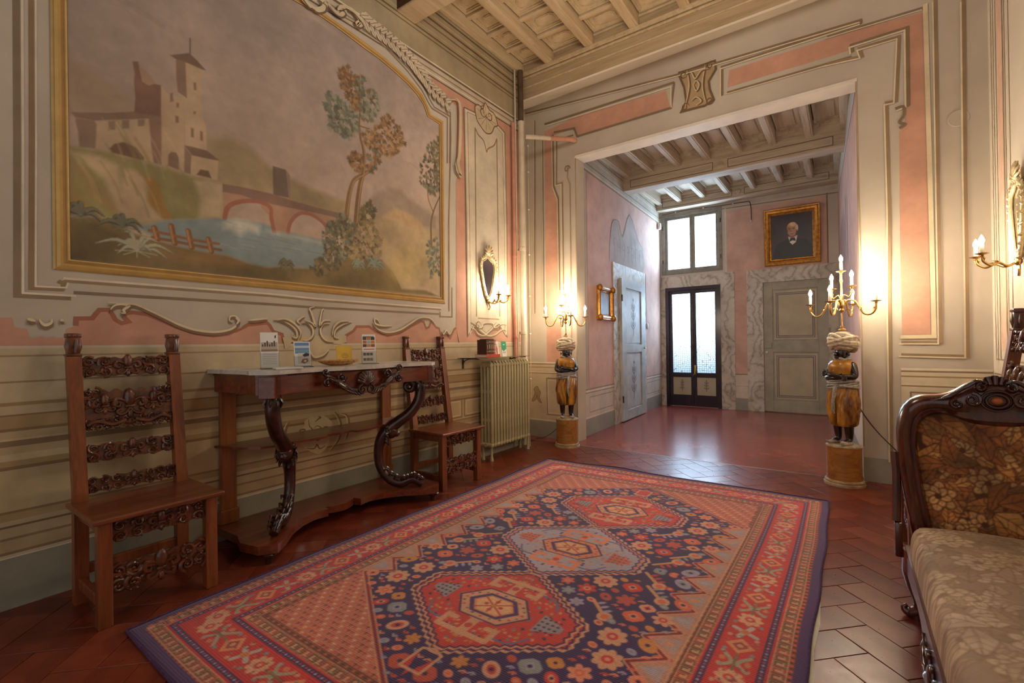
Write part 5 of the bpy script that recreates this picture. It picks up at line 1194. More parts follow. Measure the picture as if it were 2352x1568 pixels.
for i, (mx_, my_) in enumerate(meds):
    base = PALE if i == 1 else (182, 62, 46); T = lambda u, v, s_=1.0: (mx_+u*s_, my_+v*s_)
    lz = [T(u, v) for u, v in LZ]; cv.fill(lz, base, amp=.15)
    for sc_, wd, c in ((1.0, .014, IVORY), (.965, .011, NAVY), (.93, .011, (204, 120, 84) if i == 1 else IVORY), (.90, .008, NAVY)): cv.line(zig([T(u, v, sc_) for u, v in LZ], .007, .022), wd, c, closed=True)
    # scattered small fill
    for k in range(130):
        u, v = r2.uniform(0, .4), r2.uniform(0, .34)
        if not inpoly(u*1.2, v*1.2, LZ): continue
        c = [IVORY, ORANGE, (120, 128, 120), OCHRE, NAVY, (206, 150, 110)][k % 6]
        for sx in (-1, 1):
            for sy in (-1, 1): cv.oval(T(sx*u, sy*v), .010, .007, k, c)
    for sx in (-1, 1):     # scaled leaf shapes right and left, combs above and below
        cv.fill([T(sx*.24, -.07), T(sx*.36, -.02), T(sx*.36, .02), T(sx*.24, .07)], (150, 146, 134) if i != 1 else (190, 110, 82))
        for q in range(4):
            for r_ in range(4): cv.oval(T(sx*(.255+.026*q), -.045+.03*r_), .007, .006, 0, NAVY if i != 1 else (120, 60, 50))
        cv.line([T(sx*.14, .2), T(sx*.22, .19), T(sx*.27, .12)], .012, (110, 110, 130), smooth=4); cv.line([T(sx*.14, -.2), T(sx*.22, -.19), T(sx*.27, -.12)], .012, (110, 110, 130), smooth=4)
    hexo = [(-.19, 0), (-.10, -.115), (.10, -.115), (.19, 0), (.10, .115), (-.10, .115)]
    hc = IVORY if i != 1 else (214, 140, 96)
    for sy in (-1, 1):     # hooked arms
        cv.line([T(0, sy*.10), T(0, sy*.235)], .05, hc); cv.line([T(-.13, sy*.16), T(-.13, sy*.235), T(.13, sy*.235), T(.13, sy*.16), T(.085, sy*.16)], .030, hc); cv.line([T(-.13, sy*.16), T(-.085, sy*.16)], .030, hc); cv.oval(T(0, sy*.18), .018, .018, 0, (178, 70, 56))
    for s_, c in ((1.06, NAVY), (1.0, hc), (.74, PURPLE), (.60, (206, 150, 96)), (.52, (216, 178, 124))): cv.fill([T(u, v, s_) for u, v in hexo], c)
    cv.line([T(-.08, -.05), T(.08, .05)], .008, (170, 60, 48)); cv.line([T(-.08, .05), T(.08, -.05)], .008, (170, 60, 48)); cv.line([T(0, -.055), T(0, .055)], .008, (130, 70, 44))
    for u, v in ((.04, 0), (-.04, 0), (0, .035), (0, -.035), (0, 0)): cv.oval(T(u, v), .011, .010, 0, (176, 64, 48) if u or v else OCHRE)
    for k in range(20): a = 2*PI*k/20; q = T(.158*math.cos(a)*1.0, .098*math.sin(a)); cv.oval(q, .007, .006, 0, [(178, 70, 54), (120, 112, 80), (90, 60, 80)][k % 3])
for s_ in (-1, 1):         # pendants
    cy = s_*1.21; cv.fill([(-.05, cy-.06), (.05, cy-.06), (.05, cy+.06), (0, cy+s_*.10), (-.05, cy+.06)], (182, 62, 46)); cv.line([(-.05, cy-.06), (.05, cy-.06), (.05, cy+.06), (0, cy+.08), (-.05, cy+.06)], .014, IVORY, closed=True)
for k in range(900):
    u, v = r2.uniform(0, RA_-.165), r2.uniform(0, RB_-.165)
    if min(RA_-u, RB_-v) > .292: continue
    for sx in (-1, 1):
        for sy in (-1, 1): cv.oval((sx*u, sy*v), r2.uniform(.004, .009), .005, k, [(206, 120, 80), (150, 40, 40), (196, 150, 100), (140, 132, 110), (110, 40, 56)][k % 5], .8)
for s_ in (-1, 1): rect(-RA_, RA_, *sorted((s_*RB_, s_*(RB_-.052))), PURPLE)
# knotting: row by row tone shifts
cv.C *= (1+.10*(r2.random((cv.h, cv.w, 1))-.5)+.06*(r2.random((cv.h, 1, 1))-.5)); g_ = cv.C.mean(-1, keepdims=True); cv.C = (g_+(cv.C-g_)*1.22)*np.array((.98, .92, .99))*.97+np.array((.50, .34, .34))*.03
def rugpos(X, Y):
    n = fbm(cv.h, cv.w, 5, 4, 3, .7); e = np.minimum(RA_-np.abs(X), RB_-np.abs(Y))
    Z = 0.010+0.004*n-0.004*np.clip(1-e/.02, 0, 1)
    Z += 0.020*np.exp(-((X+.45)/.26)**2)*np.clip((Y-(RB_-.16))/.16, 0, 1)**2          # curled far edge
    Z += 0.0012*np.sin(Y*2*PI/.010)*0
    XX = X+RCX+0.007*np.sin(Y*2.1)*(np.abs(X)/RA_)-0.018*(Y/RB_)*(X < 0)*np.abs(X)/RA_+0.004*np.sin(Y*9)*np.clip((np.abs(X)-1.1)/.12, 0, 1)
    YY = Y+RCY+0.010*np.sin(X*3.0)*np.abs(Y)/RB_
    return XX, YY, Z
m_, nt, b = nodes('wool_pile'); at_ = N(nt, 'ShaderNodeVertexColor', layer_name='Col'); v = coords(nt)
wv = N(nt, 'ShaderNodeTexWave', Scale=32.0, Distortion=1.5, Detail=2.0, bands_direction='Y'); nt.links.new(v, wv.inputs['Vector'])
nz = N(nt, 'ShaderNodeTexNoise', Scale=160.0, Detail=3.0); nt.links.new(v, nz.inputs['Vector'])
mr = N(nt, 'ShaderNodeMapRange'); mr.inputs['To Min'].default_value = 0.80; mr.inputs['To Max'].default_value = 1.14; nt.links.new(nz.outputs['Fac'], mr.inputs['Value'])
mx = N(nt, 'ShaderNodeVectorMath', operation='SCALE'); nt.links.new(at_.outputs['Color'], mx.inputs[0]); nt.links.new(mr.outputs['Result'], mx.inputs['Scale']); nt.links.new(mx.outputs['Vector'], b.inputs['Base Color'])
b.inputs['Roughness'].default_value = 0.95; b.inputs['Sheen Weight'].default_value = 0.25; b.inputs['Sheen Roughness'].default_value = 0.5; bump(nt, b, wv.outputs['Fac'], 0.25, 0.003)
rug = thing('rug', 'large red and navy oriental rug with three medallions', 'rug', (0, 0, 0))
cv.mesh('woven_pile', m_, rugpos, None, rug)
mb = MB(); mb.box(RCX-RA_+.02, RCX+RA_-.02, RCY-RB_+.02, RCY+RB_-.02, 0.0012, 0.006); mb.build('backing', mat('rug_backing', (120, 100, 84), (146, 124, 100), rough=.95, scale=20), rug, 0)
# purple selvedge roll round the edge
pts = []
for (x0, y0), (x1, y1) in (((-1, -1), (1, -1)), ((1, -1), (1, 1)), ((1, 1), (-1, 1)), ((-1, 1), (-1, -1))):
    for i in range(40):
        t = i/40; pts.append((RA_*(x0+(x1-x0)*t), RB_*(y0+(y1-y0)*t)))
P3 = []
for x, y in pts:
    curl = 0.020*math.exp(-((x+.45)/.26)**2) if y > RB_-.01 else 0.0
    P3.append((x+RCX+0.007*math.sin(y*2.1)*abs(x)/RA_-(0.018*(y/RB_)*abs(x)/RA_ if x < 0 else 0)+0.004*math.sin(y*9)*min(1, max(0, (abs(x)-1.1)/.12)), y+RCY+0.010*math.sin(x*3)*abs(y)/RB_, 0.0072+curl))
mb = MB(); mb.tube(P3, .006, 6, closed=True); mb.build('selvedge', mat('purple_wool', (58, 32, 66), (84, 50, 92), rough=.95, scale=60, bmp=.3), rug)
# pale underlay sheet peeping out on the right
mb = MB(); mb.prism([(3.02, 1.5), (3.125, 1.5), (3.135, 1.9), (3.118, 2.2), (3.13, 2.42), (3.122, 2.62), (3.02, 2.62)], fz, 0.0004, 0.0011)
tag(mb.build('rug_underlay', mat('underlay_cream', (206, 196, 166), (222, 212, 184), rough=.9, scale=12), smooth=0), 'cream anti-slip sheet peeping from under the rug edge', 'underlay')
# ---------------------------------------------------------------- carved chairs
W_CHAIR = wood('walnut_chair', (84, 40, 16), (122, 62, 28), (150, 84, 42), 'z', rough=.38, coat=.25)
W_SEAT = wood('walnut_seat', (76, 36, 18), (112, 56, 30), (140, 76, 42), 'y', rough=.3, coat=.35)
W_CARVE = mat('walnut_carving', (62, 30, 16), (116, 62, 34), rough=.32, scale=26, coat=.35, bmp=.25, dist=.004)
def fleur(mb, s, c=(0, 0)):
    """fleur-de-lis, plane y/z, proud towards +x"""
    y, z = c
    M = Matrix.Rotation(0, 3, 'X')
    mb.ball((.014, y, z+s*.24), (.018, s*.17, s*.32), 8, 6)
    for q in (-1, 1):
        mb.tube(spline([(.008, y, z-s*.05), (.010, y+q*s*.18, z+s*.16), (.012, y+q*s*.40, z+s*.20), (.012, y+q*s*.46, z+s*.02), (.012, y+q*s*.32, z-s*.06), (.014, y+q*s*.27, z+s*.05)], 4), [s*.055]*8+[s*.09]*6+[s*.07]*4+[s*.05]*3, 6)
        mb.tube(spline([(.008, y, z-s*.10), (.010, y+q*s*.12, z-s*.28), (.012, y+q*s*.30, z-s*.34), (.012, y+q*s*.38, z-s*.22), (.012, y+q*s*.28, z-s*.16)], 4), s*.055, 6)
    mb.box(.002, .022, y-s*.14, y+s*.14, z-s*.12, z-s*.03, .003); mb.ball((.010, y, z-s*.34), (.012, s*.09, s*.16), 8, 6)
def foliage(mb, y0, y1, z0, z1, seed):
    r = random.Random(seed); h = z1-z0; n = max(2, int(round((y1-y0)/(h*.55))))
    for i in range(n):
        cy = y0+(y1-y0)*(i+.5)/n
        for q in (0, 1):
            cz = z0+h*(.27+.46*q)+r.uniform(-.03, .03)*h; R = h*.25; d = 1 if (i+q) % 2 else -1
            sp = spiral((cy, cz), R, R*.22, r.uniform(0, 6.28), 1.35*d, 16)
            mb.tube([(.010+.004*math.sin(k*.8), a, b_) for k, (a, b_) in enumerate(sp)], [R*.26*(1-.4*k/16) for k in range(17)], 6)
            for k in range(3):
                a = r.uniform(0, 2*PI); mb.ball((.012, cy+R*.95*math.cos(a), cz+R*.85*math.sin(a)), (.010, R*.24, R*.18), 6, 4, Matrix.Rotation(a, 3, 'X'))
            mb.ball((.014, cy, cz), (.008, R*.2, R*.2), 6, 4)
    for i in range(n*2): mb.ball((.008, y0+(y1-y0)*(i+.5)/(n*2), z0+h*.5+r.uniform(-.36, .36)*h), (.010, h*.10, h*.08), 6, 4)
def carved(name, y0, y1, z0, z1, seed, par, x, tilt=0.0, pier=None, big=False):
    mb = MB(); h = z1-z0; fs = h*(1.0 if not big else .62); mid = fs*.55; ym = (y0+y1)/2
    # pierced backing board with a scalloped outline
    top = []; bot = []
    for k in range(33):
        t = k/32; y = y0+(y1-y0)*t; sc = .10*abs(math.sin(t*PI*7)); top.append((y, z1-h*(.16-sc))); bot.append((y, z0+h*(.16-sc)))
    mb.prism(bot+top[::-1], lambda a, b_, d: (d, a, b_), -0.006, 0.006)
    if big:
        fleur(mb, h*.66, (ym, z0+h*.55))
        for q in (-1, 1): fleur(mb, h*.46, (ym+q*(y1-y0)*.27, z0+h*.58)); mb.tube(spline([(.01, ym+q*.02, z0+h*.2), (.012, ym+q*(y1-y0)*.2, z0+h*.12), (.012, ym+q*(y1-y0)*.36, z0+h*.22), (.012, ym+q*(y1-y0)*.47, z0+h*.14)], 5), h*.05, 6)
        for q in (-1, 1): foliage(mb, ym+q*(y1-y0)*.5-(0 if q < 0 else .07), ym+q*(y1-y0)*.5+(.07 if q < 0 else 0), z0+h*.5, z1, seed+q)
        foliage(mb, y0, y1, z0, z0+h*.3, seed+5)
    else:
        fleur(mb, fs, (ym, (z0+z1)/2)); foliage(mb, y0, ym-mid, z0, z1, seed); foliage(mb, ym+mid, y1, z0, z1, seed+3)
    mb.xf(Matrix.Translation((x, 0, 0)) @ Matrix.Translation((0, 0, z0)) @ Matrix.Rotation(tilt, 4, 'Y') @ Matrix.Translation((0, 0, -z0)))
    return mb.build(name, W_CARVE, par, 50)
def make_chair(label, loc, rz, group, height=1.30):
    t = thing('carved_chair', label, 'chair', loc, rz, group)
    hw_ = .24; xb, xf_ = -.185, .20
    for s_ in (-1, 1):
        mb = MB(); y = s_*(hw_-.028); mb.box(xf_-.052, xf_, y-.026, y+.026, 0, .462, .004); mb.build('front_leg', W_CHAIR, t, 0)
        # back post: straight leg, then raked back
        mb = MB(); zz = [0, .44, .52, height-.115]; xx = [xb, xb, xb-.004, xb-.098]
        for i in range(3):
            za, zb = zz[i], zz[i+1]; a, c = xx[i], xx[i+1]; y0, y1 = y-.027, y+.027
            mb.add([(a-.024, y0, za), (a+.026, y0, za), (a+.026, y1, za), (a-.024, y1, za), (c-.024, y0, zb), (c+.026, y0, zb), (c+.026, y1, zb), (c-.024, y1, zb)], [(0, 3, 2, 1), (4, 5, 6, 7), (0, 1, 5, 4), (1, 2, 6, 5), (2, 3, 7, 6), (3, 0, 4, 7)])
        post = mb.build('back_post', W_CHAIR, t, 0)
        mb = MB(); xc = xb-.103; z0 = height-.115
        mb.box(xc-.027, xc+.029, y-.030, y+.030, z0, z0+.014, .003); mb.box(xc-.030, xc+.026, y-.028, y+.028, z0+.092, z0+.115, .004)
        mb.box(xc-.024, xc+.024, y-.024, y+.024, z0+.01, z0+.095, .004)
        for k in range(5):
            a = 2*PI*k/5+.3; mb.tube([(xc+.020*math.cos(a), y+.020*math.sin(a), z0+.016), (xc+.027*math.cos(a), y+.026*math.sin(a), z0+.05), (xc+.025*math.cos(a), y+.026*math.sin(a), z0+.086)], [.007, .010, .005], 6)
        for k in range(3): mb.ball((xc+.024, y-.018+.018*k, z0+.104), .007, 6, 4)
        mb.build('finial', W_CARVE, t)
    mb = MB(); mb.box(-.205, .232, -.262, .262, .462, .486, .007); mb.build('seat', W_SEAT, t, 0)
    for s_ in (-1, 1):
        y = s_*(hw_-.028)
        mb = MB(); mb.box(xb+.02, xf_-.05, y-.012, y+.012, .405, .462, .003); mb.build('seat_rail', W_CHAIR, t, 0)
        mb = MB(); mb.box(xb+.02, xf_-.05, y-.014, y+.014, .075, .125, .004); mb.build('side_stretcher', W_CHAIR, t, 0)
    mb = MB(); mb.box(xb-.012, xb+.012, -hw_+.05, hw_-.05, .13, .18, .004); mb.build('back_stretcher', W_CHAIR, t, 0)
    mb = MB(); mb.box(xb-.012, xb+.012, -hw_+.05, hw_-.05, .405, .462, .004); mb.build('seat_rail', W_CHAIR, t, 0)
    yi = hw_-.050; til = -.125; k = (height-1.30)
    xs_ = lambda z: xb-.004-.094*(z-.52)/(height-.115-.52)
    for nm, z0, z1, big in (('top_splat', 1.072, 1.186, 0), ('middle_splat', .808, 1.030, 1), ('lower_splat', .652, .752, 0), ('bottom_splat', .508, .588, 0)):
        z0, z1 = z0+k*(z0-.5)/.7, z1+k*(z1-.5)/.7
        carved(nm, -yi, yi, z0, z1, int(z0*100), t, xs_(z0)+.002, til, big=big)
    carved('front_apron', -yi, yi, .355, .455, 7, t, xf_-.03); carved('front_stretcher', -yi, yi, .12, .265, 11, t, xf_-.032)
    mb = MB(); mb.box(xf_-.045, xf_-.02, -yi, yi, .20, .222, .003); mb.build('stretcher_board', W_CHAIR, t, 0)
    return t
ch = make_chair('carved dark wood chair nearest the camera, left of the console table', (.39, .866, 0), 0.0, 'carved chairs along the walls')
c2 = copy_tree(ch); c2.location = (.31, 3.10, 0); c2.rotation_euler.z = -.05; tag(c2, 'carved dark wood chair between the console table and the radiator')
c3 = copy_tree(ch); c3.location = (3.70, 3.49, 0); c3.rotation_euler.z = PI; c3.scale = (1.06, 1.06, 1.06); tag(c3, 'carved wooden chair half hidden behind the floral sofa')

# ---------------------------------------------------------------- console table
W_MAH = wood('mahogany', (66, 26, 12), (108, 46, 22), (140, 70, 36), 'y', rough=.28, coat=.45)
W_MAHZ = wood('mahogany_upright', (96, 48, 20), (140, 78, 36), (168, 102, 54), 'z', rough=.35, coat=.35)
W_MAHD = mat('mahogany_carving', (34, 14, 10), (70, 32, 22), rough=.28, scale=24, coat=.4, bmp=.2, dist=.004)
m_, nt, b = nodes('white_marble_top'); v = coords(nt); nz = N(nt, 'ShaderNodeTexNoise', Scale=4.0, Detail=9.0, Distortion=1.5); nt.links.new(v, nz.inputs['Vector'])
nt.links.new(ramp(nt, nz.outputs['Fac'], [(.35, srgb((176, 168, 158))), (.5, srgb((206, 198, 188))), (.7, srgb((190, 182, 172)))]), b.inputs['Base Color']); b.inputs['Roughness'].default_value = .22; M_MTOP = m_
con = thing('console_table', 'marble-topped mahogany console table with carved shell and scroll legs', 'table', (0, 2.03, 0))
def half(pts): return pts+[(x, -y) for x, y in reversed(pts)]
def ser(n=10, x0=.60, x1=.565): return [(x1+(x0-x1)*(.5+.5*math.cos(PI*(.12+.88*i/n)*2)), -.58+.58*i/n) for i in range(n+1)]
top = half([(0.006, -.735), (.40, -.70), (.50, -.72), (.585, -.66), (.61, -.60)]+ser()[1:])
mb = MB(); mb.prism([(x, y) for x, y in top], fz, 1.062, 1.086); mb.build('marble_top', M_MTOP, con, 30)
apr = half([(0.02, -.70), (.38, -.67), (.50, -.685), (.555, -.635), (.58, -.58)]+[(x-.03, y) for x, y in ser()[1:]])
mb = MB(); mb.prism(apr, fz, .945, 1.048); mb.prism([(x*1.012+.002, y*1.008) for x, y in apr], fz, 1.046, 1.0615); mb.build('apron', W_MAH, con, 30)
for s_ in (-1, 1):
    mb = MB(); mb.box(-.045, .045, -.045, .045, .925, 1.05, .004); mb.xf(Matrix.Translation((.535, s_*.625, 0)) @ Matrix.Rotation(s_*PI/4, 4, 'Z')); mb.build('corner_block', W_MAH, con, 0)
mb = MB(); fr = [(x-.022, y) for x, y in ser(40)[1:]]; fr = fr+[(x, -y) for x, y in reversed(fr)]
for x, y in fr: mb.ball((x, y, 1.055), .0065, 6, 4)
tag(mb.build('beading', W_MAHD, con), kind='stuff')
# carved shell with acanthus sprays
mb = MB(); cx, cz = .565, 1.005
for k in range(9):
    a = PI*(.02+.96*k/8); R = .062
    mb.tube([(cx+.028, 0, cz-.045), (cx+.036, R*.55*math.cos(a), cz-.028+R*.62*math.sin(a)), (cx+.020, R*math.cos(a), cz-.02+R*1.02*math.sin(a))], [.008, .013, .012], 6)
mb.ball((cx+.01, 0, cz-.005), (.028, .055, .05), 12, 8)
for q in (-1, 1):
    sp = spiral((q*.032, cz-.075), .034, .008, PI/2, -1.4*q, 16); mb.tube([(cx+.03, a, b_) for a, b_ in sp], [.011*(1-.5*i/16) for i in range(17)], 6)
mb.build('shell_carving', W_MAHD, con, 60)
for q in (-1, 1):
    mb = MB()
    mb.tube(spline([(cx+.02, q*.07, cz-.075), (cx+.022, q*.14, cz-.06), (cx+.024, q*.22, cz-.01), (cx+.02, q*.30, cz+.03)], 6), [.016]*6+[.02]*7+[.012]*6, 6)
    for k in range(9):
        t = k/8; y = q*(.09+.19*t); z = cz-.075+.10*t*t
        mb.tube(spline([(cx+.022, y, z), (cx+.034, y-q*.03, z-.012-.02*(1-t)), (cx+.024, y-q*.045, z-.035+.01*t)], 4), [.010, .010, .009, .008, .007, .006, .005, .004, .003], 6)
    for c, r_, d in (((q*.185, cz+.015), .032, 1), ((q*.285, cz-.015), .03, -1), ((q*.295, cz+.05), .024, 1)):
        sp = spiral(c, r_, .006, 0, 1.5*q*d, 18); mb.tube([(cx+.022, a, b_) for a, b_ in sp], [.011*(1-.5*i/18) for i in range(19)], 6); mb.ball((cx+.024, c[0], c[1]), .011, 8, 6)
    mb.build('acanthus_carving', W_MAHD, con, 60)
# diagonal scroll legs
prof = [(-.12, .905), (-.152, .925), (-.172, .90), (-.155, .87), (-.12, .872), (-.105, .905), (-.125, .945), (-.085, .95), (-.06, .92), (-.055, .86), (-.075, .775), (-.14, .69), (-.22, .63), (-.30, .57), (-.355, .50), (-.38, .41), (-.375, .31), (-.34, .23), (-.28, .17), (-.21, .15), (-.165, .165), (-.13, .175), (-.09, .155), (-.05, .13)]
rads = [.012, .016, .018, .02, .022, .026, .03, .036, .04, .042, .042, .042, .044, .05, .044, .036, .034, .034, .036, .038, .034, .034, .03, .026]
for s_ in (-1, 1):
    sp = spline([(a, b_, r_) for (a, b_), r_ in zip(prof, rads)], 5); mb = MB()
    mb.tube([(a, 0, b_) for a, b_, r_ in sp], [r_ for a, b_, r_ in sp], 10)
    Mx = Matrix.Translation((.535, s_*.625, 0)) @ Matrix.Rotation(s_*PI/4, 4, 'Z')
    lg = mb.xf(Mx).build('scroll_leg', W_MAHZ if 0 else W_MAHD, con, 60)
    mb = MB()      # lion mask and leaf carving
    mb.ball((-.285, 0, .555), (.055, .05, .06), 12, 8); mb.ball((-.245, 0, .535), (.03, .026, .026), 8, 6)
    for q in (-1, 1): mb.ball((-.26, q*.022, .575), (.012, .010, .010), 6, 4); mb.ball((-.31, q*.042, .59), (.018, .012, .02), 6, 4)
    for k in range(14): a = 2*PI*k/14; mb.tube([(-.30, .046*math.cos(a), .55+.052*math.sin(a)), (-.315, .062*math.cos(a), .54+.068*math.sin(a)), (-.30, .066*math.cos(a), .52+.074*math.sin(a))], [.012, .012, .005], 5)
    mb.xf(Mx).build('lion_mask', W_MAHD, lg, 60)
    mb = MB()
    for k in range(9):
        t = k/8; i = int(5*(17+t*5.5)); a, b_, r_ = sp[min(i, len(sp)-1)]
        for q in (-1, 0, 1): mb.tube([(a, q*r_*.6, b_+r_*.75), (a+.02, q*r_*1.0, b_+r_*1.15), (a+.045, q*r_*.9, b_+r_*.8)], [.008, .010, .003], 5)
    mb.xf(Mx).build('leaf_carving', W_MAHD, lg, 60)
    mb = MB()
    for k in range(7):
        a_ = 2*PI*k/7; mb.tube([(-.065+.03*math.cos(a_), .03*math.sin(a_), .925), (-.062+.05*math.cos(a_), .05*math.sin(a_), .89), (-.06+.04*math.cos(a_), .04*math.sin(a_), .86)], [.010, .010, .004], 5)
    mb.xf(Mx).build('leaf_collar', W_MAHD, lg, 60)
    mb = MB(); mb.lathe([(.018, 0), (.020, .02), (.024, .035), (.042, .045), (.045, .056), (.036, .064), (.022, .068)], (.56, s_*.65, 0), 14); mb.build('bun_foot', W_MAHD, con)
for y0, y1 in ((-.675, -.582), (.582, .675)):
    mb = MB(); mb.box(.012, .042, y0, y1, .112, .945, .003); mb.box(.012, .052, y0-.01, y1+.01, .112, .20, .004); mb.build('rear_post', W_MAHZ, con, 0)
    mb = MB(); mb.lathe([(.02, 0), (.03, .02), (.034, .05), (.02, .066)], (.05, (y0+y1)/2, 0), 12); mb.build('rear_foot', W_MAHD, con)
base = half([(0.012, -.71), (.30, -.70), (.42, -.74), (.56, -.71), (.62, -.63), (.56, -.55), (.44, -.44), (.36, -.32), (.33, -.22), (.345, -.13), (.285, -.115), (.32, -.06), (.335, 0)])
bs = spline(base[:4], 2)+base[4:-4]+list(reversed([(x, -y) for x, y in spline(base[:4], 2)]))
mb = MB(); mb.prism(base, fz, .064, .112); mb.build('base_plinth', W_MAH, con, 30)
sh = half([(0.012, -.70), (.10, -.67), (.20, -.64), (.30, -.56), (.335, -.46), (.30, -.38), (.335, -.24), (.335, -.12), (.29, -.10), (.30, -.04), (.31, 0)])
mb = MB(); mb.prism(sh, fz, .594, .608); mb.build('shelf', W_MAH, con, 30)
# ---------------------------------------------------------------- things on the console
m_, nt, b = nodes('clear_acrylic'); b.inputs['Base Color'].default_value = (.95, .97, .97, 1); b.inputs['Transmission Weight'].default_value = 1.0; b.inputs['Roughness'].default_value = .03; b.inputs['IOR'].default_value = 1.2; M_ACR = m_
M_PRINT = paint('print_paper', rough=.45, amp=.03, bmp=0)
def leaflet(label, loc, rz, w_, h_, draw, edge, lean=.22):
    t = thing('leaflet_holder', label, 'leaflet', loc, rz, 'leaflet holders on the console')
    mb = MB(); mb.box(-.045, .07, -w_/2-.006, w_/2+.006, 0, .004); mb.build('holder_base', M_ACR, t, 0)
    M = Matrix.Translation((.03, 0, .004)) @ Matrix.Rotation(-lean, 4, 'Y')
    mb = MB(); mb.box(-.009, -.007, -w_/2-.004, w_/2+.004, 0, h_*.8); mb.box(.006, .008, -w_/2-.004, w_/2+.004, 0, h_*.42)
    for q in (-1, 1): mb.box(-.009, .008, q*(w_/2+.003)-.001, q*(w_/2+.003)+.001, 0, h_*.42)
    mb.xf(M).build('holder_sleeve', M_ACR, t, 0)
    mb = MB(); mb.box(-.005, .003, -w_/2, w_/2, .003, h_, 0); pk = mb.xf(M).build('leaflets', mat('white_paper', (228, 224, 216), rough=.6), t, 0)
    p = Paint(lambda a, b_, d: tuple(M @ Vector((.003+d*.4, a, b_)))); draw(p, w_, h_); p.build('printed_face', M_PRINT, pk, 0)
    return t
def dr1(p, w_, h_):
    p.rect(-w_/2, w_/2, .003, h_, (236, 230, 222)); p.rect(-w_/2+.003, w_/2-.003, h_*.46, h_*.72, (186, 170, 156))
    for k in range(6): p.rect(-w_/2+.008+.013*k, -w_/2+.016+.013*k, h_*.60, h_*(.66+.05*(k % 3)), (96, 70, 62))
    p.rect(-w_/2+.003, w_/2-.003, h_*.46, h_*.52, (150, 120, 104))
    for k in range(7): p.line([(-w_/2+.01, h_*(.42-.05*k)), (w_/2-.012, h_*(.42-.05*k))], .0025, (176, 172, 168))
    p.fill([(w_/2-.018, h_*.9), (w_/2-.01, h_*.93), (w_/2-.012, h_*.84), (w_/2-.018, h_*.83)], (50, 46, 50))
def dr2(p, w_, h_):
    p.rect(-w_/2, w_/2, .003, h_, (230, 228, 222)); p.rect(-w_/2+.006, w_/2-.006, h_*.52, h_*.96, (96, 140, 190)); p.rect(-w_/2+.006, w_/2-.006, h_*.74, h_*.84, (196, 206, 214)); p.rect(-w_/2+.006, w_/2-.006, h_*.58, h_*.68, (120, 160, 176))
    p.rect(-w_/2+.02, w_/2-.006, h_*.1, h_*.54, (206, 200, 190)); p.fill([(.0, h_*.46), (.02, h_*.54), (w_/2-.008, h_*.52), (w_/2-.008, h_*.42), (.01, h_*.38)], (40, 46, 56))
    p.fill([(-.012, h_*.16), (.0, h_*.30), (.03, h_*.32), (.036, h_*.2), (.01, h_*.1)], (150, 96, 70)); p.fill([(.004, h_*.2), (.012, h_*.26), (.024, h_*.24), (.018, h_*.16)], (230, 220, 204))
def dr3(p, w_, h_):
    p.rect(-w_/2, w_/2, .003, h_, (232, 226, 218)); p.rect(-w_/2+.006, w_/2-.012, h_*.90, h_*.93, (90, 84, 84))
    cs = [(70, 80, 60), (196, 120, 50), (60, 56, 60), (190, 110, 50), (170, 180, 190), (206, 130, 60), (90, 60, 40), (200, 140, 80), (150, 90, 60)]
    for k in range(9): i, j = k % 3, k//3; p.rect(-w_/2+.005+i*(w_-.01)/3, -w_/2+.003+(i+1)*(w_-.01)/3, h_*(.80-.12*j), h_*(.90-.12*j), cs[k])
    p.rect(-w_/2+.01, w_/2-.01, h_*.46, h_*.50, (206, 120, 120))
    for k in range(6): i, j = k % 3, k//3; p.rect(-w_/2+.006+i*.026, -w_/2+.028+i*.026, h_*(.22-.18*j)+.01, h_*(.36-.18*j), (110+10*k, 104+6*k, 100))
leaflet('tall white leaflet in clear holder nearest the left end of the console', (.33, 1.515, 1.086), -.35, .098, .225, dr1, 0)
leaflet('blue seaside leaflet in a low clear holder on the console', (.30, 1.745, 1.086), -.30, .10, .165, dr2, 0)
leaflet('leaflet with small orange photos in holder at right of the console', (.30, 2.27, 1.086), -.25, .105, .215, dr3, 0, .06)
# flat white tray edge at the corner of the console
mb = MB(); mb.box(-.05, .05, -.075, .075, 0, .012, .003); o = mb.build('white_tray', mat('white_tray', (206, 202, 198), (216, 212, 206), rough=.4), smooth=0); o.location = (.53, 1.52, 1.087); o.rotation_euler.z = -.3
tag(o, 'small flat white tray on the left front corner of the console', 'tray')
# wicker dish and yellow card
dish = thing('wicker_dish', 'shallow oval wicker dish in front of the yellow card', 'dish', (.34, 1.995, 1.087))
mb = MB()
for k in range(10):
    t = k/9; rx, ry = .05+.10*t, .022+.045*t; z = .006+.026*t**2
    mb.tube([(ry*math.sin(a)*1.0, rx*math.cos(a), z+.002*math.sin(a*16+k*PI)) for a in [2*PI*i/48 for i in range(48)]], .0052, 5, closed=True)
mb.build('woven_coils', mat('wicker', (150, 96, 46), (196, 146, 84), rough=.6, scale=60, bmp=.3), dish)
mb = MB(); mb.lathe([(.001, 0), (.05, 0), (.052, .004), (.001, .005)], (0, 0, .001), 20); mb.xf(Matrix.Diagonal((.45, 1, 1, 1))); mb.build('dish_bottom', mat('wicker_dark', (120, 74, 36), (150, 100, 54), rough=.7, scale=50), dish)
card = thing('yellow_card', 'square yellow card with a printed emblem standing on the console', 'card', (.24, 2.115, 1.087), -.15)
M = Matrix.Rotation(-.12, 4, 'Y'); mb = MB(); mb.box(-.002, .001, -.06, .06, 0, .135); cb = mb.xf(M).build('card_board', mat('yellow_card', (216, 174, 60), (226, 186, 76), rough=.6, scale=8), card, 0)
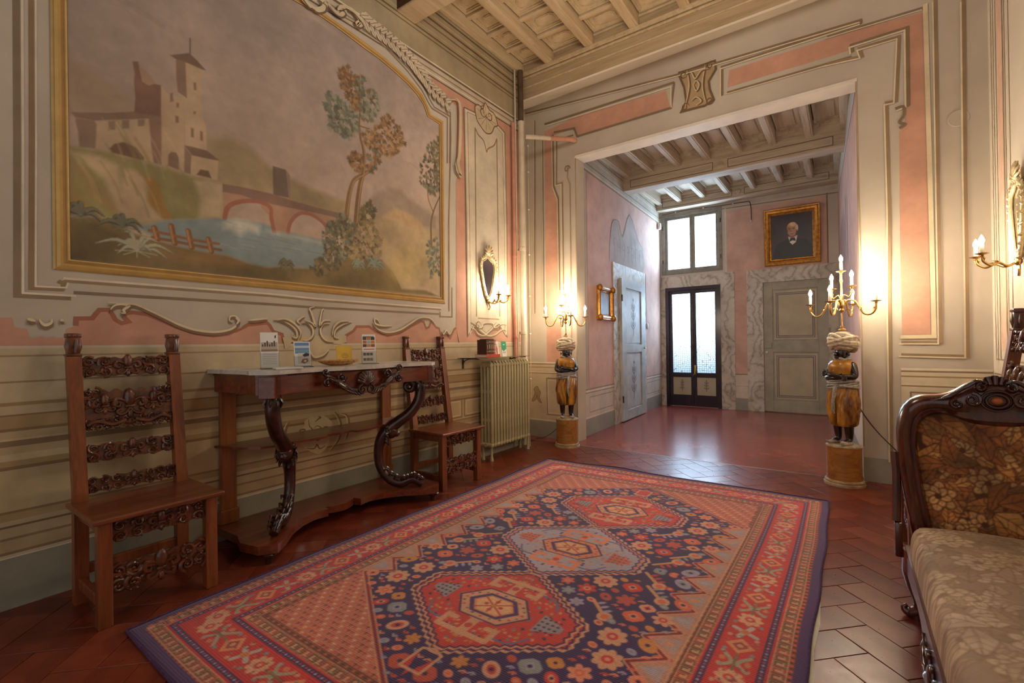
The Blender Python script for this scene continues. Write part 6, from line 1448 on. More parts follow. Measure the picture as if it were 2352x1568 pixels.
p = Paint(lambda a, b_, d: tuple(M @ Vector((.001+d*.4, a, b_)))); c0 = [(.026*math.cos(2*PI*i/24)+.004, .062+.017*math.sin(2*PI*i/24)) for i in range(24)]; p.line(c0, .0022, (150, 112, 40), closed=True); p.line([(a*.7, .062+(b_-.062)*.7) for a, b_ in c0], .0018, (150, 112, 40), closed=True); p.line([(-.008, .056), (.0, .07), (.004, .06), (.012, .07), (.016, .056)], .002, (140, 104, 40)); p.build('printed_emblem', M_PRINT, cb, 0)

# ---------------------------------------------------------------- radiator, glass shelf, books
M_RAD = mat('radiator_enamel', (170, 158, 118), (190, 178, 136), rough=.4, scale=6, bmp=.03)
rad = thing('radiator', 'tall cream cast-iron column radiator under the glass shelf', 'radiator', (0, 3.87, 0))
proto = None
for k in range(14):
    if proto is None:
        mb = MB()
        for x in (.075, .118, .161, .204): mb.tube([(x, 0, .17), (x, 0, .19), (x, 0, .98), (x, 0, 1.0)], [.014, .0165, .0165, .014], 8, flat=1.0)
        for z in (.165, 1.0):
            mb.tube([(.06, 0, z), (.07, 0, z), (.21, 0, z), (.22, 0, z)], [.012, .026, .026, .012], 10); mb.tube([(.14, -.0262, z), (.14, .0262, z)], .022, 10)
        for z in (.42, .72): mb.box(.07, .21, -.008, .008, z-.018, z+.018, .004)
        mb.tube([(.075, 0, 1.0), (.09, 0, 1.028), (.19, 0, 1.028), (.205, 0, 1.0)], .016, 8)
        proto = mb.build('radiator_section', M_RAD, rad); o = proto
    else: o = bpy.data.objects.new('radiator_section', proto.data); COL.objects.link(o); o.parent = rad
    o.location = (0, .03+.0525*k, 0)
for k in (0, 13):
    mb = MB(); y = .03+.0525*k
    for x in (.085, .195): mb.lathe([(.020, 0), (.018, .02), (.012, .05), (.013, .15)], (x, y, 0), 10)
    mb.build('foot', M_RAD, rad)
mb = MB(); mb.tube([(.14, .735, 1.0), (.14, .785, 1.0), (.14, .80, 1.0)], [.020, .022, .016], 10); mb.build('bleed_cap', mat('white_plastic', (226, 222, 214), rough=.4), rad)
mb = MB(); mb.tube(spline([(.14, .735, .165), (.14, .80, .165), (.14, .83, .12), (.14, .83, .0)], 4), .012, 8); mb.tube([(.14, .79, .15), (.14, .79, .20)], .018, 8); mb.build('valve', M_RAD, rad)
mb = MB(); mb.tube([(.14, .004, .165), (.14, -.004, .165)], .02, 12); mb.build('end_plug', M_RAD, rad)
gsh = thing('glass_shelf', 'clear glass shelf on brackets above the radiator', 'shelf', (0, 4.15, 0))
m_, nt, b = nodes('shelf_glass'); b.inputs['Base Color'].default_value = (.90, .97, .94, 1); b.inputs['Transmission Weight'].default_value = 1.0; b.inputs['Roughness'].default_value = .02; b.inputs['IOR'].default_value = 1.2
mb = MB(); mb.box(.004, .265, -.55, .415, 1.076, 1.084, .001); mb.build('glass_pane', m_, gsh, 0)
for y in (-.47, .37):
    mb = MB(); mb.tube(spline([(.004, y, 1.0), (.03, y, 1.05), (.10, y, 1.07), (.22, y, 1.071)], 4), .0055, 8); mb.box(.002, .01, y-.012, y+.012, .97, 1.07); mb.build('bracket', M_IRON, gsh)
def book(label, y0, th, h, d, c, c2=None, x0=.06, lean=0.0, draw=None):
    t = thing('book', label, 'book', (x0, y0, 1.1155 if c2 != 'flat' else 1.0842), 0, 'books on the glass shelf')
    cm = mat('cover_%d_%d_%d' % c, tuple(int(q*.9) for q in c), c, rough=.5, scale=20)
    mb = MB(); mb.box(0, d, 0, .002, 0, h); mb.box(0, d, th-.002, th, 0, h); mb.box(d-.003, d+.001, 0, th, 0, h); cb = mb.build('cover', cm, t, 0)
    mb = MB(); mb.box(.003, d-.003, .002, th-.002, .003, h-.003); mb.build('pages', mat('book_pages', (214, 204, 182), (226, 216, 196), rough=.8, scale=40), t, 0)
    if draw: p = Paint(lambda a, b_, d_: (d+.001+d_*.4, a, b_)); draw(p, th, h); p.build('spine_print', M_PRINT, cb, 0)
    t.rotation_euler = (lean, 0, 0); return t
def bandp(c):
    def f(p, th, h):
        for z in (.15, .2, .75, .82): p.rect(.001, th-.001, h*z, h*z+.004, c)
        p.rect(th*.3, th*.7, h*.35, h*.65, c)
    return f
bx = [('dark red book standing first in the row on the glass shelf', .040, .150, (70, 30, 24), (150, 110, 60)), ('black book with pale spine bands on the glass shelf', .026, .158, (42, 34, 30), (190, 176, 150)), ('brown leather-look book in the middle of the shelf row', .026, .155, (84, 46, 28), (176, 140, 84)), ('maroon book right of the brown one on the shelf', .028, .158, (96, 30, 26), (190, 160, 110)), ('faded tan book at the end of the dark row', .030, .150, (150, 106, 80), (206, 186, 160))]
y = 3.80
for lb, th, h, c, c2_ in bx:
    book(lb, y, th, h, .12, c, None, .10, 0, bandp(c2_)); y += th+.0015
rb = thing('book', 'red-orange book lying flat under the upright books', 'book', (.09, 3.77, 1.0842), 0, 'books on the glass shelf')
mb = MB(); mb.box(0, .16, 0, .225, 0, .003); mb.box(0, .16, 0, .225, .027, .0305); mb.box(.158, .1605, 0, .225, 0, .0305); mb.build('cover', mat('red_cover', (196, 66, 44), (212, 84, 58), rough=.5, scale=12), rb, 0)
mb = MB(); mb.box(.003, .157, .003, .222, .003, .027); mb.build('pages', _M['book_pages'], rb, 0)
def booklet(label, loc, rz, w_, h_, base, draw):
    t = thing('booklet', label, 'booklet', loc, rz, 'booklets on the glass shelf'); M = Matrix.Rotation(-.10, 4, 'Y')
    mb = MB(); mb.box(-.006, 0, -w_/2, w_/2, 0, h_); o = mb.xf(M).build('paper_block', mat('white_paper', (228, 224, 216), rough=.6), t, 0)
    p = Paint(lambda a, b_, d: tuple(M @ Vector((d*.4, a, b_)))); p.rect(-w_/2, w_/2, 0, h_, base); draw(p, w_, h_); p.build('printed_cover', M_PRINT, o, 0)
def bk1(p, w_, h_): p.fill([(-.012, .03), (.012, .03), (.014, .09), (.004, .12), (-.008, .11), (-.014, .08)], (200, 70, 60)); p.fill([(-.004, .12), (.004, .12), (.005, .135), (-.004, .136)], (60, 50, 60)); p.rect(-.004, .003, .012, .03, (200, 110, 90))
def bk2(p, w_, h_):
    p.fill([(-w_/2, h_*.45), (-.01, h_*.35), (w_/2, h_*.5), (w_/2, h_), (-w_/2, h_)], (30, 150, 110)); p.rect(-.02, .02, h_*.75, h_*.8, (206, 236, 220))
    for k in range(5): p.rect(-.03+.012*k, -.024+.012*k, h_*.2, h_*(.3+.05*(k % 2)), (150, 120, 100))
booklet('white booklet with a red figure beside the books on the shelf', (.16, 4.065, 1.0842), .05, .085, .165, (232, 224, 210), bk1)
booklet('green and white booklet at the right end of the glass shelf', (.17, 4.185, 1.0842), .05, .09, .165, (230, 228, 216), bk2)

# ---------------------------------------------------------------- pipes by the corner
M_PIPE = mat('pipe_cream', (196, 180, 154), (212, 198, 172), rough=.45, scale=5, bmp=.03); M_PIPEP = mat('pipe_pink', (186, 126, 100), (204, 146, 120), rough=.5, scale=5); M_PIPED = mat('pipe_dark', (70, 54, 40), (96, 76, 56), rough=.5, scale=6)
pp = thing('heating_pipe', 'thick cream heating pipe rising in the corner by the radiator', 'pipe', (.075, 4.70, 0))
mb = MB(); mb.tube([(0, 0, .02), (0, 0, 3.86)], .036, 14); mb.build('pipe_body', M_PIPE, pp); mb = MB(); mb.tube([(0, 0, 3.86), (0, 0, 4.49)], .034, 14); mb.build('dark_upper_length', M_PIPED, pp)
for z in (1.35, 2.35, 3.86): mb = MB(); mb.lathe([(.036, -.02), (.041, -.018), (.041, .018), (.036, .02)], (0, 0, z), 14); mb.box(-.070, -.03, -.008, .008, z-.01, z+.01); mb.build('pipe_clip', M_PIPE, pp)
pb = thing('branch_pipe', 'cream and pink branch pipe running along the far wall near the top', 'pipe', (.075, 4.70, 0))
mb = MB(); mb.tube([(0.045, 0.03, 3.70), (.12, .115, 3.703), (.25, .27, 3.708)], .026, 12); mb.build('pipe_body', M_PIPE, pb)
mb = MB(); mb.tube([(.25, .27, 3.708), (.38, .41, 3.713), (.425, .455, 3.715), (.445, .49, 3.716), (.45, .52, 3.716)], .028, 12); mb.build('pink_branch_end', M_PIPEP, pb)
p2 = thing('heating_pipe', 'thin pink-painted pipe left of the thick corner pipe', 'pipe', (.03, 4.595, 0))
mb = MB(); mb.tube([(0, 0, .2), (0, 0, 3.84)], .021, 12); mb.build('pipe_body', M_PIPEP, p2)
for z in (1.3, 2.25): mb = MB(); mb.lathe([(.021, -.015), (.026, -.012), (.026, .012), (.021, .015)], (0, 0, z), 12); mb.box(-.028, -.015, -.006, .006, z-.008, z+.008); mb.build('pipe_clip', M_PIPEP, p2)
p3 = thing('heating_pipe', 'narrow cream pipe squeezed between the two corner pipes', 'pipe', (.032, 4.642, 0))
mb = MB(); mb.tube([(0, 0, .2), (0, 0, 4.49)], .011, 10); mb.build('pipe_body', M_PIPE, p3)
cb_ = thing('wall_cable', 'thin cable clipped up the far wall beside the pipes', 'cable', (0, 0, 0))
mb = MB(); mb.tube([f_far(-.20, z, .012) for z in (.5, 1.2, 2.0, 2.8, 3.9)], .005, 6); mb.build('wire', M_PIPE, cb_)
for z in (.75, 1.35, 1.85, 2.4, 3.0, 3.5, 3.85): mb = MB(); mb.ball(f_far(-.20, z, .014), .013, 8, 6); mb.build('cable_clip', mat('clip_white', (222, 214, 200), rough=.4), cb_)
# ---------------------------------------------------------------- torchere figures
M_SKIN = mat('black_lacquer', (20, 13, 11), (40, 26, 20), rough=.25, scale=18, coat=.5)
M_TURB = mat('turban_cloth', (222, 208, 182), (168, 146, 116), rough=.5, scale=34, bmp=.2)
M_YEL = mat('ochre_lacquer', (196, 134, 34), (132, 78, 20), rough=.3, scale=16, coat=.4, lo=.3, hi=.75)
M_TROU = mat('ochre_trousers', (198, 138, 48), (104, 58, 18), rough=.32, scale=13, coat=.4, stretch=(1, 1, .35), lo=.35, hi=.62)  # vertical dark streaks put fold shading into the trouser colour
M_SASH = mat('silver_sash', (178, 170, 160), (120, 110, 100), rough=.4, scale=30, bmp=.2)
M_SHOE = mat('pale_slipper', (196, 182, 160), (140, 116, 92), rough=.45, scale=24, bmp=.2)
M_PED = wood('pedestal_ochre', (118, 70, 22), (156, 100, 38), (182, 128, 62), 'x', rough=.45, coat=.2)
M_PRIM = mat('pedestal_rim', (190, 168, 132), (150, 116, 78), rough=.5, scale=18)
def make_pedestal(label, loc):
    t = thing('pedestal', label, 'pedestal', loc, 0, 'round pedestals under the figures')
    mb = MB(); mb.lathe([(.128, .045), (.126, .10), (.126, .28), (.128, .322)], n=40); mb.build('drum', M_PED, t)
    mb = MB(); mb.lathe([(.147, 0), (.149, .012), (.147, .022), (.138, .026), (.142, .034), (.139, .044), (.129, .048)], n=40); mb.build('base_moulding', M_PRIM, t)
    mb = MB(); mb.lathe([(.127, .318), (.131, .324), (.130, .330), (.120, .332)], n=40); mb.build('top_rim', M_PRIM, t)
    return t
def make_figure(label, loc, rz):
    t = thing('torchere_figure', label, 'statue', loc, rz, 'turbaned torchere figures')
    J = [((0, 0, .47), .070), ((0, 0, .56), .066), ((-.005, 0, .645), .078), ((.002, 0, .700), .037), ((.014, 0, .757), .057), ((.008, 0, .835), .056),
         ((-.002, .088, .672), .036), ((.012, .122, .575), .030), ((.085, .075, .578), .024), ((.112, -.005, .592), .021), ((.108, -.045, .598), .018),
         ((-.002, -.088, .672), .036), ((.012, -.122, .575), .030), ((.075, -.075, .560), .024), ((.098, .005, .565), .021), ((.092, .050, .572), .018),
         ((0, .050, .40), .060), ((.014, .055, .24), .042), ((.0, .050, .11), .034), ((-.004, .048, .045), .026), ((.06, .058, .022), .020),
         ((0, -.050, .40), .060), ((.014, -.055, .24), .042), ((.0, -.050, .11), .034), ((-.004, -.048, .045), .026), ((.06, -.058, .022), .020)]
    E = [(0, 1), (1, 2), (2, 3), (3, 4), (4, 5), (2, 6), (6, 7), (7, 8), (8, 9), (9, 10), (2, 11), (11, 12), (12, 13), (13, 14), (14, 15), (0, 16), (16, 17), (17, 18), (18, 19), (19, 20), (0, 21), (21, 22), (22, 23), (23, 24), (24, 25)]
    bm = bmesh.new(); sk = bm.verts.layers.skin.verify(); vs = []
    for co, r_ in J:
        q = bm.verts.new(co); q[sk].radius = (r_, r_); vs.append(q)
    vs[0][sk].use_root = True
    for a, b_ in E: bm.edges.new((vs[a], vs[b_]))
    me = bpy.data.meshes.new('body'); bm.to_mesh(me); bm.free(); me.materials.append(M_SKIN)
    o = bpy.data.objects.new('body', me); COL.objects.link(o); o.parent = t
    md = o.modifiers.new('skin', 'SKIN'); md.use_smooth_shade = True; o.modifiers.new('sub', 'SUBSURF').render_levels = 2
    # face
    mb = MB(); mb.ball((.079, 0, .764), (.014, .011, .016), 8, 6); mb.tube([(.064, 0, .785), (.081, 0, .762)], [.006, .009], 6); mb.build('nose', M_SKIN, o)
    for q in (-1, 1):
        mb = MB(); mb.ball((.064, q*.022, .783), (.007, .009, .005), 8, 6); mb.build('eye', mat('eye_white', (150, 138, 122), rough=.3), o)
        mb = MB(); mb.ball((.071, q*.022, .783), (.003, .0045, .0045), 6, 5); mb.build('iris', mat('eye_dark', (24, 16, 12), rough=.2), o)
        mb = MB(); mb.ball((.004, q*.060, .765), (.012, .008, .018), 8, 6); mb.build('ear', M_SKIN, o)
    mb = MB(); mb.tube(spline([(.062, -.020, .741), (.073, 0, .743), (.062, .020, .741)], 4), [.004]+[.007]*7+[.004], 6); mb.tube(spline([(.060, -.016, .733), (.071, 0, .731), (.060, .016, .733)], 4), [.004]+[.006]*7+[.004], 6); mb.build('lips', mat('lip_dark', (54, 26, 22), rough=.3), o)
    # hands with fingers closed over the opposite arm
    for q, (hx, hy, hz) in ((1, (.110, -.052, .600)), (-1, (.094, .055, .573))):
        mb = MB(); mb.ball((hx, hy, hz), (.013, .022, .019), 10, 6)
        for k in range(4):
            dz = .016-.0105*k; L = (.030, .034, .032, .026)[k]
            mb.tube(spline([(hx, hy-q*.014, hz+dz), (hx+.008, hy-q*(.014+L*.5), hz+dz), (hx-.002, hy-q*(.014+L), hz+dz-.002), (hx-.014, hy-q*(.012+L), hz+dz-.003)], 3), [.0062]*7+[.0058, .0052, .0045], 6)
        mb.tube(spline([(hx+.004, hy+q*.006, hz+.012), (hx+.012, hy-q*.006, hz+.026), (hx+.010, hy-q*.022, hz+.032)], 3), [.007, .007, .0068, .0066, .0062, .0056, .0048], 6)
        mb.build('hand', M_SKIN, o, 60)
    # clothing
    mb = MB(); mb.lathe([(.080, .515), (.088, .56), (.094, .61), (.100, .65), (.098, .680), (.082, .705), (.052, .722)], n=36, wob=lambda a, z: 1.0+.06*abs(math.sin(a))+.018*math.sin(11*a+z*60)); mb.build('tunic', M_YEL, t, 60)
    mb = MB()
    for k in range(3): mb.ball((.101, 0, .555+.035*k), .006, 6, 5)
    tag(mb.build('buttons', M_SASH, t), kind='stuff')
    mb = MB(); mb.tube([(.050*math.cos(a)+.003, .056*math.sin(a), .722+.006*math.sin(5*a)) for a in [2*PI*i/28 for i in range(28)]], .014, 8, closed=True); mb.build('collar', M_SASH, t)
    def leg_wob(a, z):
        low = max(0, (.50-z)/.33); pinch = 1-.50*min(1, low*1.5)*(math.exp(-(math.sin(a)/.15)**2))
        return (pinch*(1-.10*abs(math.cos(a))))*(1+.06*math.sin(13*a+2.5*math.sin(z*22))+.035*math.sin(23*a-z*24))
    prof = [(.060, .160), (.084, .160), (.098, .172), (.106, .20), (.114, .25), (.120, .30), (.120, .36), (.116, .42), (.106, .475), (.094, .515)]
    mb = MB(); mb.lathe([tuple(q) for q in spline(prof, 3)], n=72, wob=leg_wob); mb.build('trousers', M_TROU, t, 80)
    mb = MB()
    for k in range(6): mb.tube([((.098+.006*math.sin(k*2))*math.cos(a), (.108+.004*math.cos(k))*math.sin(a), .488+.011*k+.010*math.sin(a*2+k*1.3)) for a in [2*PI*i/36 for i in range(36)]], .0105, 7, closed=True)
    mb.build('sash', M_SASH, t)
    mb = MB(); mb.tube(spline([(.098, .012, .50), (.112, .016, .44), (.118, .006, .36), (.112, .012, .27)], 4), [.016]*6+[.013]*5+[.006]*2, 8); mb.build('sash_end', M_SASH, t)
    # turban
    mb = MB(); mb.ball((-.008, 0, .862), (.098, .102, .082), 20, 12)
    for k in range(9):
        tl = -.55+1.1*k/8; R = .103-.010*abs(k-4)/4; rot = Matrix.Rotation(tl, 4, 'Y') @ Matrix.Rotation(.35*math.sin(k*2.1), 4, 'X')
        pts = []
        for i in range(34):
            a = 2*PI*i/34; q = rot @ Vector((R*math.cos(a), R*math.sin(a)*1.02, .010*math.sin(a*2+k))); pts.append((q.x-.010, q.y, .856+q.z*1.1+.006*(k % 3)+.18*(q.x+.01)))
        mb.tube(pts, .0165, 8, closed=True)
    mb.ball((-.004, 0, .938), (.055, .055, .022), 14, 8)
    mb.build('turban', M_TURB, t, 70)
    for q in (-1, 1):
        mb = MB(); mb.ball((.034, q*.056, .020), (.062, .028, .020), 12, 8); mb.tube([(.08, q*.062, .02), (.104, q*.068, .026), (.112, q*.070, .036)], [.016, .010, .004], 8); mb.build('slipper', M_SHOE, t)
    mb = MB(); r_ = random.Random(3); mb.lathe([(.118, 0), (.112, .006), (.07, .009), (.02, .010)], n=28, wob=lambda a, z: 1-.08*math.sin(3*a)-.05*math.sin(7*a+1)); mb.build('rock_base', M_SHOE, t)
    return t
# ---------------------------------------------------------------- candelabra
M_GILT = mat('gilt_brass', (176, 132, 68), (214, 176, 112), rough=.3, scale=18, metal=.85)
M_CAND = mat('candle_sleeve', (226, 214, 190), (236, 226, 206), rough=.5, scale=10)
M_BULB = emit('lit_bulb', (255, 236, 206), 430.0)
M_BULB2 = emit('lit_bulb_sconce', (255, 236, 206), 430.0)
def light_head(par, x, y, z, h=.075, bm_=None):
    """drip pan, candle sleeve and flame bulb standing at (x,y,z)"""
    mb = MB(); mb.lathe([(.006, -.018), (.012, -.010), (.008, -.004), (.030, .004), (.034, .009), (.026, .008), (.010, .006)], (x, y, z), 12, lambda a, zz: 1+.10*math.cos(6*a)); mb.build('drip_pan', M_GILT, par)
    mb = MB(); mb.lathe([(.011, 0), (.0115, .004), (.0115, h-.004), (.009, h)], (x, y, z+.006), 12); mb.build('candle_sleeve', M_CAND, par)
    mb = MB(); mb.lathe([(.004, 0), (.009, .005), (.0145, .020), (.0135, .032), (.007, .048), (.001, .060)], (x, y, z+.006+h), 12); mb.build('bulb', bm_ or M_BULB, par)
def leafs(mb, p, d, s):
    """small acanthus leaf at p pointing along d"""
    p = Vector(p); d = Vector(d).normalized(); u = Vector((0, 0, 1)); sd = d.cross(u); sd = sd.normalized() if sd.length > .1 else Vector((1, 0, 0)); up_ = sd.cross(d)
    mb.tube([p, p+d*s*.5+up_*s*.22, p+d*s+up_*s*.05], [s*.10, s*.20, s*.03], 6, flat=.4)
    for q in (-1, 1): mb.tube([p+d*s*.25, p+d*s*.5+sd*q*s*.22+up_*s*.12, p+d*s*.72+sd*q*s*.30], [s*.07, s*.09, s*.02], 5, flat=.5)
def make_candelabrum(label, loc, rz):
    t = thing('candelabrum', label, 'candelabrum', loc, rz, 'gilt candelabra on the figures')
    mb = MB(); mb.lathe([(.024, 0), (.030, .006), (.022, .016), (.010, .022), (.014, .032), (.006, .044), (.006, .15), (.014, .158), (.020, .172), (.012, .186), (.022, .200), (.026, .22), (.018, .245), (.008, .27), (.008, .40), (.013, .42), (.008, .44), (.008, .485)], n=14)
    st = mb.build('stem', M_GILT, t)
    light_head(st, 0, 0, .495, .08)
    for k in range(4):
        a = 2*PI*k/4+.25; ca, sa = math.cos(a), math.sin(a); mb = MB()
        pr = spline([(.012, .215), (.05, .255), (.095, .245), (.125, .19), (.16, .135), (.205, .13), (.236, .165), (.24, .215)], 5)
        mb.tube([(r_*ca, r_*sa, z) for r_, z in pr], [.008]*len(pr), 7)
        leafs(mb, (.115*ca, .115*sa, .205), (.5*ca, .5*sa, -1), .06); leafs(mb, (.232*ca, .232*sa, .155), (.2*ca, .2*sa, 1), .05); leafs(mb, (.03*ca, .03*sa, .235), (ca, sa, .6), .05)
        ar = mb.build('arm', M_GILT, t, 60); light_head(ar, .24*ca, .24*sa, .228, .075)
    for k in range(2):
        a = PI*k+1.2; ca, sa = math.cos(a), math.sin(a); mb = MB()
        pr = spline([(.008, .26), (.03, .30), (.065, .29), (.09, .28), (.115, .30), (.12, .345)], 5); mb.tube([(r_*ca, r_*sa, z) for r_, z in pr], .006, 7); leafs(mb, (.11*ca, .11*sa, .295), (.2*ca, .2*sa, 1), .04)
        ar = mb.build('arm', M_GILT, t, 60); light_head(ar, .12*ca, .12*sa, .358, .07)
    return t
make_pedestal('round ochre wooden pedestal at the left side of the opening', (.51, 4.95, 0))
p_ = make_pedestal('round ochre wooden pedestal at the right side of the opening', (3.20, 4.89, 0)); 
f1 = make_figure('turbaned figure with crossed arms on the pedestal near the radiator', (.51, 4.95, .332), -.98)
f2 = copy_tree(f1); f2.location = (3.20, 4.89, .332); f2.rotation_euler.z = -2.25; tag(f2, 'turbaned figure with crossed arms on the right pedestal by the sofa')
k1 = make_candelabrum('gilt electric candelabrum on the head of the left figure', (.51, 4.95, 1.296), .5)
k2 = copy_tree(k1); k2.location = (3.20, 4.89, 1.296); k2.rotation_euler.z = 1.0; tag(k2, 'gilt electric candelabrum on the head of the right figure')

# ---------------------------------------------------------------- mirror sconces
M_PGILT = mat('pale_gilding', (206, 180, 130), (236, 218, 178), rough=.35, scale=22, metal=.45, bmp=.15)
m_, nt, b = nodes('mirror_glass'); b.inputs['Metallic'].default_value = 1.0; b.inputs['Roughness'].default_value = .06; b.inputs['Base Color'].default_value = (.62, .58, .52, 1); M_MIRR = m_
def make_sconce(label, loc, rz, arms):
    t = thing('mirror_sconce', label, 'sconce', loc, rz, 'carved mirror sconces')
    out = [(0, .25), (.06, .215), (.115, .185), (.132, .11), (.115, .02), (.085, -.10), (.055, -.19), (0, -.245)]; out = out+[(-a, b_) for a, b_ in reversed(out[1:-1])]
    ring = spline(out, 4, True)
    mb = MB(); mb.prism([(a*.86, b_*.88) for a, b_ in ring], lambda a, b_, d: (d, a, b_), .010, .016); mb.build('mirror', M_MIRR, t, 20)
    mb = MB(); mb.prism(ring, lambda a, b_, d: (d, a, b_), .002, .011); mb.tube([(.020, a, b_) for a, b_ in ring], .014, 8, closed=True); mb.tube([(.024, a*.86, b_*.89) for a, b_ in ring], .006, 6, closed=True)
    fr = mb.build('frame', M_PGILT, t, 60)
    mb = MB()
    for i, (a, b_) in enumerate(ring):
        if i % 2 == 0: n = Vector((0, a, b_)).normalized(); mb.tube([(.022, a, b_), (.032, a+n.y*.016+.006*math.sin(i), b_+n.z*.016), (.024, a+n.y*.030, b_+n.z*.028+.008)], [.010, .011, .003], 6)
    mb.build('frame_carving', M_PGILT, fr, 60)
    mb = MB()
    for k in range(7):
        a = PI*(.12+.76*k/6); L = .085+.035*math.sin(PI*k/6); mb.tube(spline([(.018, 0, .245), (.034, math.cos(a)*L*.5, .245+math.sin(a)*L*.55), (.026, math.cos(a)*L+.012, .245+math.sin(a)*L)], 4), [.010]*4+[.012]*3+[.006, .003], 6)
    for q in (-1, 1): sp = spiral((q*.05, .235), .035, .008, PI/2, 1.2*q, 12); mb.tube([(.026, a, b_) for a, b_ in sp], .009, 6)
    mb.build('crest', M_PGILT, t, 60)
    mb = MB(); mb.ball((.02, 0, -.262), (.02, .03, .026), 10, 8); mb.tube(spline([(.016, 0, -.28), (.02, .02, -.32), (.018, 0, -.35)], 4), .008, 6); mb.build('bracket_boss', M_GILT, t)
    for sy in arms:
        mb = MB(); pr = spline([(.02, 0, -.262), (.07, sy*.03, -.285), (.11, sy*.065, -.262), (.15, sy*.10, -.275), (.185, sy*.125, -.245), (.19, sy*.13, -.215)], 5); mb.tube(pr, .0075, 8); leafs(mb, (.10, sy*.06, -.268), (.8, sy*.5, .3), .05); leafs(mb, (.18, sy*.125, -.25), (.2, 0, 1), .04)
        ar = mb.build('arm', M_GILT, t, 60); light_head(ar, .19, sy*.13, -.205, .06, M_BULB2)
    return t
s1 = make_sconce('carved gilt mirror sconce on the left wall above the books', (.0062, 4.10, 1.95), 0, (-.35, 1.0))
s2 = make_sconce('carved gilt mirror sconce on the right wall, cut by the frame', (4.134, 4.24, 1.955), PI, (-1.0, .3))
# ---------------------------------------------------------------- floral sofa end
def floral(cv, bgc, leafc, flowc, vein, n, seed, lo, hi, every=4):
    r = np.random.default_rng(seed); cv.C[:] = np.array(bgc)/255; cv.C *= (1+.25*fbm(cv.h, cv.w, 5, 4, seed, cv.w/cv.h)[..., None])
    x0, x1, y0, y1 = cv.xs[0], cv.xs[-1], cv.ys[0], cv.ys[-1]
    for k in range(n):
        x, y, a, L = r.uniform(x0, x1), r.uniform(y0, y1), r.uniform(0, 2*PI), r.uniform(lo, hi); c = leafc[r.integers(len(leafc))]
        if k % every == every-1:
            c = flowc[r.integers(len(flowc))]; R = L*.5; npet = r.integers(6, 9)
            for ring_, rr_ in ((1.0, .40), (.6, .32)):
                for i in range(npet):
                    w_ = a+2*PI*(i+.5*(ring_ < 1))/npet; q = (x+math.cos(w_)*R*ring_*.62, y+math.sin(w_)*R*ring_*.62); cv.oval(q, R*rr_+.004, R*rr_*.72+.003, w_, vein, .9); cv.oval(q, R*rr_, R*rr_*.66, w_, c, 1, .4)
                    cv.line([(x+math.cos(w_)*R*.2, y+math.sin(w_)*R*.2), (x+math.cos(w_)*R*ring_*.8, y+math.sin(w_)*R*ring_*.8)], .003, vein, .5)
            cv.oval((x, y), R*.2, R*.2, 0, vein)
        else:
            d = np.array([math.cos(a), math.sin(a)]); nn = np.array([-d[1], d[0]]); tip = np.array([x, y])+d*L; m1 = np.array([x, y])+d*L*.45; wd = L*r.uniform(.20, .30); bend = nn*L*r.uniform(-.12, .12)
            pts = spline([tuple(np.array([x, y])), tuple(m1*.6+np.array([x, y])*.4+nn*wd*.8+bend), tuple(m1+nn*wd+bend), tuple(tip), tuple(m1-nn*wd*.9+bend), tuple(m1*.6+np.array([x, y])*.4-nn*wd*.7+bend)], 4, True)
            cv.fill(pts, vein, .9); cx, cy = np.mean(pts, 0); cv.fill([(cx+(u-cx)*.90, cy+(v_-cy)*.88) for u, v_ in pts], c, 1, .5)
            cv.line([(x, y), tuple(m1+bend*.8), tuple(tip)], .004, vein, .8, smooth=3)
            for t_ in (.3, .5, .7):
                for s_ in (-1, 1): b0 = np.array([x, y])*(1-t_)+tip*t_+bend*.7; cv.line([tuple(b0), tuple(b0+d*L*.14+nn*s_*wd*.65)], .003, vein, .6)
M_TAP = paint('tapestry_cloth', rough=.85, amp=.10, scale=40, bmp=.25, fine=300); 
W_SOFA = wood('sofa_mahogany', (44, 16, 10), (78, 30, 18), (110, 50, 30), 'z', rough=.22, coat=.6)
W_SOFAC = mat('sofa_carving', (38, 14, 10), (76, 30, 20), rough=.22, scale=20, coat=.6, bmp=.1)
SX = 3.747
sofa = thing('sofa', 'mahogany-framed sofa with brown floral tapestry at the right edge', 'sofa', (SX, 2.74, 0))
# back: frame outline halves (x right of centre mirrored), z; origin at the sofa's centre line
O_ = [(-.270, .24), (-.292, .40), (-.318, .60), (-.328, .76), (-.318, .87), (-.285, .935), (-.235, .962), (-.175, .968), (-.13, .985), (-.085, 1.018), (-.04, 1.036), (0, 1.042)]
I_ = [(-.200, .30), (-.220, .42), (-.246, .60), (-.258, .74), (-.25, .83), (-.222, .872), (-.18, .886), (-.14, .880), (-.10, .862), (-.06, .850), (-.03, .846), (0, .845)]
def both(R): return R+[(-a, b_) for a, b_ in reversed(R[:-1])]
Oc, Ic = spline(both(O_), 3), spline(both(I_), 3)
rk = lambda z: .16*max(0, z-.42)+.0                      # back rakes away from the seat
mb = MB(); pf = [(0, .006), (0, -.012), (.12, -.030), (.3, -.020), (.45, -.034), (.7, -.040), (.9, -.028), (1.0, -.008), (1.0, .045), (.5, .055), (0, .045)]
n = len(Oc); vs = []
for (ox, oz), (ix, iz) in zip(Oc, Ic):
    for t_, d in pf: x = ix+(ox-ix)*t_; z = iz+(oz-iz)*t_; vs.append((x, d+rk(z), z))
k = len(pf); fs = [(i*k+j, (i+1)*k+j, (i+1)*k+(j+1) % k, i*k+(j+1) % k) for i in range(n-1) for j in range(k)]
fs += [tuple(range(k)), tuple(range((n-1)*k, n*k))[::-1]]
mb.add(vs, fs); mb.build('back_frame', W_SOFA, sofa, 50)
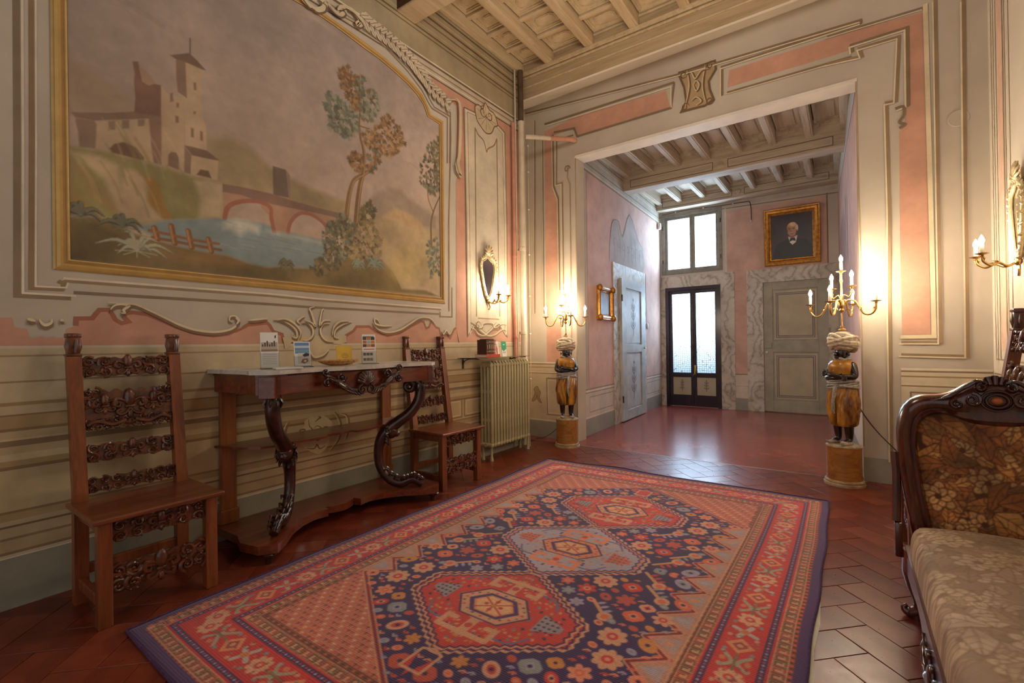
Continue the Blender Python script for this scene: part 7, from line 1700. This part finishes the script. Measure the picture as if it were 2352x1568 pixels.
# crest carving
mb = MB()
for q in (-1, 1):
    for c, R, d in (((q*.075, .955), .030, 1), ((q*.125, .935), .022, -1), ((q*.045, 1.01), .018, -1)):
        sp = spiral(c, R, .006, PI/2, 1.4*q*d, 18); mb.tube([(a, -.042+rk(b_), b_) for a, b_ in sp], [.008*(1-.4*i/18) for i in range(19)], 6)
    mb.tube(spline([(q*.03, -.04+rk(1.02), 1.03), (q*.06, -.045+rk(1.02), 1.035), (q*.10, -.04+rk(1.0), 1.005), (q*.16, -.038+rk(.97), .96), (q*.21, -.034+rk(.95), .945)], 4), [.006]*4+[.009]*9+[.004]*4, 6)
for i in range(5): a = PI*(.15+.7*i/4); mb.tube([(.03*math.cos(a), -.03+rk(1.02), 1.02), (.045*math.cos(a), -.025+rk(1.04), 1.02+.038*math.sin(a))], [.010, .012], 6)
mb.tube([(.034*math.cos(2*PI*i/24), -.046+rk(.95), .955+.028*math.sin(2*PI*i/24)) for i in range(24)], .006, 6, closed=True); mb.tube([(.05*math.cos(2*PI*i/24), -.042+rk(.95), .955+.042*math.sin(2*PI*i/24)) for i in range(24)], .005, 6, closed=True)
mb.build('crest_carving', W_SOFAC, sofa, 60)
mb = MB(); mb.ball((0, -.040+rk(.955), .955), (.020, .012, .016), 12, 8); mb.build('crest_boss', mat('amber_boss', (168, 84, 36), (190, 106, 52), rough=.3, scale=10), sofa)
# back upholstery
cv = Canvas(-.275, .275, .28, .90, .004); floral(cv, (84, 48, 22), [(186, 124, 62), (172, 104, 52), (196, 140, 76), (156, 94, 46), (142, 98, 50)], [(200, 150, 92), (190, 148, 94), (184, 122, 68)], (92, 48, 22), 210, 3, .08, .15, 7)
Pin = np.array(Ic)
def back_keep(X, Y):
    ins = np.zeros(X.shape, bool); P = np.array([(a*1.05, .6+(b_-.6)*1.03) for a, b_ in Ic])
    for k_ in range(len(P)): ax_, ay_ = P[k_-1]; bx_, by_ = P[k_]; ins ^= ((ay_ > Y) != (by_ > Y)) & (X < (bx_-ax_)*(Y-ay_)/(by_-ay_+1e-12)+ax_)
    return ins
def back_pos(X, Y):
    u = X/.25; v_ = (Y-.60)/.30; D = -.038*np.clip(1-np.abs(u)**3.5, 0, 1)*np.clip(1-np.abs(v_)**3.5, 0, 1)
    return X, D+.004+.16*np.clip(Y-.42, 0, 1), Y
cv.mesh('back_upholstery', M_TAP, back_pos, back_keep, sofa)
mb = MB(); mb.prism([(a*.99, b_) for a, b_ in Ic], lambda a, b_, d: (a, d+rk(b_), b_), .012, .04); mb.build('back_panel', W_SOFA, sofa, 0)
# seat cushion
SL = 1.75
cv = Canvas(-.300, .300, -SL, .0, .005); floral(cv, (172, 142, 116), [(186, 158, 128), (164, 134, 104), (194, 166, 138), (158, 134, 100)], [(204, 178, 144), (212, 188, 156), (194, 166, 132)], (138, 106, 78), 330, 8, .09, .17)
cv.C = cv.C*.72+np.array((.72, .60, .48))*.28
def seat_pos(X, Y):
    u = np.abs(X)/.300; e = np.clip(1-u, 0, 1)*.300; f = np.clip(np.minimum(-Y, SL+Y), 0, 1)
    rise = 1-np.exp(-e/.014); risef = 1-np.exp(-f/.04); Z = .296+.116*np.sqrt(np.clip(rise, 0, 1))*np.sqrt(np.clip(risef, .02, 1))+.022*(1-u**2)
    XX = X*(1-.0*risef)+.035*np.exp(-((-Y)/.05)**2)*np.sign(-X)*(u > .9); wav = .030*np.exp(-((Y+.20)/.25)**2)*0
    return XX, Y+.012, Z
cv.mesh('seat_upholstery', M_TAP, seat_pos, None, sofa)
mb = MB(); mb.box(-.288, .288, -SL+.02, .02, .26, .305, .01); mb.build('seat_base', mat('upholstery_side', (150, 122, 94), (172, 142, 112), rough=.9, scale=30), sofa, 0)
# shaped front rail (faces the rug) and end rails
def rail(name, x0, x1, n=40):
    mb = MB(); low = []
    for i in range(n+1):
        t_ = i/n; y = -SL+t_*(SL+.0); z = .205-.045*math.exp(-((t_-.5)/.16)**2)+.035*math.exp(-((t_-.72)/.10)**2)+.02*math.exp(-((t_-.28)/.10)**2)-.02*math.exp(-((t_-1)/.05)**2); low.append((y, z))
    mb.prism([(0, .300), (-SL, .300)]+low, lambda a, b_, d: (d, a, b_), x0, x1); return mb.build(name, W_SOFA, sofa, 30)
rail('front_rail', -.309, -.275); rail('rear_rail', .275, .309)
mb = MB(); mb.box(-.29, .29, -.01, .03, .21, .305, .006); mb.build('end_rail', W_SOFA, sofa, 0)
mb = MB()
for q in (-1, 1):
    sp = spiral((-SL/2+q*.07, .215), .04, .008, 0, 1.5*q, 18); mb.tube([(-.314, a, b_) for a, b_ in sp], [.010*(1-.4*i/18) for i in range(19)], 6)
    mb.tube(spline([(-.314, -SL/2, .195), (-.318, -SL/2+q*.08, .175), (-.316, -SL/2+q*.16, .215), (-.312, -SL/2+q*.22, .235)], 5), [.012]*6+[.010]*6+[.004]*4, 6)
mb.ball((-.314, -SL/2, .215), (.014, .035, .035), 12, 8)
mb.build('rail_carving', W_SOFAC, sofa, 60)
for sx in (-1, 1):
    for y, fy in ((-.035, 1), (-SL+.08, -1)):
        mb = MB(); pr = spline([(0, .295, .050), (.0, .25, .050), (.006, .20, .046), (.0, .14, .038), (-.014, .08, .032), (-.010, .045, .030), (.012, .026, .026), (.034, .022, .020), (.046, .036, .013), (.036, .050, .007)], 5)
        mb.tube([(sx*(.272+a), y, z) for a, z, r_ in pr], [r_ for a, z, r_ in pr], 10, flat=1.0); mb.tube([(sx*.272, y, .0), (sx*.272, y, .04)], .026, 10)
        mb.build('cabriole_leg', W_SOFA, sofa, 60)
mb = MB(); mb.box(-.346, -.318, -.035, .035, .25, .40, .008); mb.tube(spline([(-.338, 0, .40), (-.335, .02, .48), (-.332, .04, .60), (-.336, .06, .70)], 5), .016, 8); mb.build('corner_block', W_SOFA, sofa, 40)
# ---------------------------------------------------------------- pictures in the vestibule
def gilt_frame(mb, x0, x1, z0, z1, wd, fn, steps):
    """mitred frame swept through (t,depth) steps from inner to outer edge"""
    for (t0, d0), (t1, d1) in zip(steps[:-1], steps[1:]):
        a = [(x0+wd*(1-t0), z0+wd*(1-t0)), (x1-wd*(1-t0), z0+wd*(1-t0)), (x1-wd*(1-t0), z1-wd*(1-t0)), (x0+wd*(1-t0), z1-wd*(1-t0))]
        c = [(x0+wd*(1-t1), z0+wd*(1-t1)), (x1-wd*(1-t1), z0+wd*(1-t1)), (x1-wd*(1-t1), z1-wd*(1-t1)), (x0+wd*(1-t1), z1-wd*(1-t1))]
        mb.add([fn(*q, d0) for q in a]+[fn(*q, d1) for q in c], [(i, (i+1) % 4, 4+(i+1) % 4, 4+i) for i in range(4)])
M_GFR = mat('picture_gilding', (150, 96, 30), (196, 142, 62), rough=.35, scale=24, metal=.5, bmp=.25)
M_OIL = paint('oil_paint', rough=.35, amp=.05, scale=10, bmp=.05)
STEPS = [(0, .012), (.1, .022), (.22, .018), (.4, .036), (.62, .048), (.8, .040), (.92, .046), (1, .020), (1, 0)]
por = thing('portrait_painting', 'large gilt-framed dark portrait of a bald man above the grey door', 'painting', (0, 0, 0))
tilt = lambda a, b_, d: (a, 9.15-.012-d-.07*(b_-2.48), b_)
mb = MB(); gilt_frame(mb, 2.09, 2.90, 2.48, 3.42, .112, tilt, STEPS); mb.add([tilt(2.09, 2.48, 0), tilt(2.90, 2.48, 0), tilt(2.90, 3.42, 0), tilt(2.09, 3.42, 0)], [(0, 1, 2, 3)]); mb.build('frame', M_GFR, por, 40)
cv = Canvas(2.195, 2.795, 2.585, 3.315, .005); cv.C[:] = np.array((58, 40, 40))/255; cv.C *= (1+.7*fbm(cv.h, cv.w, 3, 4, 6)[..., None]); px, pz = 2.505, 3.055
cv.fill(spline([(px-.29, 2.56), (px-.27, 2.74), (px-.20, 2.84), (px-.09, 2.895), (px, 2.91), (px+.10, 2.90), (px+.21, 2.85), (px+.28, 2.75), (px+.29, 2.56)], 4), (26, 18, 22), 1, .4, 2)
cv.fill([(px-.045, 2.99), (px+.05, 2.99), (px+.055, 2.90), (px-.045, 2.90)], (150, 100, 70)); cv.fill([(px-.062, 2.945), (px-.01, 2.915), (px+.01, 2.915), (px+.075, 2.955), (px+.05, 2.84), (px, 2.80), (px-.04, 2.85)], (212, 204, 192)); cv.fill([(px-.03, 2.915), (px+.035, 2.915), (px+.05, 2.86), (px, 2.875), (px-.045, 2.855)], (22, 16, 20))
cv.oval((px, pz+.035), .074, .082, 0, (196, 146, 106)); cv.oval((px-.004, pz-.035), .062, .072, 0, (184, 130, 92)); cv.oval((px+.074, pz-.012), .012, .026, 0, (168, 112, 82)); cv.oval((px+.070, pz+.03), .016, .045, .1, (196, 186, 170)); cv.oval((px-.060, pz+.02), .010, .035, 0, (150, 130, 110)); cv.fill([(px-.075, pz+.05), (px-.03, pz+.06), (px-.034, pz-.06), (px-.05, pz-.08)], (140, 92, 64), .55, .2, 4); cv.oval((px+.01, pz+.085), .045, .03, 0, (224, 182, 142), .8)
for q in (-1, 1): cv.oval((px+q*.030-.010, pz+.008), .014, .006, 0, (60, 38, 30)); cv.line([(px+q*.030-.028, pz+.026), (px+q*.030+.010, pz+.028)], .009, (120, 96, 76)); cv.oval((px+q*.030-.010, pz+.014), .018, .010, 0, (120, 78, 56), .4)
cv.line([(px-.010, pz+.012), (px-.022, pz-.026), (px-.004, pz-.032)], .009, (140, 90, 64)); cv.line([(px-.040, pz-.056), (px-.012, pz-.048), (px+.022, pz-.056)], .018, (168, 152, 132), smooth=3); cv.line([(px-.026, pz-.070), (px+.010, pz-.070)], .007, (120, 64, 52))
cv.mesh('canvas', M_OIL, lambda X, Y: (X, 9.15-.012-.013-.07*(Y-2.48), Y), None, por)
pic = thing('small_painting', 'small gilt-framed painting on the pink vestibule wall beside the door', 'painting', (0, 0, 0))
vf = lambda a, b_, d: f_vleft(a, b_, d+.004)
mb = MB(); gilt_frame(mb, .78, 1.33, 1.54, 2.01, .085, vf, STEPS); mb.add([vf(.78, 1.54, 0), vf(1.33, 1.54, 0), vf(1.33, 2.01, 0), vf(.78, 2.01, 0)], [(0, 1, 2, 3)])
mb.build('frame', M_GFR, pic, 40)
for a, b_ in ((.78, 1.54), (1.33, 1.54), (1.33, 2.01), (.78, 2.01)):
    mb = MB(); mb.ball(vf(a+(.03 if a < 1 else -.03), b_+(.03 if b_ < 1.8 else -.03), .045), (.04, .05, .05), 8, 6); mb.build('corner_ornament', M_GFR, pic)
cv = Canvas(.86, 1.25, 1.62, 1.93, .006); cv.C[:] = np.array((96, 72, 60))/255; cv.C *= (1+.7*fbm(cv.h, cv.w, 4, 4, 16)[..., None]); cv.fill([(.86, 1.78), (1.0, 1.84), (1.12, 1.80), (1.25, 1.86), (1.25, 1.93), (.86, 1.93)], (150, 130, 116), .8, .3, 6); cv.fill([(.94, 1.66), (.98, 1.80), (1.04, 1.82), (1.10, 1.76), (1.12, 1.66)], (62, 42, 36), .9, .3, 3); cv.fill([(1.1, 1.64), (1.14, 1.74), (1.2, 1.74), (1.22, 1.64)], (140, 84, 58), .8, .3, 3)
def pp_(X, Y):
    s_ = X; o = .018; return VA.x+VD.x*s_-VN.x*o, VA.y+VD.y*s_-VN.y*o, Y
cv.mesh('canvas', M_OIL, pp_, None, pic)
# ---------------------------------------------------------------- cords, switch, sensor
mb = MB(); mb.tube(spline([(3.205, 5.005, .94), (3.25, 5.02, .80), (3.33, 5.035, .60), (3.43, 5.04, .44), (3.55, 5.02, .30), (3.66, 5.0, .17), (3.78, 5.0, .03), (3.84, 4.98, .006)], 6), .0045, 6)
tag(mb.build('power_cord', mat('dark_cord', (40, 32, 28), (60, 48, 40), rough=.6)), 'thin dark power cord hanging from the right figure to the floor', 'cord')
mb = MB(); mb.tube(spline([(.40, 5.09, .30), (.30, 5.13, .20), (.18, 5.18, .10), (.05, 5.2, .02), (-.05, 5.15, .006)], 5), .004, 6)
tag(mb.build('power_cord', mat('dark_cord', (40, 32, 28))), 'thin dark power cord behind the left pedestal', 'cord')
mb = MB(); mb.tube([f_vleft(a, b_, .008) for a, b_ in ((2.98, 2.42), (2.985, 2.0), (2.99, 1.56))], .004, 6)
sw = thing('cord_switch', 'small white switch hanging on a cord beside the pale door', 'switch', (0, 0, 0)); mb.build('cord', mat('pale_cord', (150, 140, 128), rough=.6), sw)
mb = MB(); q = f_vleft(2.99, 1.50, .022); mb.ball(q, (.022, .030, .055), 12, 8); mb.build('switch_body', mat('white_plastic', (226, 222, 214), rough=.4), sw)
mb = MB(); q = f_vleft(3.80, 3.42, .035); mb.box(q[0]-.03, q[0]+.03, q[1]-.03, q[1]+.03, q[2]-.06, q[2]+.06, .012); mb.ball((q[0]+.02, q[1]-.02, q[2]-.02), .02, 8, 6); tag(mb.build('motion_sensor', mat('white_plastic', (226, 222, 214), rough=.4)), 'white motion sensor high in the vestibule corner beside the window', 'sensor')
cbl = thing('surface_cable', 'thin cable run above the transom window ending in a drop', 'cable', (0, 0, 0))
mb = MB(); mb.tube(spline([(.34, 9.125, 3.66), (.85, 9.125, 3.675), (1.40, 9.125, 3.655), (1.80, 9.130, 3.65), (1.87, 9.130, 3.63), (1.89, 9.132, 3.5), (1.89, 9.132, 3.32)], 4), .006, 6); mb.build('wire', mat('dark_cord', (40, 32, 28)), cbl)
mb = MB(); mb.ball((1.89, 9.132, 3.30), (.012, .012, .022), 8, 6); mb.build('wire_end', _M['white_plastic'], cbl)
for x, z in ((.6, 3.67), (1.1, 3.667), (1.6, 3.655)): mb = MB(); mb.ball((x, 9.125, z), .014, 8, 6); mb.build('cable_clip', _M['clip_white'], cbl)
